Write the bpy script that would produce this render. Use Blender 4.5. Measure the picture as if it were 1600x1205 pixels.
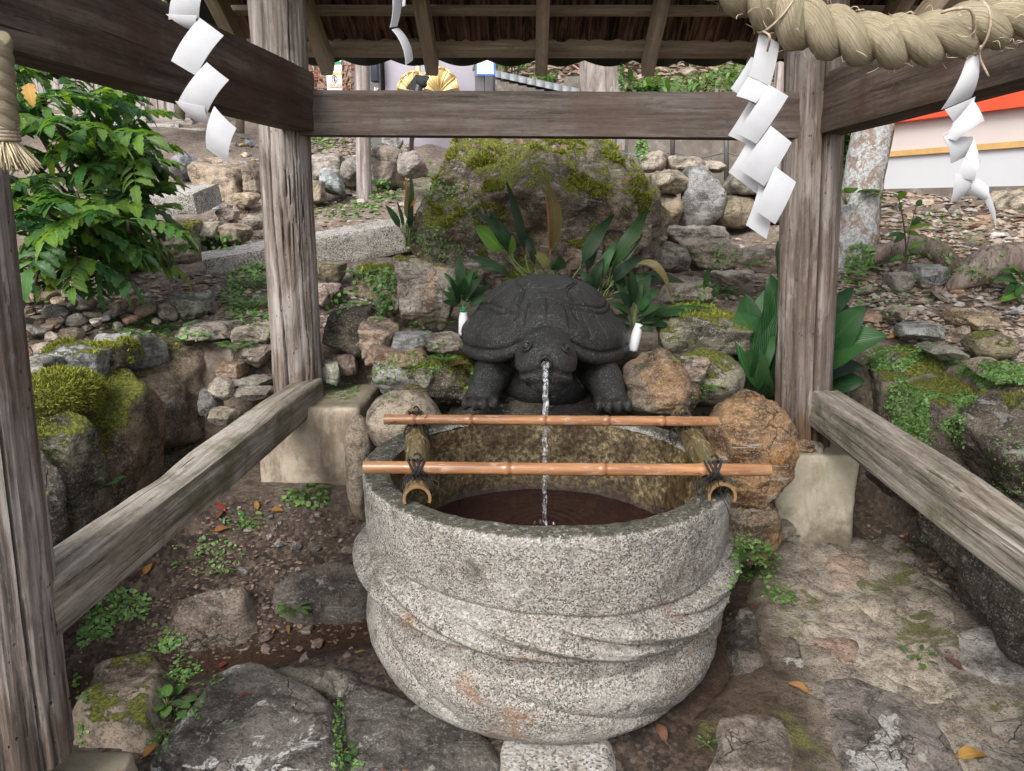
import bpy, bmesh, math, random
import numpy as np
from mathutils import Vector, Matrix

for o in list(bpy.data.objects):
    bpy.data.objects.remove(o)
SC = bpy.context.scene
COL = SC.collection
R_ = math.radians

# ---------------------------------------------------------------- camera
FPX, CXP, CYP, CAMH = 1150.0, 800.0, 602.5, 1.42
PITCH, YAW, ROLL = R_(13.7), R_(1.5), R_(0.45)
_fw = np.array([-math.sin(YAW) * math.cos(PITCH), math.cos(YAW) * math.cos(PITCH), -math.sin(PITCH)])
_rt = np.array([math.cos(YAW), math.sin(YAW), 0.0])
_up = np.cross(_rt, _fw)
CR = _rt * math.cos(ROLL) + _up * math.sin(ROLL)
CU = -_rt * math.sin(ROLL) + _up * math.cos(ROLL)
cam = bpy.data.cameras.new('camera')
camo = bpy.data.objects.new('camera', cam)
COL.objects.link(camo)
mw = Matrix.Identity(4)
for i in range(3):
    mw[i][0], mw[i][1], mw[i][2] = CR[i], CU[i], -_fw[i]
mw[2][3] = CAMH
camo.matrix_world = mw
cam.sensor_fit = 'HORIZONTAL'
cam.sensor_width = 36.0
cam.lens = 36.0 * FPX / 1600.0
cam.clip_start, cam.clip_end = 0.05, 400.0
SC.camera = camo

# ---------------------------------------------------------------- light: bright overcast
SUN_EL, SUN_AZ = R_(42), R_(205)          # azimuth measured clockwise from +Y
w = bpy.data.worlds.new('World')
SC.world = w
w.use_nodes = True
nt = w.node_tree
sky = nt.nodes.new('ShaderNodeTexSky')
sky.sky_type = 'NISHITA'
sky.sun_disc = False
sky.sun_elevation = SUN_EL
sky.sun_rotation = SUN_AZ
sky.air_density, sky.dust_density, sky.ozone_density = 1.0, 3.0, 1.0
hs = nt.nodes.new('ShaderNodeHueSaturation')
hs.inputs['Saturation'].default_value = 0.36
nt.links.new(sky.outputs[0], hs.inputs['Color'])
bgn = nt.nodes['Background']
nt.links.new(hs.outputs[0], bgn.inputs['Color'])
bgn.inputs['Strength'].default_value = 0.15
sl = bpy.data.lights.new('sun', 'SUN')
sl.energy = 1.35
sl.angle = R_(24)
sl.color = (1.0, 0.985, 0.955)
so = bpy.data.objects.new('sun', sl)
COL.objects.link(so)
sd = Vector((math.sin(SUN_AZ) * math.cos(SUN_EL), math.cos(SUN_AZ) * math.cos(SUN_EL), math.sin(SUN_EL)))
so.rotation_euler = sd.to_track_quat('Z', 'Y').to_euler()
so.location = sd * 30
vs = SC.view_settings
vs.view_transform, vs.look, vs.gamma = 'Standard', 'None', 1.0
vs.use_curve_mapping = False
vs.exposure = 1.12
SC.render.engine = 'CYCLES'
SC.cycles.max_bounces = 8
SC.cycles.transparent_max_bounces = 12
SC.cycles.use_denoising = True

# ---------------------------------------------------------------- measuring helpers
def ray(x, y):
    return _fw + CR * ((x - CXP) / FPX) + CU * ((CYP - y) / FPX)
def at(x, y, Y):
    d = ray(x, y)
    p = d * (Y / d[1])
    p[2] += CAMH
    return p
def onz(x, y, z):
    d = ray(x, y)
    p = d * ((z - CAMH) / d[2])
    p[2] += CAMH
    return p
def onx(x, y, X):
    d = ray(x, y)
    p = d * (X / d[0])
    p[2] += CAMH
    return p
def pxsize(Y):                                   # metres per photo pixel at distance Y
    return Y / FPX

# ---------------------------------------------------------------- numpy noise
def _hash(ix, iy, iz, seed):
    h = (ix * 374761393 + iy * 668265263 + iz * 2147483647 + seed * 974634777) & 0xFFFFFFFF
    h = ((h ^ (h >> 13)) * 1274126177) & 0xFFFFFFFF
    h = ((h ^ (h >> 16)) * 2246822519) & 0xFFFFFFFF
    return ((h ^ (h >> 15)) & 0xFFFFFF) / float(0x7FFFFF) - 1.0
def vnoise(P, seed=0):
    P = np.asarray(P, float)
    f0 = np.floor(P)
    i = f0.astype(np.int64)
    t = P - f0
    t = t * t * t * (t * (t * 6 - 15) + 10)
    r = 0
    for dx in (0, 1):
        wx = t[:, 0] if dx else 1 - t[:, 0]
        for dy in (0, 1):
            wy = t[:, 1] if dy else 1 - t[:, 1]
            for dz in (0, 1):
                wz = t[:, 2] if dz else 1 - t[:, 2]
                r = r + wx * wy * wz * _hash(i[:, 0] + dx, i[:, 1] + dy, i[:, 2] + dz, seed)
    return r
def fbm(P, octv=4, seed=0, gain=0.5, lac=2.03):
    P = np.asarray(P, float)
    a, s, n = 1.0, 0.0, 0.0
    for k in range(octv):
        s = s + a * vnoise(P + 17.3 * k, seed + k)
        n += a
        a *= gain
        P = P * lac
    return s / n
def ridged(P, octv=4, seed=0):
    P = np.asarray(P, float)
    a, s, n = 1.0, 0.0, 0.0
    for k in range(octv):
        s = s + a * (1 - 2 * np.abs(vnoise(P + 9.1 * k, seed + k)))
        n += a
        a *= 0.5
        P = P * 2.1
    return s / n
def sstep(a, b, x):
    t = np.clip((np.asarray(x, float) - a) / (b - a), 0, 1)
    return t * t * (3 - 2 * t)

# ---------------------------------------------------------------- mesh / object helpers
def mesh(name, v, f, mat=None, smooth=True, attrs=None, uv=None):
    me = bpy.data.meshes.new(name)
    if isinstance(f, np.ndarray):
        f = f.tolist()
    me.from_pydata(np.asarray(v, float).tolist(), [], f)
    if smooth:
        me.polygons.foreach_set('use_smooth', np.ones(len(me.polygons), bool))
    if attrs:
        for k, a in attrs.items():
            a = np.asarray(a, np.float32)
            if a.ndim == 1:
                at_ = me.attributes.new(k, 'FLOAT', 'POINT')
                at_.data.foreach_set('value', a)
            else:
                at_ = me.attributes.new(k, 'FLOAT_VECTOR', 'POINT')
                at_.data.foreach_set('vector', a.ravel())
    if mat:
        me.materials.append(mat)
    me.update()
    return me
def obj(name, me, parent=None, loc=(0, 0, 0), rot=None, scale=None, label=None, cat=None, group=None, kind=None, col=None, moss=None):
    o = bpy.data.objects.new(name, me)
    COL.objects.link(o)
    o.location = Vector([float(c) for c in loc])
    if rot is not None:
        if isinstance(rot, Matrix):
            o.rotation_euler = rot.to_euler()
        else:
            o.rotation_euler = rot
    if scale is not None:
        o.scale = (scale,) * 3 if isinstance(scale, (int, float)) else scale
    if parent is not None:
        o.parent = parent
    if label: o['label'] = label
    if cat: o['category'] = cat
    if group: o['group'] = group
    if kind: o['kind'] = kind
    if col is not None: o.color = (*[float(c) for c in col[:3]], 1)
    if moss is not None: o['moss'] = float(moss)
    return o
def thing(name, label, cat, loc=(0, 0, 0), group=None, kind=None):
    o = obj(name, None, loc=loc, label=label, cat=cat, group=group, kind=kind)
    o.empty_display_size = 0.1
    return o
class MB:
    """collects several shapes that form ONE part"""
    def __init__(s):
        s.v, s.f, s.n = [], [], 0
        s.a = {}
    def add(self, v, f, **attrs):
        v = np.asarray(v, float)
        self.v.append(v)
        n = self.n
        if isinstance(f, np.ndarray):
            self.f.extend((f + n).tolist())
        else:
            self.f.extend([[i + n for i in q] for q in f])
        for k, a in attrs.items():
            self.a.setdefault(k, []).append(np.full(len(v), a) if np.isscalar(a) else np.asarray(a))
        self.n += len(v)
        return self
    def mesh(s, name, mat, smooth=True):
        at_ = {k: np.concatenate(a) for k, a in s.a.items()}
        return mesh(name, np.concatenate(s.v), s.f, mat, smooth, at_)
def grid_faces(nu, nv, wrap_u=False, off=0):
    """verts laid out [v][u]"""
    u = np.arange(nu if wrap_u else nu - 1)
    v = np.arange(nv - 1)
    U, V = np.meshgrid(u, v)
    a = V * nu + U
    b = V * nu + (U + 1) % nu
    c = (V + 1) * nu + (U + 1) % nu
    d = (V + 1) * nu + U
    return (np.stack([a, b, c, d], -1).reshape(-1, 4) + off)
_ICO = {}
def ico(sub):
    if sub not in _ICO:
        bm = bmesh.new()
        bmesh.ops.create_icosphere(bm, subdivisions=sub, radius=1)
        _ICO[sub] = (np.array([v.co[:] for v in bm.verts]), np.array([[v.index for v in f.verts] for f in bm.faces]))
        bm.free()
    return _ICO[sub]
def frame_to(d, upv=(0, 0, 1)):
    """3x3 numpy with columns x,y,z, z along d"""
    z = np.asarray(d, float)
    z = z / np.linalg.norm(z)
    u = np.asarray(upv, float)
    if abs(z @ u) > 0.98:
        u = np.array([0, 1.0, 0])
    x = np.cross(u, z)
    x /= np.linalg.norm(x)
    return np.stack([x, np.cross(z, x), z], 1)
def rotmat(A):
    return Matrix([[float(c) for c in r] for r in A])
def tube(pts, rad, n=10, cap=True):
    """swept tube, returns v, f"""
    pts = np.asarray(pts, float)
    m = len(pts)
    rad = np.full(m, rad) if np.isscalar(rad) else np.asarray(rad, float)
    T = np.gradient(pts, axis=0)
    T /= np.linalg.norm(T, axis=1)[:, None] + 1e-12
    A = frame_to(T[0])
    x = A[:, 0]
    V = []
    a = np.linspace(0, 2 * np.pi, n, endpoint=False)
    for i in range(m):
        x = x - T[i] * (x @ T[i])
        x /= np.linalg.norm(x)
        y = np.cross(T[i], x)
        V.append(pts[i] + rad[i] * (np.cos(a)[:, None] * x + np.sin(a)[:, None] * y))
    v = np.concatenate(V)
    f = grid_faces(n, m, True).tolist()
    if cap:
        f.append(list(range(n))[::-1])
        f.append(list(range((m - 1) * n, m * n)))
    return v, f
def spline(P, n):
    """Catmull-Rom through points"""
    P = np.asarray(P, float)
    P = np.vstack([2 * P[0] - P[1], P, 2 * P[-1] - P[-2]])
    m = len(P) - 3
    out = []
    for t in np.linspace(0, m - 1e-6, n):
        i = int(t)
        u = t - i
        a, b, c, d = P[i:i + 4]
        out.append(0.5 * (2 * b + (c - a) * u + (2 * a - 5 * b + 4 * c - d) * u * u + (3 * b - a - 3 * c + d) * u ** 3))
    return np.array(out)
def boxv(x0, x1, y0, y1, z0, z1, bev=0.0):
    bm = bmesh.new()
    bmesh.ops.create_cube(bm, size=1)
    for v in bm.verts:
        v.co = Vector(((x0 + x1) / 2 + v.co.x * (x1 - x0), (y0 + y1) / 2 + v.co.y * (y1 - y0), (z0 + z1) / 2 + v.co.z * (z1 - z0)))
    if bev:
        bmesh.ops.bevel(bm, geom=list(bm.edges), offset=bev, segments=2, affect='EDGES', profile=0.6)
    bm.verts.ensure_lookup_table()
    v = np.array([p.co[:] for p in bm.verts])
    f = [[p.index for p in q.verts] for q in bm.faces]
    bm.free()
    return v, f
RNG = np.random.RandomState(7)
# ---------------------------------------------------------------- materials
class Mt:
    def __init__(s, name):
        s.m = bpy.data.materials.new(name)
        s.m.use_nodes = True
        s.t = s.m.node_tree
        s.b = s.t.nodes['Principled BSDF']
        s.out = s.t.nodes['Material Output']
    def n(s, typ, props=None, **ins):
        nd = s.t.nodes.new(typ)
        for k, v in (props or {}).items():
            setattr(nd, k, v)
        for k, v in ins.items():
            s.put(nd, k, v)
        return nd
    def put(s, nd, k, v):
        sk = nd.inputs[int(k[1:])] if k[0] == '_' else nd.inputs[k.replace('_', ' ')]
        if isinstance(v, bpy.types.NodeSocket):
            s.t.links.new(v, sk)
        elif isinstance(v, (tuple, list)) and len(v) == 3 and sk.type == 'RGBA':
            sk.default_value = (*v, 1)
        else:
            sk.default_value = v
    def obj(s):
        return s.n('ShaderNodeTexCoord').outputs['Object']
    def world(s):
        return s.n('ShaderNodeNewGeometry').outputs['Position']
    def map(s, vec, sc=(1, 1, 1), rot=(0, 0, 0), loc=(0, 0, 0)):
        return s.n('ShaderNodeMapping', Vector=vec, Scale=sc, Rotation=rot, Location=loc).outputs[0]
    def noise(s, vec, scale, detail=4.0, rough=0.55, dist=0.0):
        return s.n('ShaderNodeTexNoise', Vector=vec, Scale=scale, Detail=detail, Roughness=rough, Distortion=dist).outputs['Fac']
    def vor(s, vec, scale, feature='F1', out='Distance', rand=1.0):
        return s.n('ShaderNodeTexVoronoi', {'feature': feature}, Vector=vec, Scale=scale, Randomness=rand).outputs[out]
    def ramp(s, fac, stops, interp='LINEAR'):
        r = s.n('ShaderNodeValToRGB', Fac=fac)
        e = r.color_ramp
        e.interpolation = interp
        while len(e.elements) < len(stops):
            e.elements.new(0.5)
        for el, (p, c) in zip(e.elements, stops):
            el.position = p
            el.color = (*((c,) * 3 if np.isscalar(c) else c), 1)
        return r.outputs['Color']
    def mix(s, fac, a, b, blend='MIX'):
        nd = s.n('ShaderNodeMix', {'data_type': 'RGBA', 'blend_type': blend})
        s.put(nd, '_0', fac); s.put(nd, '_6', a); s.put(nd, '_7', b)
        return nd.outputs[2]
    def m_(s, op, a, b=0.0, c=0.0, clamp=False):
        nd = s.n('ShaderNodeMath', {'operation': op, 'use_clamp': clamp})
        s.put(nd, '_0', a); s.put(nd, '_1', b)
        if op in ('MULTIPLY_ADD',):
            s.put(nd, '_2', c)
        return nd.outputs[0]
    def ss(s, x, a, b):
        return s.n('ShaderNodeMapRange', {'interpolation_type': 'SMOOTHSTEP'}, Value=x, From_Min=a, From_Max=b).outputs[0]
    def attr(s, name, typ='GEOMETRY', out='Fac'):
        nd = s.n('ShaderNodeAttribute', {'attribute_type': typ, 'attribute_name': name})
        return nd.outputs[out]
    def nz(s):
        return s.n('ShaderNodeSeparateXYZ', Vector=s.n('ShaderNodeNewGeometry').outputs['Normal']).outputs[2]
    def sep(s, vec, i):
        return s.n('ShaderNodeSeparateXYZ', Vector=vec).outputs[i]
    def bump(s, h, dist=0.01, strength=1.0, nrm=None):
        nd = s.n('ShaderNodeBump', Height=h, Distance=dist, Strength=strength)
        if nrm is not None:
            s.put(nd, 'Normal', nrm)
        return nd.outputs[0]
    def fin(s, color=None, rough=None, nrm=None, spec=None, **kw):
        if color is not None: s.put(s.b, 'Base_Color', color)
        if rough is not None: s.put(s.b, 'Roughness', rough)
        if nrm is not None: s.put(s.b, 'Normal', nrm)
        if spec is not None: s.put(s.b, 'Specular_IOR_Level', spec)
        for k, v in kw.items():
            s.put(s.b, k, v)
        return s.m

def m_wood(name, dark, mid, light, warm, grain=1.0, pale=0.0, stain=0.5, bump=0.004, mossy=0.0, holes=0.0, rot=0.0):
    """weathered timber; the grain runs along the object's local Z"""
    M = Mt(name)
    rnd = M.n('ShaderNodeObjectInfo').outputs['Random']
    off = M.n('ShaderNodeCombineXYZ', X=M.m_('MULTIPLY', rnd, 31.0), Y=M.m_('MULTIPLY', rnd, 17.0), Z=M.m_('MULTIPLY', rnd, 53.0)).outputs[0]
    co = M.n('ShaderNodeVectorMath', {'operation': 'ADD'}, _0=M.obj(), _1=off).outputs[0]
    warp = M.n('ShaderNodeVectorMath', {'operation': 'SCALE'}, _0=M.n('ShaderNodeTexNoise', Vector=co, Scale=2.2, Detail=2.0).outputs['Color'], Scale=0.014).outputs[0]
    cw = M.n('ShaderNodeVectorMath', {'operation': 'ADD'}, _0=co, _1=warp).outputs[0]
    g1 = M.noise(M.map(cw, (1, 1, 0.03)), 110 * grain, 9, 0.72)
    g2 = M.noise(M.map(cw, (1, 1, 0.05)), 34 * grain, 9, 0.7)
    g3 = M.noise(M.map(cw, (1, 1, 0.02)), 230 * grain, 3, 0.6)
    big = M.noise(co, 3.2, 5, 0.6)
    mott = M.noise(M.map(co, (1, 1, 0.5)), 16, 11, 0.74)
    c = M.ramp(g2, [(0.36, dark), (0.5, mid), (0.63, light)])
    fine = M.noise(M.map(co, (1, 1, 0.3)), 120, 8, 0.75)
    c = M.mix(M.m_('MULTIPLY', M.ss(fine, 0.54, 0.64), 0.45), c, dark)
    c = M.mix(M.m_('MULTIPLY', M.ss(fine, 0.46, 0.38), 0.35), c, light)
    fis = M.m_('MULTIPLY', M.ss(M.noise(M.map(cw, (1, 1, 0.018)), 60 * grain, 5, 0.6), 0.36, 0.31), 0.85)
    c = M.mix(fis, c, tuple(x * 0.35 for x in dark))
    c = M.mix(M.ss(g1, 0.52, 0.7), c, M.mix(0.5, c, light))
    c = M.mix(M.ss(g1, 0.46, 0.3), c, dark)
    c = M.mix(M.m_('MULTIPLY', M.ss(big, 0.46, 0.66), stain), c, warm)
    if pale:
        pm = M.m_('MULTIPLY', M.ss(M.m_('ADD', M.noise(M.map(co, (1, 1, 0.22)), 9, 6, 0.62, 0.3), M.m_('MULTIPLY', g1, 0.2)), 0.62, 0.68), pale)
        c = M.mix(pm, c, M.mix(M.ss(g2, 0.4, 0.6), (0.22, 0.19, 0.17), (0.37, 0.335, 0.31)))
    c = M.mix(M.m_('MULTIPLY', M.ss(mott, 0.55, 0.66), 0.5), c, dark)
    if mossy:
        c = M.mix(M.m_('MULTIPLY', M.ss(M.noise(co, 5, 5, 0.65), 0.5, 0.68), mossy), c, (0.085, 0.085, 0.04))
    h = M.m_('ADD', M.m_('SUBTRACT', M.m_('MULTIPLY', g1, 0.6), M.m_('MULTIPLY', fis, 0.6)), M.m_('ADD', M.m_('MULTIPLY', g3, 0.3), M.m_('MULTIPLY', g2, 0.6)))
    if rot:
        rz = M.m_('ADD', M.sep(M.obj(), 2), M.m_('MULTIPLY', M.m_('SUBTRACT', M.noise(M.map(co, (1, 1, 0.12)), 16, 8, 0.7), 0.5), 0.7))
        c = M.mix(M.m_('MULTIPLY', M.ss(rz, 0.20, 0.12), rot), c, M.mix(M.ss(g2, 0.42, 0.58), (0.02, 0.012, 0.008), (0.12, 0.075, 0.045)))
    if holes:
        v = M.vor(M.map(co, (1, 1, 0.55)), 60)
        hm = M.m_('MULTIPLY', M.ss(v, 0.16, 0.08), M.ss(M.noise(co, 7, 2), 0.5, 0.6))
        c = M.mix(M.m_('MULTIPLY', hm, holes), c, (0.012, 0.009, 0.007))
        h = M.m_('SUBTRACT', h, hm)
    return M.fin(c, 0.8, M.bump(h, bump, 0.9), 0.25)

def m_rock(name, dark=0.42, sp=0.35, bumpd=0.016, wet=0.0):
    """stone tinted by the object's own colour; the object's 'moss' number grows moss on its upward faces"""
    M = Mt(name)
    oi = M.n('ShaderNodeObjectInfo')
    base = oi.outputs['Color']
    rnd = oi.outputs['Random']
    off = M.n('ShaderNodeCombineXYZ', X=M.m_('MULTIPLY', rnd, 91.0), Y=M.m_('MULTIPLY', rnd, 37.0), Z=M.m_('MULTIPLY', rnd, 13.0)).outputs[0]
    co = M.n('ShaderNodeVectorMath', {'operation': 'ADD'}, _0=M.world(), _1=off).outputs[0]
    tilt = M.n('ShaderNodeCombineXYZ', X=M.m_('MULTIPLY', rnd, 2.0), Y=M.m_('MULTIPLY', rnd, 5.0)).outputs[0]
    lco = M.n('ShaderNodeMapping', Vector=co, Scale=(1, 1, 4.5))
    M.put(lco, 'Rotation', tilt)
    lco = lco.outputs[0]
    fr = M.noise(co, 7, 14, 0.72, 0.3)                 # crisp fractal from decimetres to a millimetre
    lay = M.noise(lco, 6, 12, 0.72, 0.5)               # bedding streaks
    grain = M.sep(M.vor(co, 210, 'F1', 'Color'), 0)
    n3 = M.noise(co, 260, 3, 0.7)
    ck = M.n('ShaderNodeTexVoronoi', {'feature': 'DISTANCE_TO_EDGE'}, Vector=M.n('ShaderNodeVectorMath', {'operation': 'ADD'}, _0=co, _1=M.n('ShaderNodeVectorMath', {'operation': 'SCALE'}, _0=M.n('ShaderNodeTexNoise', Vector=co, Scale=9.0, Detail=6.0).outputs['Color'], Scale=0.16).outputs[0]).outputs[0], Scale=5.0).outputs['Distance']
    crack = M.m_('MULTIPLY', M.ss(ck, 0.012, 0.0), M.ss(M.noise(co, 4, 3), 0.46, 0.6))
    c = M.mix(M.ss(fr, 0.40, 0.56), M.mix(1.0, base, (dark, dark * 0.95, dark * 0.88), 'MULTIPLY'), M.mix(1.0, base, (1.22, 1.2, 1.17), 'MULTIPLY'))
    c = M.mix(M.m_('MULTIPLY', M.ss(lay, 0.52, 0.62), 0.6), c, M.mix(1.0, base, (1.7, 1.66, 1.6), 'MULTIPLY'))
    c = M.mix(M.m_('MULTIPLY', M.ss(lay, 0.46, 0.36), 0.75), c, M.mix(1.0, base, (0.34, 0.29, 0.25), 'MULTIPLY'))
    rust = M.attr('rust', 'OBJECT')
    c = M.mix(M.m_('MULTIPLY', M.ss(M.noise(co, 6, 10, 0.68, 0.5), 0.48, 0.60), rust), c, M.mix(M.ss(fr, 0.42, 0.58), (0.13, 0.055, 0.02), (0.40, 0.20, 0.065)))
    quartz = M.m_('MULTIPLY', M.ss(M.noise(lco, 5, 14, 0.74, 1.4), 0.565, 0.60), M.m_('ADD', 0.22, M.attr('quartz', 'OBJECT')), 0, True)
    c = M.mix(quartz, c, M.mix(M.ss(n3, 0.4, 0.6), (0.30, 0.29, 0.27), (0.55, 0.54, 0.51)))
    c = M.mix(M.m_('MULTIPLY', M.ss(grain, 0.8, 0.9), sp), c, (0.36, 0.34, 0.30))
    c = M.mix(M.m_('MULTIPLY', M.ss(grain, 0.22, 0.12), 0.55), c, M.mix(1.0, c, (0.25, 0.24, 0.22), 'MULTIPLY'))
    c = M.mix(M.m_('MULTIPLY', M.ss(n3, 0.54, 0.66), 0.45), c, M.mix(1.0, c, (0.35, 0.33, 0.31), 'MULTIPLY'))
    lich = M.m_('MULTIPLY', M.ss(M.noise(co, 16, 8, 0.7, 0.2), 0.60, 0.64), 0.55)
    c = M.mix(lich, c, (0.36, 0.365, 0.31))
    c = M.mix(M.m_('MULTIPLY', crack, 0.6), c, (0.03, 0.024, 0.018))
    mo = M.attr('moss', 'OBJECT')
    c = M.mix(M.m_('MULTIPLY', M.ss(M.noise(co, 3.4, 9, 0.72), 0.50, 0.60), M.m_('MULTIPLY', mo, 0.75)), c, M.mix(M.ss(fr, 0.42, 0.58), (0.03, 0.033, 0.012), (0.10, 0.105, 0.038)))
    mn = M.m_('ADD', M.m_('MULTIPLY', M.nz(), 0.62), M.m_('MULTIPLY', M.m_('SUBTRACT', M.noise(co, 8, 10, 0.72, 0.3), 0.5), 1.9))
    mk = M.ss(M.m_('ADD', mn, M.m_('SUBTRACT', mo, 1.0)), 0.02, 0.12)
    mcol = M.ramp(M.noise(co, 90, 6, 0.78), [(0.34, (0.024, 0.030, 0.007)), (0.48, (0.12, 0.135, 0.02)), (0.62, (0.30, 0.30, 0.05))])
    c = M.mix(mk, c, mcol)
    h = M.m_('ADD', M.m_('MULTIPLY', fr, 1.5), M.m_('ADD', M.m_('MULTIPLY', lay, 0.9), M.m_('MULTIPLY', n3, 0.10)))
    h = M.m_('SUBTRACT', h, M.m_('MULTIPLY', crack, 0.8))
    h = M.m_('ADD', h, M.m_('MULTIPLY', mk, M.m_('ADD', 0.15, M.m_('MULTIPLY', M.noise(co, 150, 4, 0.8), 1.0))))
    rough = M.m_('ADD', 0.82 - 0.5 * wet, M.m_('MULTIPLY', mk, 0.12))
    if wet:
        rough = M.m_('ADD', rough, M.m_('MULTIPLY', M.ss(fr, 0.42, 0.58), 0.3))
    return M.fin(c, rough, M.bump(h, bumpd, 1.0), 0.35 + 0.2 * wet)

def m_granite(name, a, b, c3, speck=210, rust=0.0, algae=0.0, dist=0.004):
    M = Mt(name)
    co = M.obj()
    v1 = M.vor(co, speck, 'F1', 'Color')
    v = M.sep(v1, 0)
    v2 = M.sep(M.vor(co, speck * 0.45, 'F1', 'Color'), 1)
    n2 = M.noise(co, speck * 0.7, 3, 0.7)
    base = M.ramp(v, [(0.0, b), (0.27, b), (0.30, a), (0.72, a), (0.78, c3), (1.0, c3)])
    base = M.mix(M.m_('MULTIPLY', M.ss(v2, 0.75, 0.85), 0.5), base, (0.24, 0.19, 0.14))
    big = M.noise(co, 6, 7, 0.66, 0.3)
    base = M.mix(M.ss(big, 0.50, 0.72), base, M.mix(0.75, base, (0.085, 0.075, 0.06), 'MIX'))
    base = M.mix(M.m_('MULTIPLY', M.ss(M.noise(co, 3.0, 6, 0.65), 0.50, 0.40), 0.35), base, (0.42, 0.40, 0.37))
    blot = M.noise(co, 28, 7, 0.72, 0.2)
    base = M.mix(M.m_('MULTIPLY', M.ss(blot, 0.54, 0.68), 0.7), base, (0.055, 0.05, 0.042))
    base = M.mix(M.m_('MULTIPLY', M.ss(n2, 0.62, 0.75), 0.5), base, (0.03, 0.028, 0.025))
    if rust:
        rm = M.m_('MULTIPLY', M.ss(M.noise(M.map(co, (1, 1, 1.6)), 4.5, 6, 0.65, 0.6), 0.56, 0.68), rust)
        rm = M.m_('MULTIPLY', rm, M.ss(M.sep(co, 2), 0.5, 0.36))
        base = M.mix(rm, base, M.mix(0.35, (0.22, 0.105, 0.04), base))
    if algae:
        am = M.m_('ADD', M.m_('MULTIPLY', M.nz(), 0.6), M.m_('MULTIPLY', M.m_('SUBTRACT', M.noise(co, 55, 6, 0.8), 0.5), 1.5))
        am = M.m_('MULTIPLY', M.ss(am, 0.36, 0.62), algae)
        am = M.m_('MULTIPLY', am, M.m_('ADD', 0.22, M.m_('MULTIPLY', M.ss(M.sep(co, 2), 0.60, 0.655), 0.78)))
        base = M.mix(am, base, M.ramp(M.noise(co, 30, 4, 0.6), [(0.4, (0.016, 0.017, 0.010)), (0.65, (0.05, 0.055, 0.022))]))
    h = M.m_('ADD', M.m_('MULTIPLY', v, 0.25), M.m_('ADD', M.m_('MULTIPLY', n2, 0.4), M.m_('MULTIPLY', blot, 1.3)))
    return M.fin(base, 0.82, M.bump(h, dist, 1.0), 0.35)

def m_plain(name, col, rough=0.7, var=0.12, scale=20, bump=0.0, metal=0.0, spec=0.4, low=None):
    M = Mt(name)
    co = M.obj()
    n = M.noise(co, scale, 6, 0.6)
    lo = low or tuple(c * (1 - 2.2 * var) for c in col)
    c = M.ramp(n, [(0.3, lo), (0.62, col)])
    kw = {}
    if bump:
        kw['nrm'] = M.bump(M.noise(co, scale * 3, 4, 0.6), bump, 1.0)
    return M.fin(c, rough, spec=spec, Metallic=metal, **kw)

def m_leaf(name, cols, rough=0.38, trans=0.35, vein=True, bump=0.002):
    """cols: three greens; attribute t = along, s = across (-1..1), r = random per leaf"""
    M = Mt(name)
    r = M.attr('r')
    rnd = M.n('ShaderNodeObjectInfo').outputs['Random']
    k = M.m_('FRACT', M.m_('ADD', M.m_('MULTIPLY', rnd, 7.31), r))
    c = M.ramp(k, [(0.0, cols[0]), (0.5, cols[1]), (1.0, cols[2])])
    co = M.obj()
    c = M.mix(M.m_('MULTIPLY', M.ss(M.noise(co, 30, 5, 0.65), 0.5, 0.7), 0.4), c, M.mix(1.0, c, (0.55, 0.5, 0.45), 'MULTIPLY'))
    if vein:
        s = M.m_('ABSOLUTE', M.attr('s'))
        c = M.mix(M.m_('MULTIPLY', M.ss(s, 0.10, 0.02), 0.5), c, M.mix(1.0, c, (1.9, 1.7, 1.5), 'MULTIPLY'))
    d = M.b
    M.put(d, 'Base_Color', c)
    M.put(d, 'Roughness', rough)
    M.put(d, 'Specular_IOR_Level', 0.5)
    st = M.n('ShaderNodeTexWave', {'bands_direction': 'X'}, Vector=M.n('ShaderNodeCombineXYZ', X=M.attr('s')).outputs[0], Scale=2.4, Distortion=0.6)
    M.put(d, 'Normal', M.bump(st.outputs['Fac'], bump, 0.8))
    tr = M.n('ShaderNodeBsdfTranslucent', Color=M.mix(1.0, c, (2.0, 2.0, 0.8), 'MULTIPLY'))
    mx = M.n('ShaderNodeMixShader', Fac=trans * 0.5, _1=d.outputs[0], _2=tr.outputs[0])
    M.t.links.new(mx.outputs[0], M.out.inputs[0])
    return M.m

MAT = {}
MAT['post'] = m_wood('weathered_post_wood', (0.062, 0.047, 0.038), (0.125, 0.099, 0.083), (0.205, 0.17, 0.148), (0.105, 0.064, 0.042), pale=0.5, rot=0.9, stain=0.55, holes=0.9, bump=0.006)
MAT['silver_post'] = m_wood('silver_grey_post_wood', (0.072, 0.056, 0.047), (0.19, 0.158, 0.138), (0.31, 0.272, 0.245), (0.13, 0.085, 0.06), pale=0.75, stain=0.45, holes=0.9, bump=0.006, rot=0.6)
MAT['beam'] = m_wood('brown_beam_wood', (0.036, 0.026, 0.02), (0.098, 0.073, 0.059), (0.175, 0.138, 0.115), (0.066, 0.034, 0.02), grain=0.8, stain=0.7, bump=0.003)
MAT['backbeam'] = m_wood('grey_beam_wood', (0.045, 0.035, 0.029), (0.105, 0.085, 0.073), (0.175, 0.15, 0.136), (0.085, 0.048, 0.032), grain=0.7, stain=0.5, bump=0.003)
MAT['rail'] = m_wood('eroded_rail_wood', (0.075, 0.064, 0.05), (0.25, 0.22, 0.175), (0.44, 0.395, 0.335), (0.17, 0.125, 0.085), pale=0.3, stain=0.3, bump=0.012, mossy=0.75)
MAT['rafter'] = m_wood('rafter_wood', (0.20, 0.155, 0.105), (0.34, 0.275, 0.20), (0.44, 0.37, 0.28), (0.27, 0.19, 0.125), stain=0.5, bump=0.003)
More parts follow.
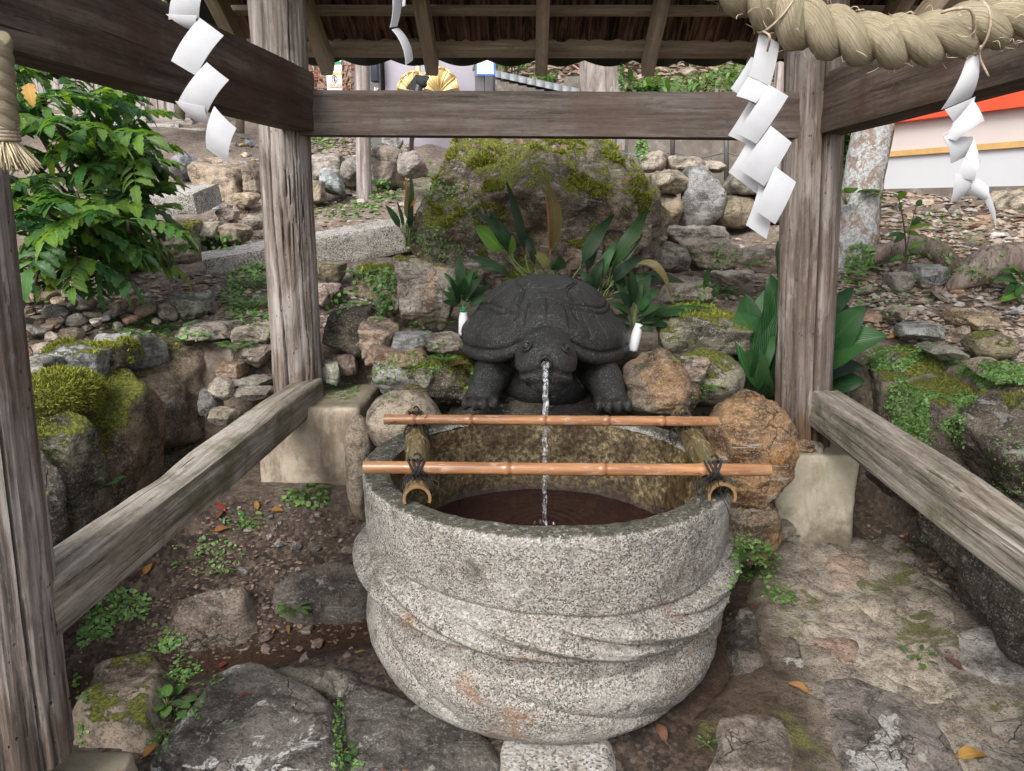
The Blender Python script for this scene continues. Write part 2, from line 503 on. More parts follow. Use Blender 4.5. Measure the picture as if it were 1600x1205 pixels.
MAT['fencewood'] = m_wood('grey_plank_wood', (0.14, 0.11, 0.1), (0.27, 0.235, 0.22), (0.42, 0.39, 0.37), (0.2, 0.15, 0.12), stain=0.5, bump=0.004)
MAT['trunkroot'] = m_wood('root_bark', (0.07, 0.05, 0.04), (0.2, 0.155, 0.13), (0.3, 0.25, 0.215), (0.16, 0.11, 0.08), stain=0.6, bump=0.01)
MAT['rock'] = m_rock('stone')
MAT['wetrock'] = m_rock('damp_stone', wet=0.75, sp=0.2)
MAT['basin'] = m_granite('basin_granite', (0.265, 0.248, 0.22), (0.078, 0.071, 0.062), (0.42, 0.40, 0.37), 300, rust=0.75, algae=0.85, dist=0.006)
MAT['granite'] = m_granite('grey_granite', (0.33, 0.31, 0.28), (0.11, 0.10, 0.085), (0.47, 0.455, 0.43), 170, algae=0.12)

def m_inner():
    M = Mt('wet_basin_lining')
    co = M.obj()
    n = M.noise(co, 60, 7, 0.75)
    c = M.ramp(n, [(0.34, (0.014, 0.009, 0.005)), (0.48, (0.09, 0.062, 0.026)), (0.58, (0.24, 0.18, 0.085)), (0.7, (0.42, 0.36, 0.22))])
    c = M.mix(M.ss(M.noise(co, 8, 4, 0.6), 0.44, 0.62), c, M.mix(1.0, c, (0.4, 0.33, 0.25), 'MULTIPLY'))
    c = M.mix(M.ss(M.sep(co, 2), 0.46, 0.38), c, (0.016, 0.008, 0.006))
    return M.fin(c, 0.3, M.bump(n, 0.008, 1.0), 0.5)
MAT['inner'] = m_inner()
def m_turtle():
    M = Mt('black_carved_stone')
    co = M.obj()
    n = M.noise(co, 260, 3, 0.7)
    p = M.sep(M.vor(co, 330, 'F1', 'Color'), 0)
    b = M.noise(co, 9, 6, 0.65)
    c = M.ramp(p, [(0.0, (0.004, 0.004, 0.004)), (0.5, (0.0125, 0.0122, 0.0122)), (0.8, (0.030, 0.0295, 0.0295)), (0.93, (0.085, 0.084, 0.084)), (1.0, (0.14, 0.14, 0.14))])
    c = M.mix(M.m_('MULTIPLY', M.ss(b, 0.45, 0.68), 0.6), c, (0.005, 0.0045, 0.0042))
    c = M.mix(M.m_('MULTIPLY', M.ss(M.noise(co, 5, 5, 0.65), 0.55, 0.72), 0.4), c, (0.034, 0.029, 0.026))
    g = M.attr('groove')
    c = M.mix(M.m_('MULTIPLY', g, 0.6), c, (0.003, 0.003, 0.003))
    h = M.m_('ADD', n, M.m_('MULTIPLY', p, 0.5))
    return M.fin(c, M.m_('SUBTRACT', 0.62, M.m_('MULTIPLY', b, 0.3)), M.bump(h, 0.004, 1.0), 0.5)
MAT['turtle'] = m_turtle()
def m_bamboo(name, a, b, wet=0.25):
    M = Mt(name)
    co = M.obj()
    n = M.noise(M.map(co, (1, 1, 0.07)), 55, 5, 0.6)
    c = M.ramp(n, [(0.3, a), (0.65, b)])
    c = M.mix(M.m_('MULTIPLY', M.ss(M.noise(M.map(co, (1, 1, 0.25)), 40, 9, 0.74), 0.54, 0.60), 0.5), c, (0.44, 0.30, 0.22))
    c = M.mix(M.m_('MULTIPLY', M.ss(M.noise(M.map(co, (1, 1, 0.25)), 22, 6, 0.7), 0.57, 0.64), 0.85), c, (0.095, 0.035, 0.02))
    c = M.mix(M.attr('node'), c, (0.15, 0.06, 0.03))
    c = M.mix(M.m_('MULTIPLY', M.attr('tip'), 0.8), c, (0.27, 0.15, 0.07))
    return M.fin(c, wet, M.bump(n, 0.0012, 0.6), 0.5)
MAT['bamboo'] = m_bamboo('red_brown_bamboo', (0.15, 0.062, 0.027), (0.36, 0.175, 0.078))
MAT['greenbamboo'] = m_bamboo('old_wet_bamboo', (0.055, 0.04, 0.02), (0.14, 0.115, 0.05), 0.2)
def m_soil():
    M = Mt('ground_soil')
    co = M.world()
    n1 = M.noise(co, 3, 6, 0.6)
    n2 = M.noise(co, 16, 13, 0.74)
    n3 = M.noise(co, 130, 6, 0.78)
    clod = M.sep(M.vor(co, 85, 'F1', 'Color'), 1)
    soil = M.ramp(n2, [(0.36, (0.018, 0.011, 0.008)), (0.5, (0.062, 0.042, 0.031)), (0.64, (0.135, 0.10, 0.076))])
    soil = M.mix(M.m_('MULTIPLY', M.ss(clod, 0.8, 0.88), 0.6), soil, (0.17, 0.125, 0.095))
    soil = M.mix(M.m_('MULTIPLY', M.ss(clod, 0.25, 0.15), 0.7), soil, (0.012, 0.008, 0.006))
    lit = M.ramp(M.m_('ADD', M.m_('MULTIPLY', n2, 0.6), M.m_('MULTIPLY', n3, 0.4)), [(0.32, (0.09, 0.062, 0.045)), (0.45, (0.25, 0.19, 0.145)), (0.56, (0.40, 0.325, 0.26)), (0.7, (0.52, 0.46, 0.385))])
    chip = M.sep(M.vor(M.map(co, (1, 1, 1), (0, 0, 0.6)), 42, 'F1', 'Color'), 0)
    lit = M.mix(0.45, lit, M.ramp(chip, [(0.0, (0.10, 0.07, 0.05)), (0.5, (0.27, 0.21, 0.16)), (1.0, (0.48, 0.42, 0.36))]))
    c = M.mix(M.attr('litter'), soil, lit)
    wet = M.attr('wet')
    gut = M.ramp(n3, [(0.35, (0.018, 0.010, 0.007)), (0.6, (0.07, 0.036, 0.02)), (0.75, (0.14, 0.08, 0.045))])
    c = M.mix(wet, c, gut)
    ms = M.m_('MULTIPLY', M.attr('moss'), 1.0)
    mk = M.ss(M.m_('ADD', ms, M.m_('MULTIPLY', M.m_('SUBTRACT', M.noise(co, 7, 7, 0.7), 0.5), 2.0)), 0.55, 0.85)
    c = M.mix(mk, c, M.ramp(M.noise(co, 70, 5, 0.75), [(0.3, (0.04, 0.05, 0.012)), (0.7, (0.17, 0.18, 0.045))]))
    h = M.m_('ADD', n2, M.m_('ADD', M.m_('MULTIPLY', n3, 0.5), M.m_('MULTIPLY', chip, M.m_('MULTIPLY', M.attr('litter'), 0.5))))
    rough = M.m_('SUBTRACT', 0.9, M.m_('MULTIPLY', wet, M.m_('ADD', 0.25, M.ss(n1, 0.4, 0.6))), 0, True)
    return M.fin(c, M.m_('MAXIMUM', rough, 0.15), M.bump(h, 0.02, 1.0), 0.4)
MAT['soil'] = m_soil()
def m_mortar():
    M = Mt('old_mortar')
    co = M.world()
    n1 = M.noise(co, 3.0, 12, 0.72, 0.4)
    n2 = M.noise(co, 14, 13, 0.74, 0.2)
    n3 = M.noise(co, 170, 5, 0.78)
    grit = M.sep(M.vor(co, 190, 'F1', 'Color'), 0)
    c = M.ramp(n2, [(0.36, (0.15, 0.122, 0.092)), (0.5, (0.33, 0.28, 0.22)), (0.62, (0.47, 0.415, 0.34))])
    c = M.mix(M.m_('MULTIPLY', M.ss(n1, 0.5, 0.42), 0.7), c, M.mix(M.ss(n2, 0.42, 0.6), (0.06, 0.047, 0.035), (0.16, 0.128, 0.095)))
    c = M.mix(M.m_('MULTIPLY', M.ss(grit, 0.8, 0.88), 0.4), c, (0.42, 0.38, 0.32))
    c = M.mix(M.m_('MULTIPLY', M.ss(grit, 0.2, 0.12), 0.55), c, (0.06, 0.05, 0.04))
    c = M.mix(M.m_('MULTIPLY', M.ss(n3, 0.56, 0.68), 0.5), c, (0.07, 0.056, 0.042))
    d = M.attr('damp')
    c = M.mix(d, c, M.mix(1.0, c, (0.24, 0.19, 0.155), 'MULTIPLY'))
    mk = M.m_('MULTIPLY', M.ss(M.noise(co, 4.6, 11, 0.74, 0.5), 0.535, 0.60), 0.85)
    c = M.mix(mk, c, M.ramp(n3, [(0.38, (0.05, 0.053, 0.016)), (0.62, (0.19, 0.19, 0.055))]))
    h = M.m_('ADD', M.m_('MULTIPLY', n2, 1.1), M.m_('ADD', M.m_('MULTIPLY', n3, 0.22), M.m_('ADD', M.m_('MULTIPLY', n1, 0.6), M.m_('MULTIPLY', grit, 0.08))))
    return M.fin(c, M.m_('SUBTRACT', 0.9, M.m_('MULTIPLY', d, 0.45)), M.bump(h, 0.022, 1.0), 0.4)
MAT['mortar'] = m_mortar()
def m_concrete(name, a, b, dirt):
    M = Mt(name)
    co = M.world()
    n = M.noise(co, 7, 13, 0.7)
    p = M.noise(co, 160, 5, 0.78)
    c = M.ramp(n, [(0.38, a), (0.6, b)])
    c = M.mix(M.m_('MULTIPLY', M.ss(M.noise(M.map(co, (1, 1, 0.35)), 6, 12, 0.72, 0.4), 0.50, 0.60), dirt), c, (0.13, 0.09, 0.055))
    c = M.mix(M.m_('MULTIPLY', M.ss(p, 0.6, 0.72), 0.5), c, (0.09, 0.08, 0.065))
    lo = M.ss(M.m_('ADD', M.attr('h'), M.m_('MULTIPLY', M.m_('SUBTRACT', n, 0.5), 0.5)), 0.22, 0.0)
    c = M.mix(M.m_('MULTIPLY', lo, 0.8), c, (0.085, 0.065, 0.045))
    c = M.mix(M.m_('MULTIPLY', M.ss(M.m_('ADD', M.nz(), M.m_('MULTIPLY', n, 0.6)), 0.95, 1.3), 0.55), c, (0.10, 0.10, 0.06))
    return M.fin(c, 0.85, M.bump(M.m_('ADD', n, M.m_('MULTIPLY', p, 0.4)), 0.006, 1.0), 0.3)
MAT['pier'] = m_concrete('tan_concrete', (0.28, 0.225, 0.165), (0.42, 0.36, 0.28), 0.6)
MAT['pier2'] = m_concrete('pale_concrete', (0.36, 0.32, 0.235), (0.5, 0.46, 0.36), 0.25)
MAT['wallconc'] = m_concrete('grey_concrete', (0.34, 0.32, 0.3), (0.55, 0.53, 0.5), 0.5)
def m_paper():
    M = Mt('white_paper')
    co = M.obj()
    n = M.noise(co, 60, 4, 0.6)
    c = M.ramp(n, [(0.3, (0.50, 0.505, 0.52)), (0.7, (0.55, 0.555, 0.57))])
    M.put(M.b, 'Base_Color', c); M.put(M.b, 'Roughness', 0.75)
    M.put(M.b, 'Normal', M.bump(M.noise(co, 18, 3, 0.5), 0.004, 0.5))
    tr = M.n('ShaderNodeBsdfTranslucent', Color=(0.85, 0.85, 0.88))
    mx = M.n('ShaderNodeMixShader', Fac=0.3, _1=M.b.outputs[0], _2=tr.outputs[0])
    M.t.links.new(mx.outputs[0], M.out.inputs[0])
    return M.m
MAT['paper'] = m_paper()
def m_straw():
    M = Mt('straw_fibre')
    uv = M.attr('fib', out='Vector')
    n = M.noise(M.map(uv, (9, 9, 1.6)), 1.6, 6, 0.66, 0.1)
    n2 = M.noise(M.map(uv, (30, 30, 2.6)), 1.6, 5, 0.7)
    k = M.m_('ADD', M.m_('MULTIPLY', n, 0.5), M.m_('MULTIPLY', n2, 0.5))
    c = M.ramp(k, [(0.36, (0.16, 0.115, 0.06)), (0.44, (0.46, 0.375, 0.235)), (0.54, (0.66, 0.56, 0.385)), (0.66, (0.80, 0.71, 0.54))])
    c = M.mix(M.m_('MULTIPLY', M.ss(M.noise(M.obj(), 16, 4), 0.5, 0.64), 0.2), c, (0.36, 0.335, 0.22))
    return M.fin(c, 0.6, M.bump(M.m_('ADD', n, n2), 0.006, 1.0), 0.3)
MAT['straw'] = m_straw()
MAT['fibre'] = m_plain('loose_straw', (0.62, 0.52, 0.34), 0.7, 0.2, 60)
MAT['twine'] = m_plain('pale_twine', (0.42, 0.33, 0.24), 0.8, 0.2, 200)
MAT['cord'] = m_plain('black_cord', (0.018, 0.016, 0.015), 0.8, 0.3, 300)
def m_water(name='water'):
    M = Mt(name)
    M.put(M.b, 'Base_Color', (0.95, 0.90, 0.86) if name == 'water' else (0.30, 0.14, 0.10))
    M.put(M.b, 'Roughness', 0.02); M.put(M.b, 'IOR', 1.33); M.put(M.b, 'Transmission_Weight', 1.0)
    n = M.noise(M.obj(), 28, 3, 0.5)
    M.put(M.b, 'Normal', M.bump(n, 0.004, 0.5))
    if name != 'water':                      # tannin brown water one cannot see into
        M.put(M.b, 'Transmission_Weight', 0.0); M.put(M.b, 'Base_Color', (0.022, 0.009, 0.008)); M.put(M.b, 'Roughness', 0.06)
    return M.m
MAT['water'] = m_water()
MAT['poolwater'] = m_water('brown_pool_water')
def m_jet():
    M = Mt('falling_water')
    n = M.noise(M.map(M.obj(), (1, 1, 0.3)), 160, 5, 0.7)
    M.put(M.b, 'Base_Color', (0.93, 0.95, 0.97)); M.put(M.b, 'IOR', 1.33)
    M.put(M.b, 'Roughness', 0.12)
    M.put(M.b, 'Transmission_Weight', M.m_('SUBTRACT', 1.0, M.m_('MULTIPLY', M.ss(n, 0.5, 0.62), 0.6)))
    M.put(M.b, 'Normal', M.bump(n, 0.002, 1.0))
    return M.m
MAT['jet'] = m_jet()
MAT['leaf_bush'] = m_leaf('bush_leaf', [(0.025, 0.075, 0.028), (0.06, 0.165, 0.045), (0.19, 0.32, 0.05)], 0.26, 0.6)
MAT['leaf_dark'] = m_leaf('dark_blade_leaf', [(0.014, 0.034, 0.015), (0.022, 0.052, 0.02), (0.034, 0.078, 0.026)], 0.34)
MAT['leaf_broad'] = m_leaf('broad_green_leaf', [(0.014, 0.052, 0.016), (0.024, 0.085, 0.022), (0.04, 0.115, 0.03)], 0.36)
MAT['leaf_lime'] = m_leaf('lime_green_leaf', [(0.07, 0.17, 0.02), (0.10, 0.22, 0.03), (0.14, 0.27, 0.04)], 0.4)
MAT['leaf_tan'] = m_leaf('withered_leaf', [(0.12, 0.105, 0.03), (0.19, 0.14, 0.05), (0.16, 0.16, 0.06)], 0.5)
MAT['leaf_orange'] = m_leaf('orange_leaf', [(0.5, 0.24, 0.05), (0.55, 0.22, 0.08), (0.48, 0.2, 0.08)], 0.5)
MAT['leaf_weed'] = m_leaf('weed_leaf', [(0.05, 0.125, 0.028), (0.11, 0.22, 0.05), (0.19, 0.31, 0.09)], 0.45, 0.5)
MAT['leaf_fall'] = m_leaf('fallen_leaf', [(0.42, 0.21, 0.045), (0.36, 0.17, 0.06), (0.5, 0.3, 0.06)], 0.55, 0.3)
MAT['leaf_red'] = m_leaf('red_fallen_leaf', [(0.28, 0.03, 0.02), (0.3, 0.06, 0.03), (0.24, 0.04, 0.02)], 0.55, 0.3)
MAT['leaf_brown'] = m_leaf('brown_dead_leaf', [(0.12, 0.055, 0.035), (0.15, 0.07, 0.04), (0.19, 0.10, 0.055)], 0.6, 0.2)
MAT['stem'] = m_plain('brown_stem', (0.075, 0.05, 0.035), 0.8, 0.2, 40, 0.002)
MAT['greenstem'] = m_plain('green_stem', (0.10, 0.14, 0.04), 0.6, 0.2, 40)
def m_moss():
    M = Mt('moss_tufts')
    c = M.ramp(M.attr('r'), [(0.0, (0.035, 0.042, 0.008)), (0.4, (0.13, 0.15, 0.02)), (0.75, (0.29, 0.30, 0.04)), (1.0, (0.42, 0.40, 0.09))])
    return M.fin(c, 0.9, spec=0.2)
MAT['moss'] = m_moss()
def m_chip():
    M = Mt('stone_chips')
    c = M.ramp(M.attr('r'), [(0.0, (0.08, 0.052, 0.036)), (0.3, (0.26, 0.185, 0.13)), (0.55, (0.40, 0.31, 0.235)), (0.8, (0.27, 0.255, 0.245)), (1.0, (0.54, 0.48, 0.41))])
    c = M.mix(M.m_('MULTIPLY', M.noise(M.world(), 90, 4, 0.7), 0.5), c, (0.06, 0.05, 0.04))
    return M.fin(c, 0.85, spec=0.3)
MAT['chip'] = m_chip()
MAT['plaster'] = m_plain('white_plaster', (0.50, 0.505, 0.52), 0.8, 0.02, 3)
MAT['plasterwarm'] = m_plain('pink_white_plaster', (0.52, 0.46, 0.44), 0.8, 0.02, 3)
MAT['red'] = m_plain('vermilion_paint', (0.72, 0.085, 0.035), 0.45, 0.05, 4)
MAT['ochre'] = m_plain('ochre_wood_strip', (0.56, 0.34, 0.13), 0.5, 0.08, 10)
MAT['steel'] = m_plain('brushed_steel', (0.27, 0.245, 0.28), 0.3, 0.06, 2.5, metal=0.75)
MAT['darksteel'] = m_plain('dark_steel', (0.13, 0.125, 0.13), 0.45, 0.1, 6, metal=0.3)
MAT['black'] = m_plain('black_plastic', (0.010, 0.010, 0.012), 0.75, 0.1, 10)
MAT['bluegrey'] = m_plain('blue_grey_plastic', (0.03, 0.038, 0.055), 0.45, 0.1, 10)
MAT['gold'] = m_plain('gold_leaf', (0.70, 0.55, 0.26), 0.4, 0.06, 30, metal=0.45)
MAT['signwhite'] = m_plain('sign_white', (0.80, 0.80, 0.78), 0.5, 0.01, 5)
MAT['signyellow'] = m_plain('sign_yellow', (0.78, 0.60, 0.18), 0.5, 0.01, 5)
MAT['signorange'] = m_plain('sign_orange', (0.75, 0.24, 0.12), 0.5, 0.01, 5)
MAT['signgreen'] = m_plain('sign_green', (0.02, 0.22, 0.13), 0.5, 0.01, 5)
MAT['signblue'] = m_plain('sign_blue', (0.05, 0.17, 0.50), 0.5, 0.01, 5)
MAT['signpink'] = m_plain('sign_pink', (0.72, 0.16, 0.26), 0.5, 0.01, 5)
MAT['ink'] = m_plain('dark_ink', (0.03, 0.03, 0.035), 0.6, 0.01, 5)
MAT['blueink'] = m_plain('blue_ink', (0.10, 0.25, 0.5), 0.6, 0.01, 5)
MAT['rust'] = m_plain('rusty_wire', (0.33, 0.12, 0.07), 0.8, 0.2, 60)
MAT['rooftile'] = m_plain('dark_roof_tile', (0.025, 0.022, 0.021), 0.6, 0.2, 12)
MAT['captile'] = m_plain('grey_cap_tile', (0.22, 0.23, 0.24), 0.5, 0.1, 14)
MAT['vase'] = m_plain('white_porcelain', (0.64, 0.64, 0.67), 0.25, 0.02, 6)
MAT['greenwire'] = m_plain('green_wire', (0.02, 0.30, 0.17), 0.4, 0.05, 20)
def m_bark():
    """roof underside: dark red-brown cypress bark strips, fibres along local Y"""
    M = Mt('cypress_bark')
    co = M.map(M.obj(), (1, 0.05, 0.05))
    n = M.noise(co, 60, 5, 0.7, 0.4)
    n2 = M.noise(M.map(M.obj(), (1, 0.15, 0.15)), 24, 4, 0.65)
    c = M.ramp(n, [(0.36, (0.02, 0.011, 0.008)), (0.5, (0.13, 0.072, 0.052)), (0.6, (0.25, 0.15, 0.112)), (0.72, (0.40, 0.29, 0.22))])
    c = M.mix(M.ss(n2, 0.52, 0.68), c, (0.016, 0.009, 0.007))
    return M.fin(c, 0.85, M.bump(n, 0.012, 1.0), 0.2)
MAT['bark'] = m_bark()
def m_lichen():
    M = Mt('lichen_bark')
    co = M.obj()
    n = M.noise(M.map(co, (1, 1, 0.7)), 11, 11, 0.72, 0.6)
    c = M.ramp(M.noise(co, 30, 8, 0.72), [(0.3, (0.16, 0.115, 0.09)), (0.7, (0.30, 0.235, 0.195))])
    c = M.mix(M.ss(n, 0.46, 0.50), c, M.ramp(M.noise(co, 60, 6, 0.75), [(0.38, (0.2, 0.2, 0.19)), (0.6, (0.46, 0.46, 0.45))]))
    mo = M.m_('MULTIPLY', M.ss(M.m_('ADD', M.m_('SUBTRACT', M.attr('moss'), 0.5), M.m_('SUBTRACT', M.noise(co, 14, 6, 0.7), 0.5)), -0.05, 0.12), 0.95)
    c = M.mix(mo, c, M.ramp(M.noise(co, 70, 4, 0.7), [(0.35, (0.025, 0.028, 0.012)), (0.65, (0.13, 0.14, 0.03))]))
    return M.fin(c, 0.85, M.bump(M.m_('ADD', n, M.noise(co, 60, 4)), 0.01, 1.0), 0.3)
MAT['lichen'] = m_lichen()
def m_greybark():
    M = Mt('grey_bark')
    co = M.obj()
    n = M.noise(M.map(co, (1, 1, 0.22)), 16, 7, 0.7, 0.5)
    c = M.ramp(n, [(0.3, (0.11, 0.09, 0.078)), (0.5, (0.26, 0.225, 0.205)), (0.7, (0.40, 0.365, 0.34))])
    mo = M.ss(M.m_('ADD', M.m_('SUBTRACT', M.attr('moss'), 0.42), M.m_('SUBTRACT', M.noise(co, 6, 6, 0.7), 0.5)), -0.05, 0.08)
    c = M.mix(mo, c, M.ramp(M.noise(co, 40, 4, 0.7), [(0.35, (0.06, 0.065, 0.02)), (0.65, (0.22, 0.22, 0.05))]))
    return M.fin(c, 0.9, M.bump(n, 0.03, 1.0), 0.2)
MAT['greybark'] = m_greybark()
# ---------------------------------------------------------------- terrain
XL, XRW, YB = -1.47, 1.50, 2.98               # lines of the retaining walls
def hgt0(X, Y):
    X = np.asarray(X, float); Y = np.asarray(Y, float)
    right = 0.02 + 0.10 * np.clip((Y - 1.65) / 1.1, -0.3, 1.0)
    gy = 2.06 + 0.42 * np.clip(X + 0.9, -1, 0.35)          # course of the small gutter
    bank = 0.03 + 0.33 * sstep(0.06, 0.62, Y - gy)
    front = 0.02 + 0.035 * sstep(0.05, 0.2, gy - Y)
    left = np.where(Y > gy, bank, front) - 0.03 * np.exp(-((Y - gy) / 0.09) ** 2)
    t = sstep(-0.35, 0.3, X)
    ins = left * (1 - t) + right * t
    ins = ins + 0.05 * sstep(1.28, 1.5, X) * sstep(1.4, 2.2, Y)
    ins = ins + 0.30 * sstep(2.5, 2.85, Y) * np.exp(-((X - 0.05) / 0.5) ** 2)
    d = Y - 3.0
    dp = np.clip(d, 0, None)
    bl = 0.82 + 0.14 * dp + 0.014 * np.clip(dp, 0, 7) ** 2
    bc = 0.82 + 0.13 * dp + 0.0125 * np.clip(dp, 0, 6) ** 2
    br = 0.88 + 0.185 * np.clip(dp, 0, 3.4) + 0.07 * np.clip(dp - 3.4, 0, None)
    tl = sstep(-0.3, -1.2, X)
    tr = sstep(1.2, 2.4, X)
    bed = bl * tl + br * tr + bc * (1 - tl - tr)
    bed = bed + 0.5 * np.clip(Y - 12.5, 0, 60)
    bed = bed + 0.35 * np.clip(-X - 5.5, 0, 60) * 0.6 + 0.3 * np.clip(X - 9, 0, 60)
    out = np.maximum(np.maximum(sstep(XL + 0.02, XL - 0.16, X), sstep(XRW - 0.02, XRW + 0.16, X)), sstep(YB - 0.12, YB + 0.2, Y))
    out = out * sstep(-1.5, 0.2, Y)
    return ins * (1 - out) + bed * out
def hgt(X, Y):
    X = np.atleast_1d(np.asarray(X, float)); Y = np.atleast_1d(np.asarray(Y, float))
    P = np.stack([X, Y, 0 * X], 1)
    out = np.maximum(np.maximum(sstep(XL + 0.02, XL - 0.16, X), sstep(XRW - 0.02, XRW + 0.16, X)), sstep(YB - 0.12, YB + 0.2, Y))
    amp = 0.014 + 0.045 * out
    return hgt0(X, Y) + amp * fbm(P * 2.3, 5, 3) + 0.3 * amp * fbm(P * 13, 3, 5)
_YS = np.concatenate([np.arange(1.0, 6, 0.05), np.arange(6, 40, 0.25)])
def ground(x, y, far=40.0):
    """where the view ray through photo pixel (x, y) meets the ground"""
    d = ray(x, y)
    d = d / d[1]
    Ys = _YS
    G = hgt0(d[0] * Ys, Ys)
    m = CAMH + d[2] * Ys <= G
    k = int(np.argmax(m)) if m.any() else len(Ys) - 1
    Y0 = Ys[max(k - 3, 0)]
    Y1 = Ys[min(k + 2, len(Ys) - 1)]
    Yf = np.linspace(Y0, Y1, 24)
    Gf = hgt(d[0] * Yf, Yf)
    mf = CAMH + d[2] * Yf <= Gf
    j = int(np.argmax(mf)) if mf.any() else 23
    Y = Yf[j]
    return np.array([d[0] * Y, Y, float(Gf[j])])
def axis(segs):
    r = []
    for a, b, s in segs:
        r.append(np.arange(a, b, s))
    return np.concatenate(r)
gx = axis([(-60, -20, 4), (-20, -6, 1.0), (-6, -3, 0.15), (-3, 3, 0.028), (3, 7, 0.12), (7, 20, 1.0), (20, 61, 4)])
gy_ = axis([(-8, 0.6, 0.6), (0.6, 4.5, 0.028), (4.5, 8, 0.07), (8, 16, 0.25), (16, 60, 2.0), (60, 130, 10)])
GX, GY = np.meshgrid(gx, gy_)
gz = hgt(GX.ravel(), GY.ravel())
gX, gY = GX.ravel(), GY.ravel()
P2 = np.stack([gX, gY, 0 * gX], 1)
outm = np.maximum(np.maximum(sstep(XL + 0.02, XL - 0.16, gX), sstep(XRW - 0.02, XRW + 0.16, gX)), sstep(YB - 0.05, YB + 0.2, gY))
gcy = 2.06 + 0.42 * np.clip(gX + 0.9, -1, 0.35)
wet = np.exp(-((gY - gcy) / 0.11) ** 2) * (gX < 0.1) * (1 - outm)
wet = np.maximum(wet, 0.8 * np.exp(-((gX - 0.62) / 0.22) ** 2) * (gY < 2.5) * (1 - outm))
litter = outm * np.clip(0.42 + 0.7 * fbm(P2 * 1.7, 4, 21), 0, 1)
litter = np.maximum(litter, 0.25 * (1 - outm) * sstep(2.3, 2.7, gY))
mossa = np.clip(0.26 + 0.4 * fbm(P2 * 0.9, 4, 33), 0, 1) * outm + 0.12 * (1 - outm)
ground_me = mesh('ground', np.stack([gX, gY, gz], 1), grid_faces(len(gx), len(gy_)), MAT['soil'],
                 attrs={'wet': wet, 'litter': litter, 'moss': mossa})
obj('ground', ground_me, kind='structure', label='dark soil and stony litter of the shrine hillside')

# ---------------------------------------------------------------- timber pieces (grain along local Z)
def member(name, p0, p1, w, h, mat, parent, seg=40, rough=0.004, seed=0, round_=0.012, up=(0, 0, 1), erode=0.0, sag=None, npr=9, taper=None):
    """squared timber from p0 to p1; w across, h along 'up'"""
    p0, p1 = np.asarray(p0, float), np.asarray(p1, float)
    L = np.linalg.norm(p1 - p0)
    A = frame_to(p1 - p0, up)                 # x = across, y = up
    per = []
    for (ax, ay, bx, by) in ((-1, -1, 1, -1), (1, -1, 1, 1), (1, 1, -1, 1), (-1, 1, -1, -1)):
        for k in range(npr):
            t = k / npr
            per.append((ax + (bx - ax) * t, ay + (by - ay) * t))
    per = np.array(per)
    sc = np.array([w / 2, h / 2])
    q = per * sc
    # round the corners
    lim = sc - round_
    core = np.clip(q, -lim, lim)
    dv = q - core
    ln = np.linalg.norm(dv, axis=1)
    cl = (ln > round_)
    q[cl] = core[cl] + dv[cl] / ln[cl][:, None] * round_
    zs = np.linspace(0, L, seg)
    n = len(q)
    V = np.zeros((seg, n, 3))
    V[:, :, 0] = q[None, :, 0]
    V[:, :, 1] = q[None, :, 1]
    V[:, :, 2] = zs[:, None]
    V = V.reshape(-1, 3)
    if taper is not None:
        k = np.repeat(np.interp(zs, [0, L], taper), n)
        V[:, 0] *= k; V[:, 1] *= k
    d = fbm(np.stack([V[:, 0] * 14, V[:, 1] * 14, V[:, 2] * 1.6], 1) + seed * 7.7, 4, seed) * rough
    d += fbm(np.stack([V[:, 0] * 70, V[:, 1] * 70, V[:, 2] * 3], 1) + seed, 2, seed + 5) * rough * 0.5
    nr = np.tile(per / np.linalg.norm(per, axis=1)[:, None], (seg, 1))
    if erode:
        g = ridged(np.stack([V[:, 0] * 26, V[:, 1] * 26, V[:, 2] * 1.1], 1) + seed * 3.1, 3, seed + 9)
        e = fbm(np.stack([V[:, 0] * 5, V[:, 1] * 5, V[:, 2] * 2.2], 1) + seed, 3, seed + 11)
        d -= erode * (0.4 * np.clip(-g + 0.1, 0, 1) + np.clip(e, 0, 1) * (V[:, 1] > h * 0.2) * 0.9)
    V[:, 0] += nr[:, 0] * d
    V[:, 1] += nr[:, 1] * d
    if sag is not None:
        V[:, 1] += sag * np.sin(np.pi * V[:, 2] / L)
    F = grid_faces(n, seg, True).tolist()
    F.append(list(range(n))[::-1])
    F.append(list(range((seg - 1) * n, seg * n)))
    me = mesh(name, V, F, mat, True)
    set_sharp(me)
    return obj(name, me, parent, p0, rotmat(A))
def set_sharp(me, ang=0.7):
    try:
        me.set_sharp_from_angle(angle=ang)
    except Exception:
        pass
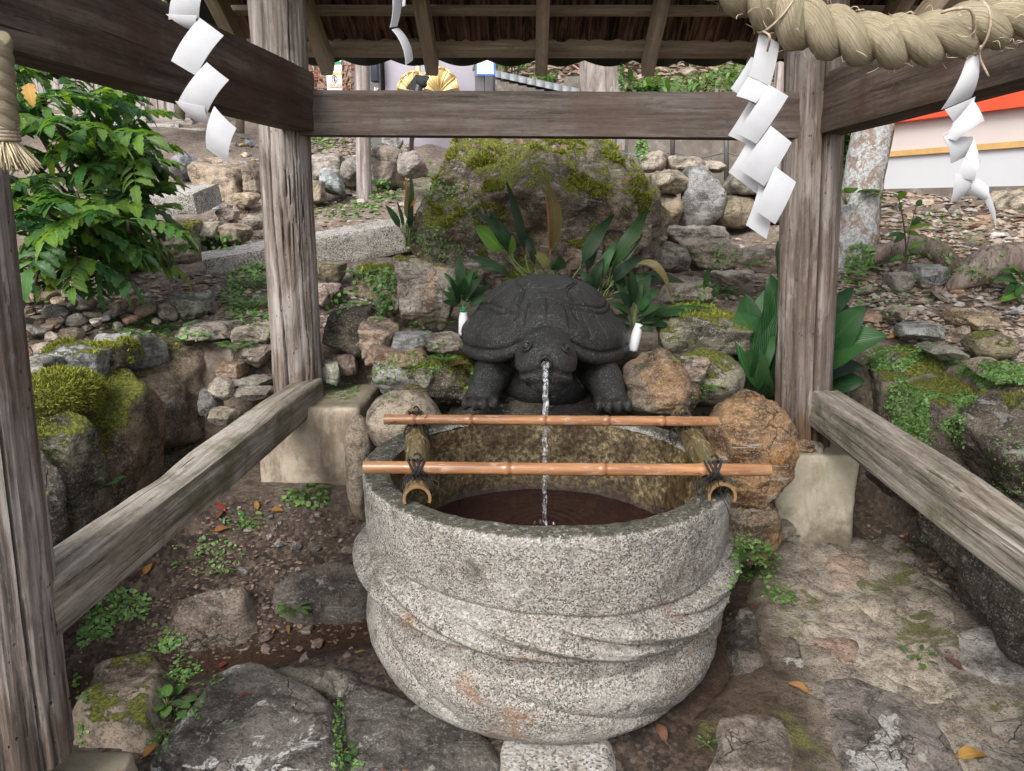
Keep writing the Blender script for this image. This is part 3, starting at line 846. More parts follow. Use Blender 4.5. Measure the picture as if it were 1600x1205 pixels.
def round_post(name, p0, p1, r0, r1, mat, parent, seed=0, cracks=(), channels=None, flat=None, nu=150, nv=200):
    p0, p1 = np.asarray(p0, float), np.asarray(p1, float)
    L = np.linalg.norm(p1 - p0)
    A = frame_to(p1 - p0, (0, 1, 0))
    th = np.linspace(0, 2 * np.pi, nu, endpoint=False)
    z = np.linspace(0, L, nv)
    T, Z = np.meshgrid(th, z)
    T, Z = T.ravel(), Z.ravel()
    c, s = np.cos(T), np.sin(T)
    r = r0 + (r1 - r0) * Z / L
    r = r + 0.010 * fbm(np.stack([c * 1.2, s * 1.2, Z * 1.1], 1) + seed, 3, seed) + 0.0045 * fbm(np.stack([c * 9, s * 9, Z * 2.4], 1), 4, seed + 3)
    r = r + 0.0022 * fbm(np.stack([c * 26, s * 26, Z * 4], 1), 3, seed + 4)
    for (a, wdt, dep, wob) in cracks:
        da = T - (a + wob * fbm(np.stack([0 * Z, 0 * Z + a, Z * 1.6], 1), 3, seed + 8))
        da = (da + np.pi) % (2 * np.pi) - np.pi
        r = r - dep * np.exp(-(da / wdt) ** 2)
    if channels:
        a0, aw, z0, z1, dep = channels
        da = (T - a0 + np.pi) % (2 * np.pi) - np.pi
        m = sstep(aw, aw * 0.55, np.abs(da)) * sstep(z0, z0 + 0.2, Z) * sstep(z1, z1 - 0.2, Z)
        g = fbm(np.stack([c * 13, s * 13, Z * 5], 1), 4, seed + 12)
        r = r - dep * m * sstep(0.02, 0.22, g)
    if flat:
        for a, k in flat:
            cc = np.cos(T - a)
            r = np.where(cc > 0, np.minimum(r, k * r0 / np.clip(cc, 0.2, 1)), r)
    V = np.stack([r * c, r * s, Z], 1)
    F = grid_faces(nu, nv, True).tolist()
    F.append(list(range(nu))[::-1])
    F.append(list(range((nv - 1) * nu, nv * nu)))
    me = mesh(name, V, F, mat, True)
    set_sharp(me, 1.0)
    return obj(name, me, parent, p0, rotmat(A))

shelter = thing('water_pavilion', 'weathered wooden shelter standing over the stone water basin, bark and tile roof', 'shelter', (0.08, 2.0, 0.3))
def sh(o):
    """hang a piece built in world space under the shelter"""
    o.parent = shelter
    o.location = o.location - shelter.location
    return o
# posts: [bottom, top]
toward = math.pi * 1.5
def px_post(xa, ya, xb, yb, Y, Ztop):
    a = at(xa, ya, Y); b = at(xb, yb, Y)
    k = (Ztop - a[2]) / (b[2] - a[2])
    return a, a + (b - a) * k
def post_angle(b, t, off):
    """angle in the post's own frame that faces the camera plus off (radians, + = towards picture right)"""
    A = frame_to(np.asarray(t) - np.asarray(b), (0, 1, 0))
    d = -np.asarray(b, float) * np.array([1, 1, 0])
    d /= np.linalg.norm(d)
    ca = math.atan2(d @ A[:, 1], d @ A[:, 0])
    rt_ = _rt @ A[:, 0], _rt @ A[:, 1]
    sgn = 1 if math.cos(ca + 0.3) * rt_[0] + math.sin(ca + 0.3) * rt_[1] > math.cos(ca) * rt_[0] + math.sin(ca) * rt_[1] else -1
    return ca + sgn * off
b, t = px_post(467, 622, 434, 0, 2.88, 2.32)
bl_b, bl_t = b, t
ca = post_angle(b, t, 0)
sh(round_post('post', b - np.array([0, 0, 0.01]), t, 0.094, 0.101, MAT['silver_post'], None, 2,
              cracks=[(post_angle(b, t, -0.55), 0.035, 0.018, 0.3), (post_angle(b, t, 0.55), 0.02, 0.012, 0.4)],
              channels=(post_angle(b, t, 0.12), 0.62, 0.52, 1.02, 0.016)))
b, t = px_post(1252, 700, 1275, 70, 2.90, 2.30)
br_b, br_t = b, t
sh(round_post('post', b - np.array([0, 0, 0.015]), t, 0.103, 0.106, MAT['post'], None, 5,
              cracks=[(post_angle(b, t, 0.42), 0.034, 0.075, 0.05), (post_angle(b, t, -0.7), 0.02, 0.008, 0.3)]))
b, t = px_post(36, 1178, -88, 260, 1.25, 2.32)
fl_b, fl_t = b, t
sh(round_post('post', b, t, 0.092, 0.082, MAT['silver_post'], None, 9, cracks=[(post_angle(b, t, 0.35), 0.02, 0.012, 0.3), (post_angle(b, t, 0.8), 0.02, 0.008, 0.4)]))
fr_b, fr_t = np.array([1.24, 1.25, 0.3]), np.array([1.10, 1.25, 2.32])
sh(round_post('post', fr_b, fr_t, 0.092, 0.085, MAT['post'], None, 13, nu=48, nv=80))
# lower rails
ra = at(480, 622, 2.86); rb = at(90, 945, 1.27)
zl = onz(483, 590, 0.745)
railL = sh(member('rail', np.array([-0.978, 1.27, 0.640]), np.array([-0.890, 2.86, 0.684]), 0.108, 0.122, MAT['rail'], None, 150, 0.005, 3, 0.014, erode=0.022, npr=16))
railR = sh(member('rail', np.array([1.165, 1.16, 0.645]), np.array([1.145, 2.80, 0.665]), 0.112, 0.142, MAT['rail'], None, 150, 0.005, 6, 0.014, erode=0.03, npr=16))
# upper beams
sh(member('beam', at(470, 158, 2.84) * np.array([1, 1, 0]) + np.array([-0.0, 0, 1.782]), np.array([-1.0, 1.0, 1.782]), 0.11, 0.205, MAT['beam'], None, 70, 0.004, 4, 0.006, npr=8))
sh(member('beam', np.array([1.075, 2.86, 1.782]), np.array([1.075, 1.0, 1.795]), 0.11, 0.205, MAT['beam'], None, 70, 0.004, 5, 0.006, npr=8))
sh(member('beam', np.array([at(440, 178, 2.86)[0], 2.86, 1.745]), np.array([1.06, 2.88, 1.745]), 0.10, 0.157, MAT['backbeam'], None, 80, 0.003, 8, 0.006, npr=8))
sh(member('beam', np.array([fl_t[0] - 0.1, 1.25, 2.12]), np.array([fr_t[0] + 0.1, 1.25, 2.12]), 0.10, 0.15, MAT['beam'], None, 40, 0.003, 9, 0.006))
# roof: back slope from the ridge to the eave, seen from below
SL = math.radians(32)
EY, EZ = 3.38, at(845, 119, 3.38)[2]
RIDGE_Y = 1.95
def roofpt(X, Y, off=0.0):
    """point on the rafter underside plane, off = metres above it along the normal"""
    z = EZ + (EY - Y) * math.tan(SL)
    return np.array([X, Y + off * math.sin(SL), z + off * math.cos(SL)])
upn = (0, math.sin(SL), math.cos(SL))
rx = []
for px_ in (388, 511, 675, 846, 1012, 1178):
    rx.append(at(px_, 116, EY)[0])
sp_ = rx[2] - rx[1]
rx.append(rx[-1] + sp_)
rx.append(rx[-1] + sp_)
for i, X in enumerate(rx):
    r = member('rafter', roofpt(X, EY, 0.04), roofpt(X, RIDGE_Y, 0.04), 0.052, 0.082, MAT['rafter'], None, 24, 0.003, 20 + i, 0.004, up=upn, npr=5)
    sh(r)
x0, x1 = rx[0] - 0.06, rx[-1] + 0.1
sh(member('eave_board', roofpt(x0, EY - 0.03, 0.083 + 0.036), roofpt(x1, EY - 0.03, 0.083 + 0.036), 0.05, 0.072, MAT['rafter'], None, 50, 0.002, 40, 0.004, up=upn, npr=5))
for k, yy in enumerate((EY - 0.215, EY - 0.42, EY - 0.62, EY - 0.82, EY - 1.02)):
    sh(member('batten', roofpt(x0, yy, 0.082 + 0.017), roofpt(x1, yy, 0.082 + 0.017), 0.03, 0.03, MAT['rafter'], None, 40, 0.002, 41 + k, 0.003, up=upn, npr=4))
# bark sheathing: ragged strips above the battens
nu, nv = 260, 60
uu = np.linspace(x0, x1, nu); vv = np.linspace(0, 1, nv)
U_, V_ = np.meshgrid(uu, vv)
yy = EY - 0.02 + (RIDGE_Y - EY + 0.1) * V_.ravel()
nzv = 0.02 * fbm(np.stack([U_.ravel() * 40, yy * 3, 0 * yy], 1), 4, 61)
pts = np.stack([U_.ravel(), yy + (0.135 + nzv) * math.sin(SL), EZ + (EY - yy) * math.tan(SL) + (0.135 + nzv) * math.cos(SL)], 1)
bk = obj('bark_sheathing', mesh('bark_sheathing', pts, grid_faces(nu, nv), MAT['bark']))
sh(bk)
# pantiles over the bark: a row of round eave ends, each course long
pitch = at(797, 97, EY)[0] - at(717, 97, EY)[0]
tx0 = at(637, 97, EY)[0]
k0 = int((x0 - tx0) / pitch) - 1
k1 = int((x1 - tx0) / pitch) + 1
def tile_mesh(concave):
    n = 14
    a = np.linspace(-1, 1, n)
    hw = pitch * 0.5 if concave else pitch * 0.30
    if concave:
        x = a * hw; zz = -0.034 * np.cos(a * np.pi / 2)
    else:
        x = a * hw; zz = 0.012 + 0.03 * np.cos(a * np.pi / 2)
    L = (EY - RIDGE_Y + 0.25) / math.cos(SL)
    V = []
    for zoff in (0.0, 0.02):
        for s in (0.0, L):
            V.append(np.stack([x, np.full(n, -s), zz + zoff], 1))
    V = np.concatenate(V)
    F = []
    for i in range(n - 1):
        F += [[i, i + 1, n + i + 1, n + i], [2 * n + i + 1, 2 * n + i, 3 * n + i, 3 * n + i + 1], [i + 1, i, 2 * n + i, 2 * n + i + 1]]
    return mesh('roof_tile', V, F, MAT['rooftile'])
tm, tc = tile_mesh(True), tile_mesh(False)
base = roofpt(0, EY + 0.03, 0.0)
for k in range(k0, k1 + 1):
    for me, dx, off in ((tm, 0, 0.19), (tc, 0.5, 0.19)):
        p = roofpt(tx0 + (k + dx) * pitch, EY + 0.10, off)
        o = obj('roof_tile', me, loc=p, rot=(-SL, 0, 0))
        sh(o)
# side rafters' end purlins under the roof, resting on the upper beams
sh(member('purlin', roofpt(x0, 2.86, -0.05), roofpt(x1, 2.86, -0.05), 0.09, 0.10, MAT['beam'], None, 40, 0.003, 50, 0.006))
sh(member('ridge_beam', roofpt(x0, RIDGE_Y, -0.05), roofpt(x1, RIDGE_Y, -0.05), 0.10, 0.12, MAT['beam'], None, 30, 0.003, 51, 0.006))
sh(member('brace', np.array([1.2, 2.75, 1.88]), np.array([1.32, 1.9, 2.35]), 0.07, 0.09, MAT['rafter'], None, 20, 0.003, 52, 0.006))

# ---------------------------------------------------------------- concrete footings
def footing(label, X0, X1, Y0, Y1, Z0, Z1, mat, seed, bulge=0.0, spread=0.0):
    v, f = boxv(X0, X1, Y0, Y1, Z0, Z1, 0.0)
    bm = bmesh.new()
    bmesh.ops.create_cube(bm, size=1)
    bmesh.ops.subdivide_edges(bm, edges=list(bm.edges), cuts=22, use_grid_fill=True)
    V = np.array([p.co[:] for p in bm.verts])
    F = [[p.index for p in q.verts] for q in bm.faces]
    bm.free()
    hw = np.array([X1 - X0, Y1 - Y0, Z1 - Z0])
    P = V * hw
    rr = 0.018
    lim = hw / 2 - rr
    core = np.clip(P, -lim, lim)
    d = P - core
    ln = np.linalg.norm(d, axis=1)
    m = ln > 1e-6
    P[m] = core[m] + d[m] / ln[m][:, None] * np.minimum(ln[m], rr)[:, None]
    zt = (V[:, 2] + 0.5)
    P[:, :2] *= (1 + spread * (1 - zt) ** 3)[:, None]
    N = V / np.linalg.norm(V, axis=1)[:, None]
    P += N * (0.008 * fbm(P * 6 + seed, 4, seed) + 0.004 * fbm(P * 30 + seed, 3, seed + 2))[:, None]
    c = np.array([(X0 + X1) / 2, (Y0 + Y1) / 2, Z0])
    P[:, 2] += hw[2] / 2
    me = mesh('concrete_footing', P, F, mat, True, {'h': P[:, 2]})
    return obj('concrete_footing', me, loc=c, label=label, cat='footing', group='concrete footings of the shelter posts')
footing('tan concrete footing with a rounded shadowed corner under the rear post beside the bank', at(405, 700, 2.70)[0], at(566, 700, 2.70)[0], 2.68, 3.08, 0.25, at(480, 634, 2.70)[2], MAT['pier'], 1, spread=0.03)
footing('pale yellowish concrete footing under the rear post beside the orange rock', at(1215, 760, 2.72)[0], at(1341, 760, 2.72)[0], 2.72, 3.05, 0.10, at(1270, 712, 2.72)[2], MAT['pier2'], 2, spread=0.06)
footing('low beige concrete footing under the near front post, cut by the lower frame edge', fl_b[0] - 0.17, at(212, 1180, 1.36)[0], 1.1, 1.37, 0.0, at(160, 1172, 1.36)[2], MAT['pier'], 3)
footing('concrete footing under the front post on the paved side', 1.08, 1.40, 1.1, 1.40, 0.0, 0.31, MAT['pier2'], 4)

# ---------------------------------------------------------------- paving on the open side
def flag_stone(px, h, name='flagstone', parent=None, seed=0, mat='rock', col=(0.2, 0.17, 0.14), moss=0.0, rough=0.012, step=0.009, z=None, quartz=0.0, rust=0.0, tilt=0.0, **kw):
    if z is None:
        W = np.array([ground(x, y) for x, y in px])
    else:
        W = np.array([onz(x, y, z) for x, y in px])
    c = W.mean(0)
    poly = W[:, :2] - c[:2]
    # smooth + wobble the outline
    m = len(poly)
    sp = spline(np.vstack([poly, poly[:1]]), m * 8)
    lo, hi = sp.min(0) - 0.03, sp.max(0) + 0.03
    xs = np.arange(lo[0], hi[0], step); ys = np.arange(lo[1], hi[1], step)
    X, Y = np.meshgrid(xs, ys)
    P = np.stack([X.ravel(), Y.ravel()], 1)
    P3 = np.stack([P[:, 0] + c[0], P[:, 1] + c[1], 0 * P[:, 0]], 1)
    # signed distance to polygon
    A, B = sp, np.roll(sp, -1, 0)
    dist = np.full(len(P), 9.0)
    ins = np.zeros(len(P), bool)
    for a, b_ in zip(A, B):
        e = b_ - a
        L2 = e @ e
        if L2 < 1e-9:
            continue
        t_ = np.clip(((P - a) @ e) / L2, 0, 1)
        dist = np.minimum(dist, np.linalg.norm(P - a - t_[:, None] * e, axis=1))
        cond = ((a[1] > P[:, 1]) != (b_[1] > P[:, 1]))
        with np.errstate(divide='ignore', invalid='ignore'):
            xi = a[0] + (P[:, 1] - a[1]) / (b_[1] - a[1]) * e[0]
        ins ^= cond & (P[:, 0] < xi)
    sd_ = np.where(ins, dist, -dist) + 0.010 * fbm(P3 * 14, 3, seed)
    gz_ = hgt(P3[:, 0], P3[:, 1]) if z is None else np.full(len(P), z)
    top = h * sstep(-0.012, 0.035, sd_) + rough * sstep(0, 0.05, sd_) * (fbm(P3 * 9, 5, seed + 1) + 0.5 * ridged(P3 * 16, 3, seed + 2))
    zz = gz_ + np.where(sd_ > -0.012, top, -0.03)
    keep = sd_ > -0.03
    idx = keep.reshape(X.shape)
    q = grid_faces(len(xs), len(ys))
    kf = keep[q].all(1)
    q = q[kf]
    used = np.unique(q)
    rm = np.full(len(P), -1)
    rm[used] = np.arange(len(used))
    V = np.stack([P[:, 0], P[:, 1], zz - c[2]], 1)[used]
    me = mesh(name, V, rm[q], MAT[mat])
    return obj(name, me, parent, c, col=col, moss=moss, **kw)
pav = [(1195, 855), (1300, 838), (1370, 850), (1480, 930), (1560, 1000), (1640, 1060), (1700, 1250), (1290, 1260), (1180, 1260), (1100, 1205), (1080, 1150), (1150, 1050), (1170, 960), (1175, 890)]
paving = flag_stone(pav, 0.02, 'stone_paving', None, 3, 'mortar', rough=0.012, step=0.012, kind='structure', label='eroded tan mortar paving set with flat stones')
me = paving.data
vw = np.array([v.co[:] for v in me.vertices]) + np.array(paving.location)
damp = sstep(0.95, 0.62, vw[:, 0] + 0.13 * fbm(vw * 3.0, 4, 4) - 0.10 * sstep(2.2, 2.6, vw[:, 1]) + 0.12 * sstep(1.75, 1.5, vw[:, 1]))
a_ = me.attributes.new('damp', 'FLOAT', 'POINT')
a_.data.foreach_set('value', damp.astype(np.float32))
FL = [
    ([(1366, 842), (1402, 838), (1437, 884), (1398, 890), (1372, 864)], 0.02, (0.22, 0.19, 0.16), 0.25, 'rock', 0),
    ([(1282, 876), (1334, 870), (1372, 900), (1330, 932), (1292, 926)], 0.016, (0.27, 0.2, 0.155), 0.1, 'rock', 0),
    ([(1482, 1000), (1556, 984), (1625, 1020), (1640, 1090), (1560, 1094), (1492, 1042)], 0.03, (0.34, 0.32, 0.31), 0.05, 'rock', 0.8),
    ([(1272, 1068), (1340, 1070), (1420, 1102), (1478, 1158), (1510, 1250), (1330, 1250), (1285, 1140)], 0.045, (0.145, 0.125, 0.115), 0.02, 'wetrock', 0.5),
    ([(1118, 1130), (1188, 1122), (1236, 1152), (1240, 1235), (1112, 1235)], 0.035, (0.2, 0.165, 0.14), 0.08, 'wetrock', 0.2),
    ([(1264, 1002), (1344, 1008), (1342, 1050), (1300, 1052), (1258, 1022)], 0.022, (0.235, 0.165, 0.13), 0.1, 'rock', 0.15),
    ([(1512, 1160), (1552, 1132), (1640, 1124), (1650, 1240), (1535, 1240)], 0.022, (0.28, 0.25, 0.22), 0.12, 'rock', 0.3),
    ([(1140, 962), (1178, 956), (1204, 1046), (1160, 1075), (1138, 1030)], 0.03, (0.085, 0.07, 0.06), 0.02, 'wetrock', 0.3),
    ([(1206, 1000), (1252, 1010), (1264, 1060), (1222, 1064)], 0.028, (0.11, 0.09, 0.075), 0.02, 'wetrock', 0.4),
    ([(1382, 918), (1456, 926), (1502, 980), (1470, 1000), (1392, 972)], 0.02, (0.30, 0.255, 0.205), 0.2, 'rock', 0),
    ([(1284, 944), (1366, 938), (1384, 988), (1340, 1000), (1276, 990)], 0.02, (0.31, 0.265, 0.21), 0.15, 'rock', 0),
    ([(1352, 1012), (1462, 1010), (1486, 1060), (1530, 1110), (1480, 1130), (1412, 1090), (1352, 1060)], 0.02, (0.33, 0.285, 0.23), 0.12, 'rock', 0),
    ([(1206, 905), (1276, 890), (1282, 936), (1262, 985), (1206, 980)], 0.016, (0.24, 0.2, 0.16), 0.2, 'rock', 0),
    ([(1378, 892), (1440, 896), (1500, 940), (1462, 920)], 0.014, (0.28, 0.24, 0.195), 0.3, 'rock', 0),
]
for i, (pl, h, c, mo, mt, qz) in enumerate(FL):
    o = flag_stone(pl, h * 0.45 + 0.017, 'flagstone', None, 30 + i, mt, c, mo, rough=0.014)
    o['quartz'] = qz
    o.parent = paving
    o.location = o.location - paving.location
FL2 = [
    ([(152, 1048), (258, 1044), (248, 1158), (206, 1172), (108, 1158), (112, 1126)], 0.05, (0.235, 0.185, 0.145), 0.42, 'rock', 0, 'flat brown slab patched with moss beside the near front post'),
    ([(332, 1072), (400, 1052), (470, 1076), (522, 1110), (534, 1165), (524, 1235), (245, 1235), (292, 1130)], 0.055, (0.11, 0.095, 0.085), 0.06, 'wetrock', 0.9, 'large dark wet slab with a white crystalline edge'),
    ([(535, 1062), (640, 1100), (758, 1155), (764, 1235), (570, 1235), (540, 1150)], 0.03, (0.075, 0.066, 0.058), 0.05, 'wetrock', 0.0, 'dark wet paving slab along the foot of the basin'),
    ([(272, 952), (330, 940), (394, 944), (392, 998), (340, 1014), (268, 1008)], 0.075, (0.15, 0.115, 0.092), 0.2, 'rock', 0.0, 'brown stone half buried in the soil bank above the gutter'),
    ([(432, 920), (520, 886), (572, 904), (574, 966), (482, 976), (432, 958)], 0.055, (0.085, 0.07, 0.06), 0.15, 'wetrock', 0.0, 'dark damp stone by the gutter touching the basin side'),
    ([(582, 1204), (612, 1197), (648, 1203), (660, 1240), (575, 1240)], 0.03, (0.30, 0.13, 0.085), 0.1, 'wetrock', 0.0, 'small brick red stone at the lower frame edge'),
    ([(396, 1052), (520, 1050), (560, 1060), (540, 1090), (480, 1072)], 0.03, (0.10, 0.085, 0.07), 0.3, 'wetrock', 0.0, 'narrow mossy stone between the gutter and the dark slab'),
]
for i, (pl, h, c, mo, mt, qz, lb) in enumerate(FL2):
    o = flag_stone(pl, h, 'flat_stone', None, 60 + i, mt, c, mo, rough=0.016, label=lb, cat='stone', group='flat stones laid before the basin')
    o['quartz'] = qz
# ---------------------------------------------------------------- stone basin
BX, BY, BR, RIMZ = 0.048, 2.125, 0.548, 0.672
WATZ = 0.40
def make_basin():
    nth, nz_ = 420, 190
    th = np.linspace(0, 2 * np.pi, nth, endpoint=False)
    z = np.linspace(0.0, RIMZ, nz_)
    prof = np.interp(z, [0.0, 0.03, 0.10, 0.20, 0.33, 0.45, 0.56, 0.672],
                     [0.415, 0.455, 0.508, 0.534, 0.532, 0.540, 0.546, 0.550])
    k = np.ones(9) / 9
    pp = np.convolve(np.pad(prof, 4, mode='edge'), k, 'valid')
    T, Z = np.meshgrid(th, z)
    r = np.repeat(pp[:, None], nth, 1)
    cx, sx = np.cos(T), np.sin(T)
    Pn = np.stack([cx.ravel() * 0.55, sx.ravel() * 0.55, Z.ravel()], 1)
    wob = (0.018 * fbm(Pn * 2.2, 3, 70)).reshape(T.shape)
    for (zc, wd, amp, n, tw, sd_) in ((0.400, 0.060, 0.052, 11, 5.4, 1), (0.170, 0.120, 0.022, 7, 4.2, 2)):
        u = (Z - zc - wob - 0.012 * np.sin(T * 2 + sd_)) / wd
        band = np.clip(1 - u * u, 0, None) ** 0.62
        ph = n * T + tw * u + 0.5 * np.sin(3 * T + sd_)
        lobe = np.abs(np.sin(ph * 0.5))
        fine = np.abs(np.sin(ph * 1.5 + 0.6))
        r = r + amp * band * (0.18 + 0.76 * lobe ** 0.5 + 0.10 * fine)
        r = r - (0.010 if sd_ == 1 else 0.003) * np.exp(-((np.abs(u) - 1.05) / 0.13) ** 2)
    d = 0.0055 * fbm(Pn * 7, 4, 71) + 0.0022 * fbm(Pn * 40, 3, 72) + 0.0012 * fbm(Pn * 110, 2, 73)
    r = r + d.reshape(T.shape)
    # rounded outer rim edge
    e = np.clip((Z - (RIMZ - 0.02)) / 0.02, 0, 1)
    r = r - 0.012 * (1 - np.sqrt(np.clip(1 - e * e, 0, 1)))
    V = [np.stack([r * cx, r * sx, Z], -1).reshape(-1, 3)]
    nzc = nz_
    # rim top
    for k_, q in enumerate(np.linspace(0, 1, 14)[1:]):
        rr = r[-1] * (1 - q) + 0.468 * q
        zz = RIMZ - 0.014 * max(0, (q - 0.72) / 0.28) ** 2
        p = np.stack([rr * np.cos(th), rr * np.sin(th), np.full(nth, zz)], 1)
        p[:, 2] += 0.006 * fbm(p * 9, 3, 74) + 0.003 * fbm(p * 45, 3, 75)
        V.append(p)
        nzc += 1
    body = mesh('basin_body', np.concatenate(V), grid_faces(nth, nzc, True), MAT['basin'])
    # bowl inside
    zi = np.linspace(0, 1, 46)
    W = []
    for q in zi:
        zz = RIMZ - 0.014 - q * 0.42
        rr = 0.468 - 0.035 * q - 0.16 * max(0, q - 0.55) ** 1.5 * 2
        p = np.stack([rr * np.cos(th), rr * np.sin(th), np.full(nth, zz)], 1)
        if q > 0:
            nn = 0.006 * fbm(p * 12, 4, 76) + 0.004 * fbm(p * 45, 3, 77)
            p[:, 0] += np.cos(th) * nn; p[:, 1] += np.sin(th) * nn
        else:
            p = V[-1].copy()
        W.append(p)
    for rr in np.linspace(0.33, 0.001, 8):
        W.append(np.stack([rr * np.cos(th), rr * np.sin(th), np.full(nth, RIMZ - 0.44)], 1))
    bowl = mesh('basin_lining', np.concatenate(W), grid_faces(nth, len(W), True)[:, ::-1], MAT['inner'])
    t = thing('stone_basin', 'round grey granite basin carved with twisted rope bands, filled with dark water', 'stone basin', (BX, BY, 0.0))
    obj('basin_body', body, t, rot=(0, 0, 0.55))
    obj('basin_lining', bowl, t)
    return t
make_basin()
o = flag_stone([(772, 1160), (946, 1160), (948, 1255), (770, 1255)], 0.05, 'base_block', None, 90, 'granite', rough=0.004, step=0.008, z=0.0,
           label='squared granite block jutting out under the front of the basin', cat='stone block')
# water surface with rings from the jet
IMP = np.array([0.052, 2.24])
nr_, na_ = 120, 160
rr = np.linspace(0, 1, nr_) ** 1.2
aa = np.linspace(0, 2 * np.pi, na_, endpoint=False)
A_, Rr = np.meshgrid(aa, rr)
off = IMP - np.array([BX, BY])
# points from the impact outwards to the bowl wall
dirx, diry = np.cos(A_), np.sin(A_)
bq = off[0] * dirx + off[1] * diry
tmax = -bq + np.sqrt(np.clip(bq * bq - (off @ off - 0.452 ** 2), 0, None))
px_ = off[0] + dirx * tmax * Rr
py_ = off[1] + diry * tmax * Rr
dd = tmax * Rr
wz = 0.0016 * np.sin(dd * 190 + 1.5 * np.sin(A_ * 3)) * np.exp(-dd * 8) + 0.0024 * fbm(np.stack([px_.ravel() * 22, py_.ravel() * 22, 0 * px_.ravel()], 1), 3, 80).reshape(px_.shape)
wz = wz + 0.012 * np.exp(-((dd - 0.03) / 0.014) ** 2) * (1 + 0.5 * np.sin(A_ * 7))
V = np.stack([px_, py_, wz], -1).reshape(-1, 3)
obj('basin_water', mesh('basin_water', V, grid_faces(na_, nr_, True), MAT['poolwater']), loc=(BX, BY, WATZ), kind='structure', label='dark rippled water standing in the stone basin')

# ---------------------------------------------------------------- stone turtle
def remesh(mb, name, vox, it, mat):
    me = mb.mesh(name + '_raw', None)
    o = bpy.data.objects.new(name + '_tmp', me)
    COL.objects.link(o)
    m = o.modifiers.new('r', 'REMESH'); m.mode = 'VOXEL'; m.voxel_size = vox
    s = o.modifiers.new('s', 'SMOOTH'); s.iterations = it; s.factor = 0.5
    dg = bpy.context.evaluated_depsgraph_get()
    ne = bpy.data.meshes.new_from_object(o.evaluated_get(dg))
    bpy.data.objects.remove(o)
    bpy.data.meshes.remove(me)
    n = len(ne.vertices)
    V = np.empty(n * 3); ne.vertices.foreach_get('co', V)
    V = V.reshape(-1, 3)
    F = [list(p.vertices) for p in ne.polygons]
    N = np.empty(n * 3); ne.vertices.foreach_get('normal', N)
    bpy.data.meshes.remove(ne)
    return V, F, N.reshape(-1, 3)
def ell(mb, c, r, sub=4, rot=None):
    v, f = ico(sub)
    p = v * np.asarray(r)
    if rot is not None:
        p = p @ np.asarray(rot).T
    mb.add(p + np.asarray(c), f)
def rotx(a):
    c, s = math.cos(a), math.sin(a)
    return np.array([[1, 0, 0], [0, c, -s], [0, s, c]])
def limb(mb, pts, rad, n=24):
    p = spline(pts, 24)
    r = np.interp(np.linspace(0, 1, 24), np.linspace(0, 1, len(rad)), rad)
    v, f = tube(p, r, n)
    mb.add(v, f)
    ell(mb, p[0], [r[0]] * 3, 3); ell(mb, p[-1], [r[-1]] * 3, 3)
TC = np.array([at(850, 530, 2.98)[0], 2.98, 0.80])       # foot point of the shell, world
turtle = thing('stone_turtle', 'black carved stone turtle spouting a thin jet of water into the basin', 'turtle statue', TC)
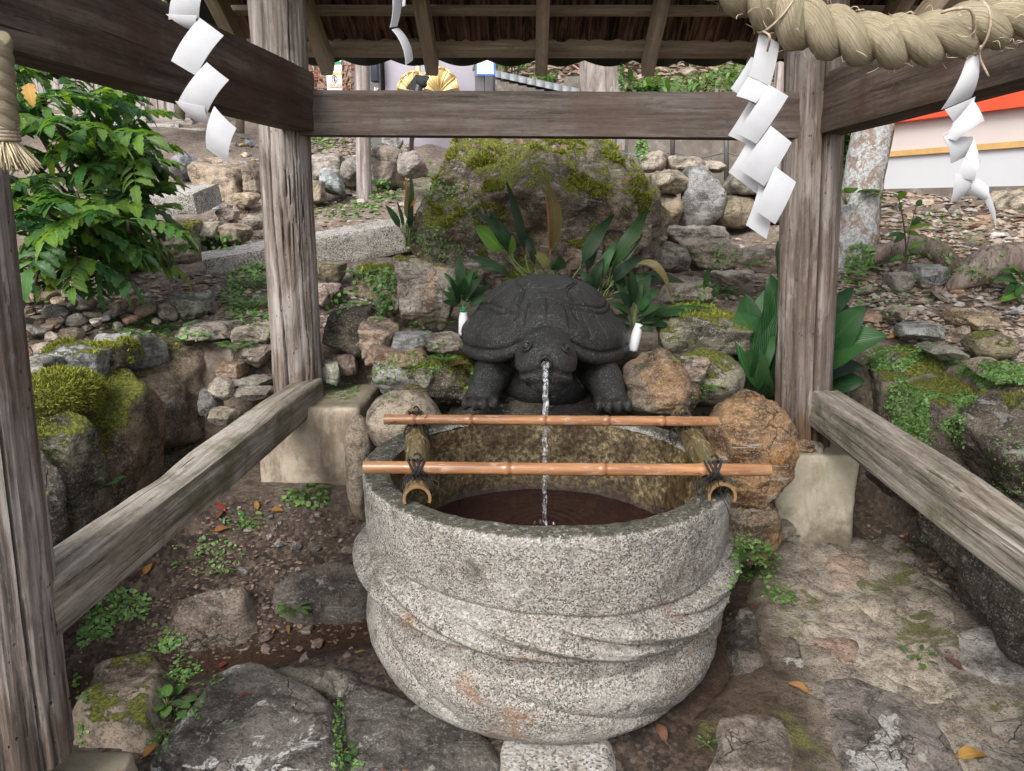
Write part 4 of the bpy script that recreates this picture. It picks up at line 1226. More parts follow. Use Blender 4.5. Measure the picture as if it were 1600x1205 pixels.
def make_shell():
    a, b, h = 0.318, 0.43, 0.272
    nph, nro = 520, 190
    ph = np.linspace(0, 2 * np.pi, nph, endpoint=False)
    ro = np.concatenate([np.linspace(0.0, 0.999, 160), np.linspace(0.999, 0.999, 1)])
    PH, RO = np.meshgrid(ph, ro)
    x = RO * np.cos(PH); y = RO * np.sin(PH)
    dome = np.clip(1 - RO ** 2.5, 0, 1) ** 0.60
    z = h * dome
    # raised arch over the neck, a flared lip
    arch = 0.080 * np.exp(-((x * a) / 0.115) ** 2) * sstep(-0.55, -0.98, y)
    z = z + arch
    flare = 0.030 * np.exp(-((RO - 0.965) / 0.05) ** 2)
    # grooves
    P = np.stack([x.ravel(), y.ravel()], 1)
    segs = []
    def pl(pts):
        for p, q in zip(pts[:-1], pts[1:]):
            segs.append((np.array(p), np.array(q)))
    L = [(-0.30, -0.86), (-0.235, -0.52), (-0.36, -0.30), (-0.255, 0.02), (-0.37, 0.26), (-0.25, 0.56), (-0.20, 0.8)]
    pl(L); pl([(-p, q) for p, q in L])
    L2 = [(p * 1.0 - 0.035, q) for p, q in L]
    pl(L2[:5]); pl([(-p, q) for p, q in L2[:5]])
    for q in ((-0.235, -0.52), (-0.255, 0.02), (-0.25, 0.56)):
        pl([q, (q[0] * 0.45, q[1] - 0.045), (-q[0] * 0.45, q[1] - 0.045), (-q[0], q[1])])
    for (p0, p1) in (((-0.36, -0.30), (-0.79, -0.40)), ((-0.37, 0.26), (-0.80, 0.25)), ((-0.235, -0.52), (-0.48, -0.70))):
        pl([p0, p1]); pl([(-p0[0], p0[1]), (-p1[0], p1[1])])
    dmin = np.full(len(P), 9.0)
    for p, q in segs:
        e = q - p
        t_ = np.clip(((P - p) @ e) / (e @ e), 0, 1)
        dmin = np.minimum(dmin, np.linalg.norm(P - p - t_[:, None] * e, axis=1))
    RH = RO.ravel(); PHr = PH.ravel()
    for r0 in (0.80, 0.845):
        dmin = np.minimum(dmin, np.abs(RH - r0 - 0.012 * np.sin(PHr * 8)))
    tick = np.abs(((PHr / (2 * np.pi) * 26) % 1) - 0.5) / 26 * 2 * np.pi * RH
    dmin = np.where((RH > 0.845) & (RH < 0.97), np.minimum(dmin, tick), dmin)
    g = np.exp(-(dmin / 0.0085) ** 2).reshape(RO.shape)
    # growth rings inside the lateral scutes
    ring = 0.5 + 0.5 * np.cos(np.clip(dmin, 0, 0.16) * 75).reshape(RO.shape)
    rel = -0.0075 * g + 0.0013 * ring * (RO > 0.5) * (RO < 0.8)
    Pn = np.stack([x.ravel(), y.ravel(), z.ravel()], 1)
    rel = rel + (0.005 * fbm(Pn * 3, 4, 101) + 0.0016 * fbm(Pn * 22, 3, 102)).reshape(RO.shape)
    nx, ny, nzn = x / a, y / b, 0.55 / h * np.ones_like(x)
    nl = np.sqrt(nx ** 2 + ny ** 2 + nzn ** 2)
    X = x * (a + flare) + rel * nx / nl
    Y = y * (b + flare) + rel * ny / nl
    Zz = z + rel * nzn / nl
    V = [np.stack([X, Y, Zz], -1).reshape(-1, 3)]
    gv = [g.ravel()]
    # thick lip turning under
    base = V[0].reshape(len(ro), nph, 3)[-1]
    for dr, dz in ((0.010, -0.010), (0.012, -0.026), (0.004, -0.042), (-0.025, -0.050), (-0.08, -0.040), (-0.16, -0.020)):
        q = base.copy()
        q[:, 0] += np.cos(ph) * dr; q[:, 1] += np.sin(ph) * dr; q[:, 2] += dz + 0.0025 * fbm(q * 20, 3, 103)
        V.append(q); gv.append(np.zeros(nph))
    return mesh('shell', np.concatenate(V), grid_faces(nph, len(ro) + 6, True), MAT['turtle'], True, {'groove': np.concatenate(gv)})
shell = obj('shell', make_shell(), turtle, (0, 0.0, 0.082), (R_(-3), 0, 0))
def loc_t(px, py, Y):
    return at(px, py, Y) - TC
mb = MB()
hc = loc_t(853, 563, 2.47)
ell(mb, hc, (0.106, 0.135, 0.098))
ell(mb, hc + np.array([0, -0.045, -0.030]), (0.094, 0.095, 0.072))           # muzzle
ell(mb, hc + np.array([0, 0.03, 0.035]), (0.092, 0.11, 0.075))
limb(mb, [hc + np.array([0, 0.06, 0.0]), hc + np.array([0, 0.2, -0.02]), hc + np.array([0, 0.36, -0.02])], [0.10, 0.115, 0.14])
ell(mb, (0, 0.08, -0.01), (0.22, 0.33, 0.075))                                # belly
ell(mb, (0, -0.14, -0.06), (0.19, 0.17, 0.10))
for s, sh_, el_, ft in ((-1, (782, 566, 2.80), (764, 592, 2.68), (752, 617, 2.60)), (1, (926, 568, 2.80), (944, 594, 2.68), (955, 619, 2.60))):
    limb(mb, [loc_t(*sh_), loc_t(*el_), loc_t(*ft)], [0.082, 0.070, 0.056])
    f = loc_t(*ft)
    ell(mb, f + np.array([0, -0.012, -0.014]), (0.066, 0.07, 0.034))
    for k in range(4):
        tx = (-0.048 + 0.032 * k)
        ell(mb, f + np.array([tx * 1.08, -0.070 - 0.014 * (1.5 - abs(k - 1.5)), -0.014]), (0.0150, 0.030, 0.026), 3)
    ell(mb, (s * 0.23, 0.27, -0.06), (0.09, 0.11, 0.07))
V, F, N = remesh(mb, 'body', 0.0062, 5, MAT['turtle'])
# mouth line, lower-lip step, eye sockets, nostrils
rel = V - hc
front = rel[:, 1] < 0.02
zm = -0.006 - 3.6 * rel[:, 0] ** 2
d = np.exp(-((rel[:, 2] - zm) / 0.0075) ** 2) * front * (np.abs(rel[:, 0]) < 0.098) * (np.abs(rel[:, 2]) < 0.12)
V = V - N * (0.016 * d)[:, None]
lowlip = sstep(-0.002, -0.010, rel[:, 2] - zm) * sstep(-0.085, -0.055, rel[:, 2] - zm) * sstep(-0.03, -0.06, rel[:, 1]) * sstep(0.085, 0.06, np.abs(rel[:, 0]))
V = V - N * (0.016 * lowlip)[:, None]
for s in (-1, 1):
    nc = np.linalg.norm(rel - np.array([s * 0.012, -0.118, 0.044]), axis=1)
    V = V - N * (0.006 * np.exp(-(nc / 0.006) ** 2))[:, None]
V = V + N * (0.0022 * fbm(V * 16, 4, 110) + 0.0012 * ridged(V * 45, 2, 111))[:, None]
body = obj('body', mesh('body', V, F, MAT['turtle']), turtle)
for px_, py_ in ((823, 541), (884, 543)):
    # push the eye out until it sits on the head surface
    rd = ray(px_, py_); rd = rd / np.linalg.norm(rd)
    o0 = np.array([0, 0, CAMH]) - TC
    w_ = V - o0
    al = w_ @ rd
    off_ = np.linalg.norm(w_ - al[:, None] * rd, axis=1)
    cand = off_ < 0.008
    dep = al[cand].min() if cand.any() else 2.4
    ep = o0 + rd * dep
    ni = N[np.argmin(np.linalg.norm(V - ep, axis=1))]
    ep = ep + ni * 0.001
    m2 = MB()
    ell(m2, (0, 0, 0), (0.0105, 0.0105, 0.009), 3)
    a = np.linspace(0, 2 * np.pi, 25)
    for rad, thick in ((0.0165, 0.0030), (0.0215, 0.0022)):
        ring = np.stack([rad * np.cos(a), rad * 1.0 * np.sin(a), np.full(25, 0.0005)], 1)
        v, f = tube(ring, thick, 8, cap=False)
        m2.add(v, f)
    A = frame_to(ni)
    obj('eye', m2.mesh('eye', MAT['turtle']), body, ep, rotmat(A))
# spout ring in the mouth
sp = loc_t(852, 566, 2.335)
pr = [(0.023, 0.04), (0.0215, -0.012), (0.020, -0.017), (0.0165, -0.017), (0.015, -0.012), (0.0145, 0.03)]
a = np.linspace(0, 2 * np.pi, 25)[:-1]
VV = np.concatenate([np.stack([r * np.cos(a), np.full(24, yy), r * np.sin(a)], 1) for r, yy in pr])
obj('spout', mesh('spout', VV, grid_faces(24, 6, True), MAT['turtle']), turtle, sp)
# jet
j0 = at(852, 570, 2.325); j1 = np.array([0.052, 2.24, WATZ - 0.004])
n = 160
s = np.linspace(0, 1, n)
JP = np.stack([j0[0] + (j1[0] - j0[0]) * s, j0[1] + (j1[1] - j0[1]) * np.sqrt(s), j0[2] + (j1[2] - j0[2]) * s ** 1.25], 1)
JP[:, 0] += 0.0016 * np.sin(s * 46) + 0.001 * np.sin(s * 91)
jr = 0.0092 - 0.0032 * s + 0.0012 * fbm(np.stack([s * 9, 0 * s, 0 * s], 1), 3, 77)
jr[:6] *= np.linspace(1.35, 1.0, 6)
v, f = tube(JP, jr, 14)
nn = 0.0030 * fbm(v * np.array([110, 110, 16]), 3, 120)
v[:, 0] += nn
jet = obj('water_jet', mesh('water_jet', v, f, MAT['jet']), loc=(0, 0, 0), label='thin clear jet of water falling from the turtle mouth into the basin', cat='water jet')
mbd = MB()
for k in range(26):
    t_ = RNG.rand()
    c = JP[int(t_ * (n - 1))] + np.append(RNG.normal(0, 0.012 * (0.4 + t_), 2), RNG.normal(0, 0.01))
    if t_ > 0.9: c[2] = WATZ + RNG.rand() * 0.05
    vv, ff = ico(1)
    mbd.add(vv * RNG.uniform(0.0012, 0.0028) + c, ff)
obj('droplets', mbd.mesh('droplets', MAT['water']), jet, kind='stuff')

# ---------------------------------------------------------------- bamboo rest
rack = thing('bamboo_ladle_rest', 'two red brown bamboo rods tied onto two split poles across the basin', 'bamboo rest', (BX, 2.1, RIMZ))
RK = np.array([BX, 2.1, RIMZ])
def bamboo(name, p0, p1, r, mat, nodes, half=False, seed=0, tips=0.05):
    p0, p1 = np.asarray(p0, float), np.asarray(p1, float)
    L = np.linalg.norm(p1 - p0)
    A = frame_to(p1 - p0)
    nseg = 220
    zs = np.linspace(0, L, nseg)
    rr = r * (1 + 0.025 * fbm(np.stack([zs * 5, 0 * zs, 0 * zs], 1) + seed, 2, seed))
    nd = np.zeros(nseg)
    for q in nodes:
        x = (zs / L - q) * L
        rr = rr + r * 0.13 * np.exp(-(x / 0.006) ** 2) - r * 0.10 * np.exp(-((x - 0.011) / 0.004) ** 2)
        nd = np.maximum(nd, 0.8 * np.exp(-((x - 0.010) / 0.0035) ** 2))
    nu = 26
    if half:
        a = np.linspace(-0.12 * np.pi, 1.12 * np.pi, nu)
    else:
        a = np.linspace(0, 2 * np.pi, nu, endpoint=False)
    V, ND, TP = [], [], []
    bend = 0.004 * np.sin(zs / L * np.pi * 1.3 + seed)
    for i in range(nseg):
        V.append(np.stack([rr[i] * np.cos(a) + bend[i], rr[i] * np.sin(a), np.full(nu, zs[i])], 1))
        ND.append(np.full(nu, nd[i]))
        TP.append(np.full(nu, max(0, 1 - min(zs[i], L - zs[i]) / tips) if tips else 0))
    if half:
        for i in range(nseg):                  # inner wall
            V.append(np.stack([rr[i] * 0.80 * np.cos(a) + bend[i], rr[i] * 0.80 * np.sin(a), np.full(nu, zs[i])], 1))
            ND.append(np.zeros(nu)); TP.append(np.full(nu, 0.5))
        F = grid_faces(nu, nseg).tolist() + grid_faces(nu, nseg, off=nu * nseg)[:, ::-1].tolist()
        o = nu * nseg
        for e in (0, nseg - 1):
            for k in range(nu - 1):
                q = [e * nu + k, e * nu + k + 1, o + e * nu + k + 1, o + e * nu + k]
                F.append(q if e else q[::-1])
        for i in range(nseg - 1):
            F.append([i * nu, o + i * nu, o + (i + 1) * nu, (i + 1) * nu])
            k = nu - 1
            F.append([i * nu + k, (i + 1) * nu + k, o + (i + 1) * nu + k, o + i * nu + k])
    else:
        F = grid_faces(nu, nseg, True).tolist()
        V.append(V[0]); V.append(V[nseg - 1])
        for q in (0, 1):
            ND.append(np.zeros(nu)); TP.append(np.full(nu, 1.0))
        F.append([nseg * nu + k for k in range(nu)][::-1])
        F.append([(nseg + 1) * nu + k for k in range(nu)])
    me = mesh(name, np.concatenate(V), F, mat, True, {'node': np.concatenate(ND), 'tip': np.concatenate(TP)})
    set_sharp(me, 0.9)
    return obj(name, me, rack, p0 - RK, rotmat(A))
PZ = RIMZ + 0.085
b0, b1 = onz(600, 656, PZ), onz(1121, 658, PZ)
f0_, f1_ = onz(568, 731, PZ), onz(1203, 734, PZ)
bamboo('rod', b0, b1, 0.0162, MAT['bamboo'], (0.085, 0.255, 0.475, 0.665, 0.83), seed=1, tips=0.045)
bamboo('rod', f0_, f1_, 0.0164, MAT['bamboo'], (0.115, 0.35, 0.585, 0.83), seed=2, tips=0.075)
c0a, c0b = onz(652, 780, RIMZ + 0.016), onz(649, 652, RIMZ + 0.028)
c1a, c1b = onz(1127, 776, RIMZ + 0.016), onz(1066, 652, RIMZ + 0.028)
A_up = (0, 0, 1)
bamboo('split_pole', c0a, c0b, 0.036, MAT['greenbamboo'], (0.12, 0.56), half=True, seed=3, tips=0.03)
bamboo('split_pole', c1a, c1b, 0.037, MAT['greenbamboo'], (0.10, 0.5), half=True, seed=4, tips=0.03)
def lashing(p, along, cross, seed):
    """black cord wound round a rod and the pole below"""
    rg = np.random.RandomState(seed)
    m = MB()
    along, cross = np.asarray(along) / np.linalg.norm(along), np.asarray(cross) / np.linalg.norm(cross)
    up = np.array([0, 0, 1.0])
    for k in range(5):                          # loops round the rod, diagonal
        a = np.linspace(0, 2 * np.pi, 30)
        sh_ = (k - 2) * 0.0055
        P = p + along * sh_ + (np.cos(a)[:, None] * cross + np.sin(a)[:, None] * up) * 0.0215 + along * (0.012 * np.sin(a))[:, None] * (1 if k % 2 else -1)
        v, f = tube(P, 0.0032, 7, cap=False); m.add(v, f)
    for k in range(3):                          # loops round the split pole
        a = np.linspace(-0.15 * np.pi, 1.15 * np.pi, 26)
        sh_ = -0.004 + k * 0.0055
        P = p - up * 0.052 - cross * sh_ + (np.cos(a)[:, None] * along + np.sin(a)[:, None] * up) * (0.0385 + 0.0012 * math.sin(k * 3))
        v, f = tube(P + rg.normal(0, 0.0006, P.shape), 0.0021, 6); m.add(v, f)
    for k in range(26):                         # frayed ends
        q = p + rg.normal(0, 0.012, 3) - up * 0.015
        e = q + rg.normal(0, 0.03, 3) - up * 0.018
        v, f = tube(spline([q, (q + e) / 2 + rg.normal(0, 0.008, 3), e], 8), 0.0011, 4); m.add(v, f)
    v, f = tube(spline([p + up * 0.018, p + up * 0.03 + along * 0.01, p + up * 0.04 + along * 0.002, p + up * 0.034 - along * 0.008], 12), 0.0028, 6); m.add(v, f)
    obj('cord', m.mesh('cord', MAT['cord']), rack, -RK)
for px_, py_, (q0, q1), (e0, e1) in ((650, 654, (b0, b1), (c0a, c0b)), (1066, 656, (b0, b1), (c1a, c1b)), (652, 731, (f0_, f1_), (c0a, c0b)), (1114, 734, (f0_, f1_), (c1a, c1b))):
    lashing(onz(px_, py_, PZ), q1 - q0, e1 - e0, px_)

# ---------------------------------------------------------------- straw rope
RY = 1.12
rp = [(960, -200), (1050, -105), (1120, -42), (1200, 4), (1245, 34), (1300, 52), (1350, 62), (1400, 66), (1450, 62), (1500, 50), (1550, 37), (1600, 23), (1660, -4), (1740, -52), (1810, -130), (1860, -230)]
RP = spline([at(x, y, RY) for x, y in rp], 420)
seg = np.linalg.norm(np.diff(RP, axis=0), axis=1)
sl_ = np.concatenate([[0], np.cumsum(seg)])
rope = thing('straw_rope', 'thick twisted straw rope sagging across the front of the shelter', 'rope', RP[200])
T = np.gradient(RP, axis=0); T /= np.linalg.norm(T, axis=1)[:, None]
Nn = np.cross(T, np.array([0, 1.0, 0])); Nn /= np.linalg.norm(Nn, axis=1)[:, None]
Bn = np.cross(T, Nn)
PITCHR = 0.092
for k in range(2):
    ang = 2 * np.pi * (k / 2.0) + 2 * np.pi * sl_ / PITCHR
    cen = RP + 0.0168 * (np.cos(ang)[:, None] * Nn + np.sin(ang)[:, None] * Bn)
    Ts = np.gradient(cen, axis=0); Ts /= np.linalg.norm(Ts, axis=1)[:, None]
    x = np.cos(ang)[:, None] * Nn + np.sin(ang)[:, None] * Bn
    x = x - Ts * (x * Ts).sum(1)[:, None]; x /= np.linalg.norm(x, axis=1)[:, None]
    y = np.cross(Ts, x)
    nu = 40
    a = np.linspace(0, 2 * np.pi, nu, endpoint=False)
    V = []; FB = []
    for i in range(len(cen)):
        aa_ = a + 5.0 * sl_[i] / PITCHR * 0.25
        nzr = 0.0190 + 0.0013 * vnoise(np.stack([np.cos(a) * 5, np.sin(a) * 5, np.full(nu, sl_[i] * 9 + k * 5)], 1), 130) + 0.0007 * vnoise(np.stack([np.cos(a) * 14, np.sin(a) * 14, np.full(nu, sl_[i] * 8)], 1), 131)
        V.append(cen[i] + nzr[:, None] * (np.cos(a)[:, None] * x[i] + np.sin(a)[:, None] * y[i]))
        fa = a + 66.0 * sl_[i]
        FB.append(np.stack([np.cos(fa) + k * 5.0, np.sin(fa), np.full(nu, sl_[i] * 14)], 1))
    me = mesh('strand', np.concatenate(V) - RP[200], grid_faces(nu, len(cen), True), MAT['straw'], True, {'fib': np.concatenate(FB)})
    obj('strand', me, rope)
m = MB()
for k in range(240):
    i = RNG.randint(10, 405)
    a = RNG.uniform(0, 2 * np.pi)
    o0 = RP[i] + 0.0350 * (math.cos(a) * Nn[i] + math.sin(a) * Bn[i])
    d = T[i] * RNG.uniform(0.4, 1) * RNG.choice([-1, 1]) + 0.5 * (math.cos(a) * Nn[i] + math.sin(a) * Bn[i]) * RNG.uniform(-0.1, 0.8) + RNG.normal(0, 0.25, 3)
    Ln = RNG.uniform(0.006, 0.024)
    e = o0 + d * Ln
    v, f = tube(spline([o0, (o0 + e) / 2 + RNG.normal(0, 0.003, 3), e - np.array([0, 0, 0.004])], 6), [0.00045] * 5 + [0.00015], 3, cap=False)
    m.add(v, f)
fo = obj('loose_fibre', m.mesh('loose_fibre', MAT['fibre']), rope, -RP[200], kind='stuff')

def near_rope(x):
    i = np.argmin([abs((lambda d: d)(CXP + FPX * ((p - np.array([0, 0, CAMH])) @ CR) / ((p - np.array([0, 0, CAMH])) @ _fw)) - x) for p in RP])
    return i
def twine_ring(m, i, seed):
    a = np.linspace(0, 2 * np.pi, 40)
    for k in range(1):
        sl2 = T[i] * (0.006 * k) + 0 * a[:, None]
        P = RP[i] + sl2 + (np.cos(a)[:, None] * Nn[i] + np.sin(a)[:, None] * Bn[i]) * 0.0362 + T[i] * (0.008 * np.sin(a + seed))[:, None]
        v, f = tube(P, 0.0017, 6, cap=False); m.add(v, f)

# ---------------------------------------------------------------- folded paper streamers
def paper_panel(parent, poly, Y, dz=0.0, bow=0.006, tilt=0.0, nsub=9):
    """a curved sheet through four photo corners (ordered round); Y distance, dz per-corner depth"""
    dzs = dz if hasattr(dz, '__len__') else [dz] * 4
    c = [at(x, y, Y + d) for (x, y), d in zip(poly, dzs)]
    us = np.linspace(0, 1, nsub)
    U_, V_ = np.meshgrid(us, us)
    u, v = U_.ravel()[:, None], V_.ravel()[:, None]
    P = (1 - u) * (1 - v) * c[0] + u * (1 - v) * c[1] + u * v * c[2] + (1 - u) * v * c[3]
    nrm = np.cross(c[1] - c[0], c[3] - c[0]); nrm /= np.linalg.norm(nrm) + 1e-9
    if nrm[1] > 0: nrm = -nrm
    P = P + nrm * (bow * 4 * (u * (1 - u) * 0.3 + v * (1 - v) * 0.9 - 0.3))
    P2_ = P - nrm * 0.0007
    n = nsub * nsub
    F = grid_faces(nsub, nsub).tolist() + (grid_faces(nsub, nsub, off=n)[:, ::-1]).tolist()
    ed = list(range(nsub)) + [i * nsub + nsub - 1 for i in range(1, nsub)] + [n - 1 - i for i in range(1, nsub)] + [(nsub - 1 - i) * nsub for i in range(1, nsub)]
    for a_, b_ in zip(ed[:-1], ed[1:]):
        F.append([a_, a_ + n, b_ + n, b_])
    base = np.array(parent.location)
    me = mesh('paper_fold', np.concatenate([P, P2_]) - base, F, MAT['paper'])
    set_sharp(me, 0.8)
    return obj('paper_fold', me, parent)
def streamer(label, top, panels, Y):
    t = thing('paper_streamer', label, 'paper streamer', at(*top, Y), 'white paper streamers hanging from the straw rope')
    for p in panels:
        paper_panel(t, p[0], Y, p[1] if len(p) > 1 else 0.0, p[2] if len(p) > 2 else 0.005)
    return t
st = streamer('largest white zigzag paper streamer, doubled, hanging before the rear post beside the basin', (1190, 50), [
    ([(1188, 50), (1220, 67), (1205, 134), (1171, 118)], 0.012, 0.004),
    ([(1171, 118), (1205, 134), (1183, 159), (1152, 148)], (0.012, 0.012, 0.0, 0.0), 0.003),
    ([(1203, 132), (1234, 150), (1184, 225), (1152, 208)], (0.0, 0.0, 0.008, 0.008), 0.006),
    ([(1206, 197), (1239, 223), (1196, 292), (1154, 264)], (-0.008, -0.008, 0.002, 0.002), 0.006),
    ([(1213, 261), (1246, 285), (1213, 352), (1179, 328)], (-0.014, -0.014, -0.006, -0.006), 0.006),
    ([(1175, 88), (1186, 96), (1158, 150), (1143, 138)], 0.03, 0.003),
    ([(1172, 158), (1190, 170), (1176, 229), (1139, 211)], 0.028, 0.004),
    ([(1172, 216), (1192, 230), (1186, 304), (1140, 269)], 0.024, 0.005),
    ([(1188, 290), (1212, 310), (1199, 374), (1167, 352)], 0.018, 0.004)], RY - 0.01)
m = MB(); i = near_rope(1213); twine_ring(m, i, 0.0)
v, f = tube(spline([RP[i] - Nn[i] * 0.036 + np.array([0, -0.008, 0]), at(1203, 58, RY - 0.03), at(1199, 80, RY - 0.012)], 12), 0.0016, 6); m.add(v, f)
obj('twine', m.mesh('twine', MAT['twine']), st, -np.array(st.location))
streamer('white zigzag paper streamer hanging before the dark side beam next to the leafy bush', (300, -20), [
    ([(276, -40), (320, -30), (306, 26), (258, 28)], 0.0, 0.008),
    ([(258, 24), (306, 26), (304, 48), (290, 46)], (0.0, 0.0, 0.01, 0.01), 0.003),
    ([(308, 25), (346, 53), (303, 117), (263, 93)], (0.0, 0.0, -0.004, -0.004), 0.007),
    ([(318, 96), (353, 124), (318, 178), (272, 160)], (-0.008, -0.008, -0.002, -0.002), 0.008),
    ([(272, 160), (318, 168), (326, 196), (303, 190)], (-0.002, -0.002, 0.012, 0.012), 0.003),
    ([(327, 167), (362, 202), (351, 257), (315, 233)], (-0.012, -0.012, -0.004, 0.004), 0.010)], RY - 0.02)
s3 = streamer('white spiralling paper streamer hanging in front of the red and white building', (1525, 82), [
    ([(1521, 81), (1537, 86), (1526, 152), (1478, 172)], (0.0, 0.0, 0.01, 0.01), 0.012),
    ([(1478, 172), (1526, 152), (1512, 180), (1494, 197)], (0.01, 0.01, 0.02, 0.02), 0.002),
    ([(1527, 155), (1542, 184), (1496, 216), (1477, 213)], (0.0, -0.01, -0.01, 0.0), 0.010),
    ([(1494, 196), (1527, 156), (1520, 190), (1478, 213)], (0.012, 0.0, 0.004, 0.004), 0.004),
    ([(1478, 213), (1524, 214), (1514, 244), (1490, 256)], (0.0, 0.012, 0.014, 0.010), 0.004),
    ([(1523, 214), (1534, 249), (1522, 280), (1494, 274)], (0.0, -0.012, -0.012, -0.004), 0.008),
    ([(1494, 272), (1524, 278), (1512, 305), (1487, 319)], (-0.004, -0.004, 0.006, 0.006), 0.004),
    ([(1524, 277), (1546, 293), (1545, 318), (1514, 304)], (-0.006, -0.010, -0.01, 0.002), 0.006),
    ([(1545, 293), (1552, 306), (1561, 356), (1544, 316)], (-0.010, -0.006, 0.0, -0.008), 0.004)], RY - 0.02)
m = MB(); i = near_rope(1515); twine_ring(m, i, 0.6)
v, f = tube(spline([RP[i] - Nn[i] * 0.036 + np.array([0, -0.008, 0]), at(1533, 72, RY - 0.03), at(1531, 90, RY - 0.02), at(1545, 120, RY - 0.02)], 14), 0.0015, 6); m.add(v, f)
v, f = tube(spline([RP[i] - Nn[i] * 0.044, at(1520, 22, RY - 0.05), at(1495, 14, RY - 0.05), at(1470, 20, RY - 0.04)], 14), 0.0022, 6); m.add(v, f)
obj('twine', m.mesh('twine', MAT['twine']), s3, -np.array(s3.location))
streamer('thin white paper streamer seen edge on, hanging below the bark roof', (620, -10), [
    ([(614, -40), (630, -40), (630, 40), (619, 42)], (0.0, 0.03, 0.03, 0.0), 0.008),
    ([(619, 42), (630, 40), (652, 90), (641, 98)], (0.0, 0.03, 0.02, -0.01), 0.006),
    ([(630, -40), (635, -40), (633, 8), (628, 10)], 0.0, 0.002)], RY)
# rope tassel beside the near post
tp = at(-2, 200, 1.10)
tas = thing('rope_tassel', 'straw rope end bound with twine and fanned into a brush beside the near front post', 'tassel', tp)
for k in range(3):
    s_ = np.linspace(0, 1, 60)
    ang = 2 * np.pi * (k / 3 + s_ * 2.0)
    ax_ = at(-16, 60, 1.10) + (tp - at(-16, 60, 1.10)) * s_[:, None]
    P = ax_ + 0.013 * np.stack([np.cos(ang), np.sin(ang), 0 * ang], 1)
    v, f = tube(P, 0.0145, 16)
    fa = np.tile(np.linspace(0, 2 * np.pi, 16, endpoint=False), 60) + np.repeat(s_ * 12, 16)
    fb = np.stack([np.cos(fa) + k * 5, np.sin(fa), np.repeat(s_ * 2, 16)], 1)
    obj('strand', mesh('strand', v - tp, f, MAT['straw'], True, {'fib': fb}), tas)
m = MB()
for k in range(5):
    a = np.linspace(0, 2 * np.pi, 24)
    q = tp + np.array([0, 0, 0.004 - k * 0.005])
    v, f = tube(q + np.stack([np.cos(a), np.sin(a), 0.05 * np.sin(a)], 1) * 0.0235, 0.003, 6, cap=False); m.add(v, f)
obj('binding', m.mesh('binding', MAT['twine']), tas, -tp)
m = MB()
for k in range(420):
    a = RNG.uniform(0, 2 * np.pi); q = math.sqrt(RNG.rand())
    p0 = tp + np.array([math.cos(a) * q * 0.021, math.sin(a) * q * 0.021, -0.018])
    d = np.array([math.cos(a) * q * 0.024 + RNG.normal(0, 0.004), math.sin(a) * q * 0.03, -RNG.uniform(0.030, 0.042)])
    v, f = tube(np.array([p0, p0 + d * 0.5 + RNG.normal(0, 0.001, 3), p0 + d]), [0.0011, 0.001, 0.0006], 4, cap=False)
    m.add(v, f)
obj('bristles', m.mesh('bristles', MAT['fibre']), tas, -tp, kind='stuff')
# ---------------------------------------------------------------- stones
def rock_mesh(name, seed, sub, dims, planes=14, flat=0.72, rough=0.06, freq=2.0, mat='rock', layer=0.0, sharp=48.0, ax=None):
    rg = np.random.RandomState(seed)
    d, f = ico(sub)
    N = rg.normal(0, 1, (planes, 3)); N /= np.linalg.norm(N, axis=1)[:, None]
    c = rg.uniform(flat, 1.02, planes)
    if flat < 0.8:                                # blocky: six jittered faces of a rough cuboid
        B6 = np.array([(1, 0, 0), (-1, 0, 0), (0, 1, 0), (0, -1, 0), (0, 0, 1), (0, 0, -1)], float) + rg.normal(0, 0.20, (6, 3))
        B6 /= np.linalg.norm(B6, axis=1)[:, None]
        N = np.vstack([N, B6]); c = np.append(c, rg.uniform(0.60, 0.76, 6))
    dn = np.clip(d @ N.T, 1e-3, None) / c
    r = (1 + (dn ** sharp).sum(1)) ** (-1 / sharp)
    p = d * r[:, None]
    p = p + d * (0.06 * fbm(d * 1.6 + seed, 3, seed))[:, None]
    lo, hi = p.min(0), p.max(0)
    p = (p - (lo + hi) / 2) / (hi - lo) * np.asarray(dims)
    s = float(np.mean(dims))
    q = p / s
    amp = rough * s
    nz0 = 0.35 * fbm(q * 14 + seed, 4, seed + 6) if sub > 3 else 0
    nz_ = fbm(q * freq * 2 + seed * 1.3, 5, seed) + 0.55 * ridged(q * freq * 3.2 + seed, 4, seed + 1) * 0.6
    nz_ = nz_ + nz0
    if layer:
        nz_ = nz_ + layer * ridged(np.stack([q[:, 0] * 1.5, q[:, 1] * 1.5 + q[:, 2], q[:, 2] * 7], 1) + seed, 3, seed + 2)
    p = p + d * (amp * nz_)[:, None]
    me = mesh(name, p, f, MAT[mat])
    if sub <= 3: set_sharp(me, 0.42)
    return me
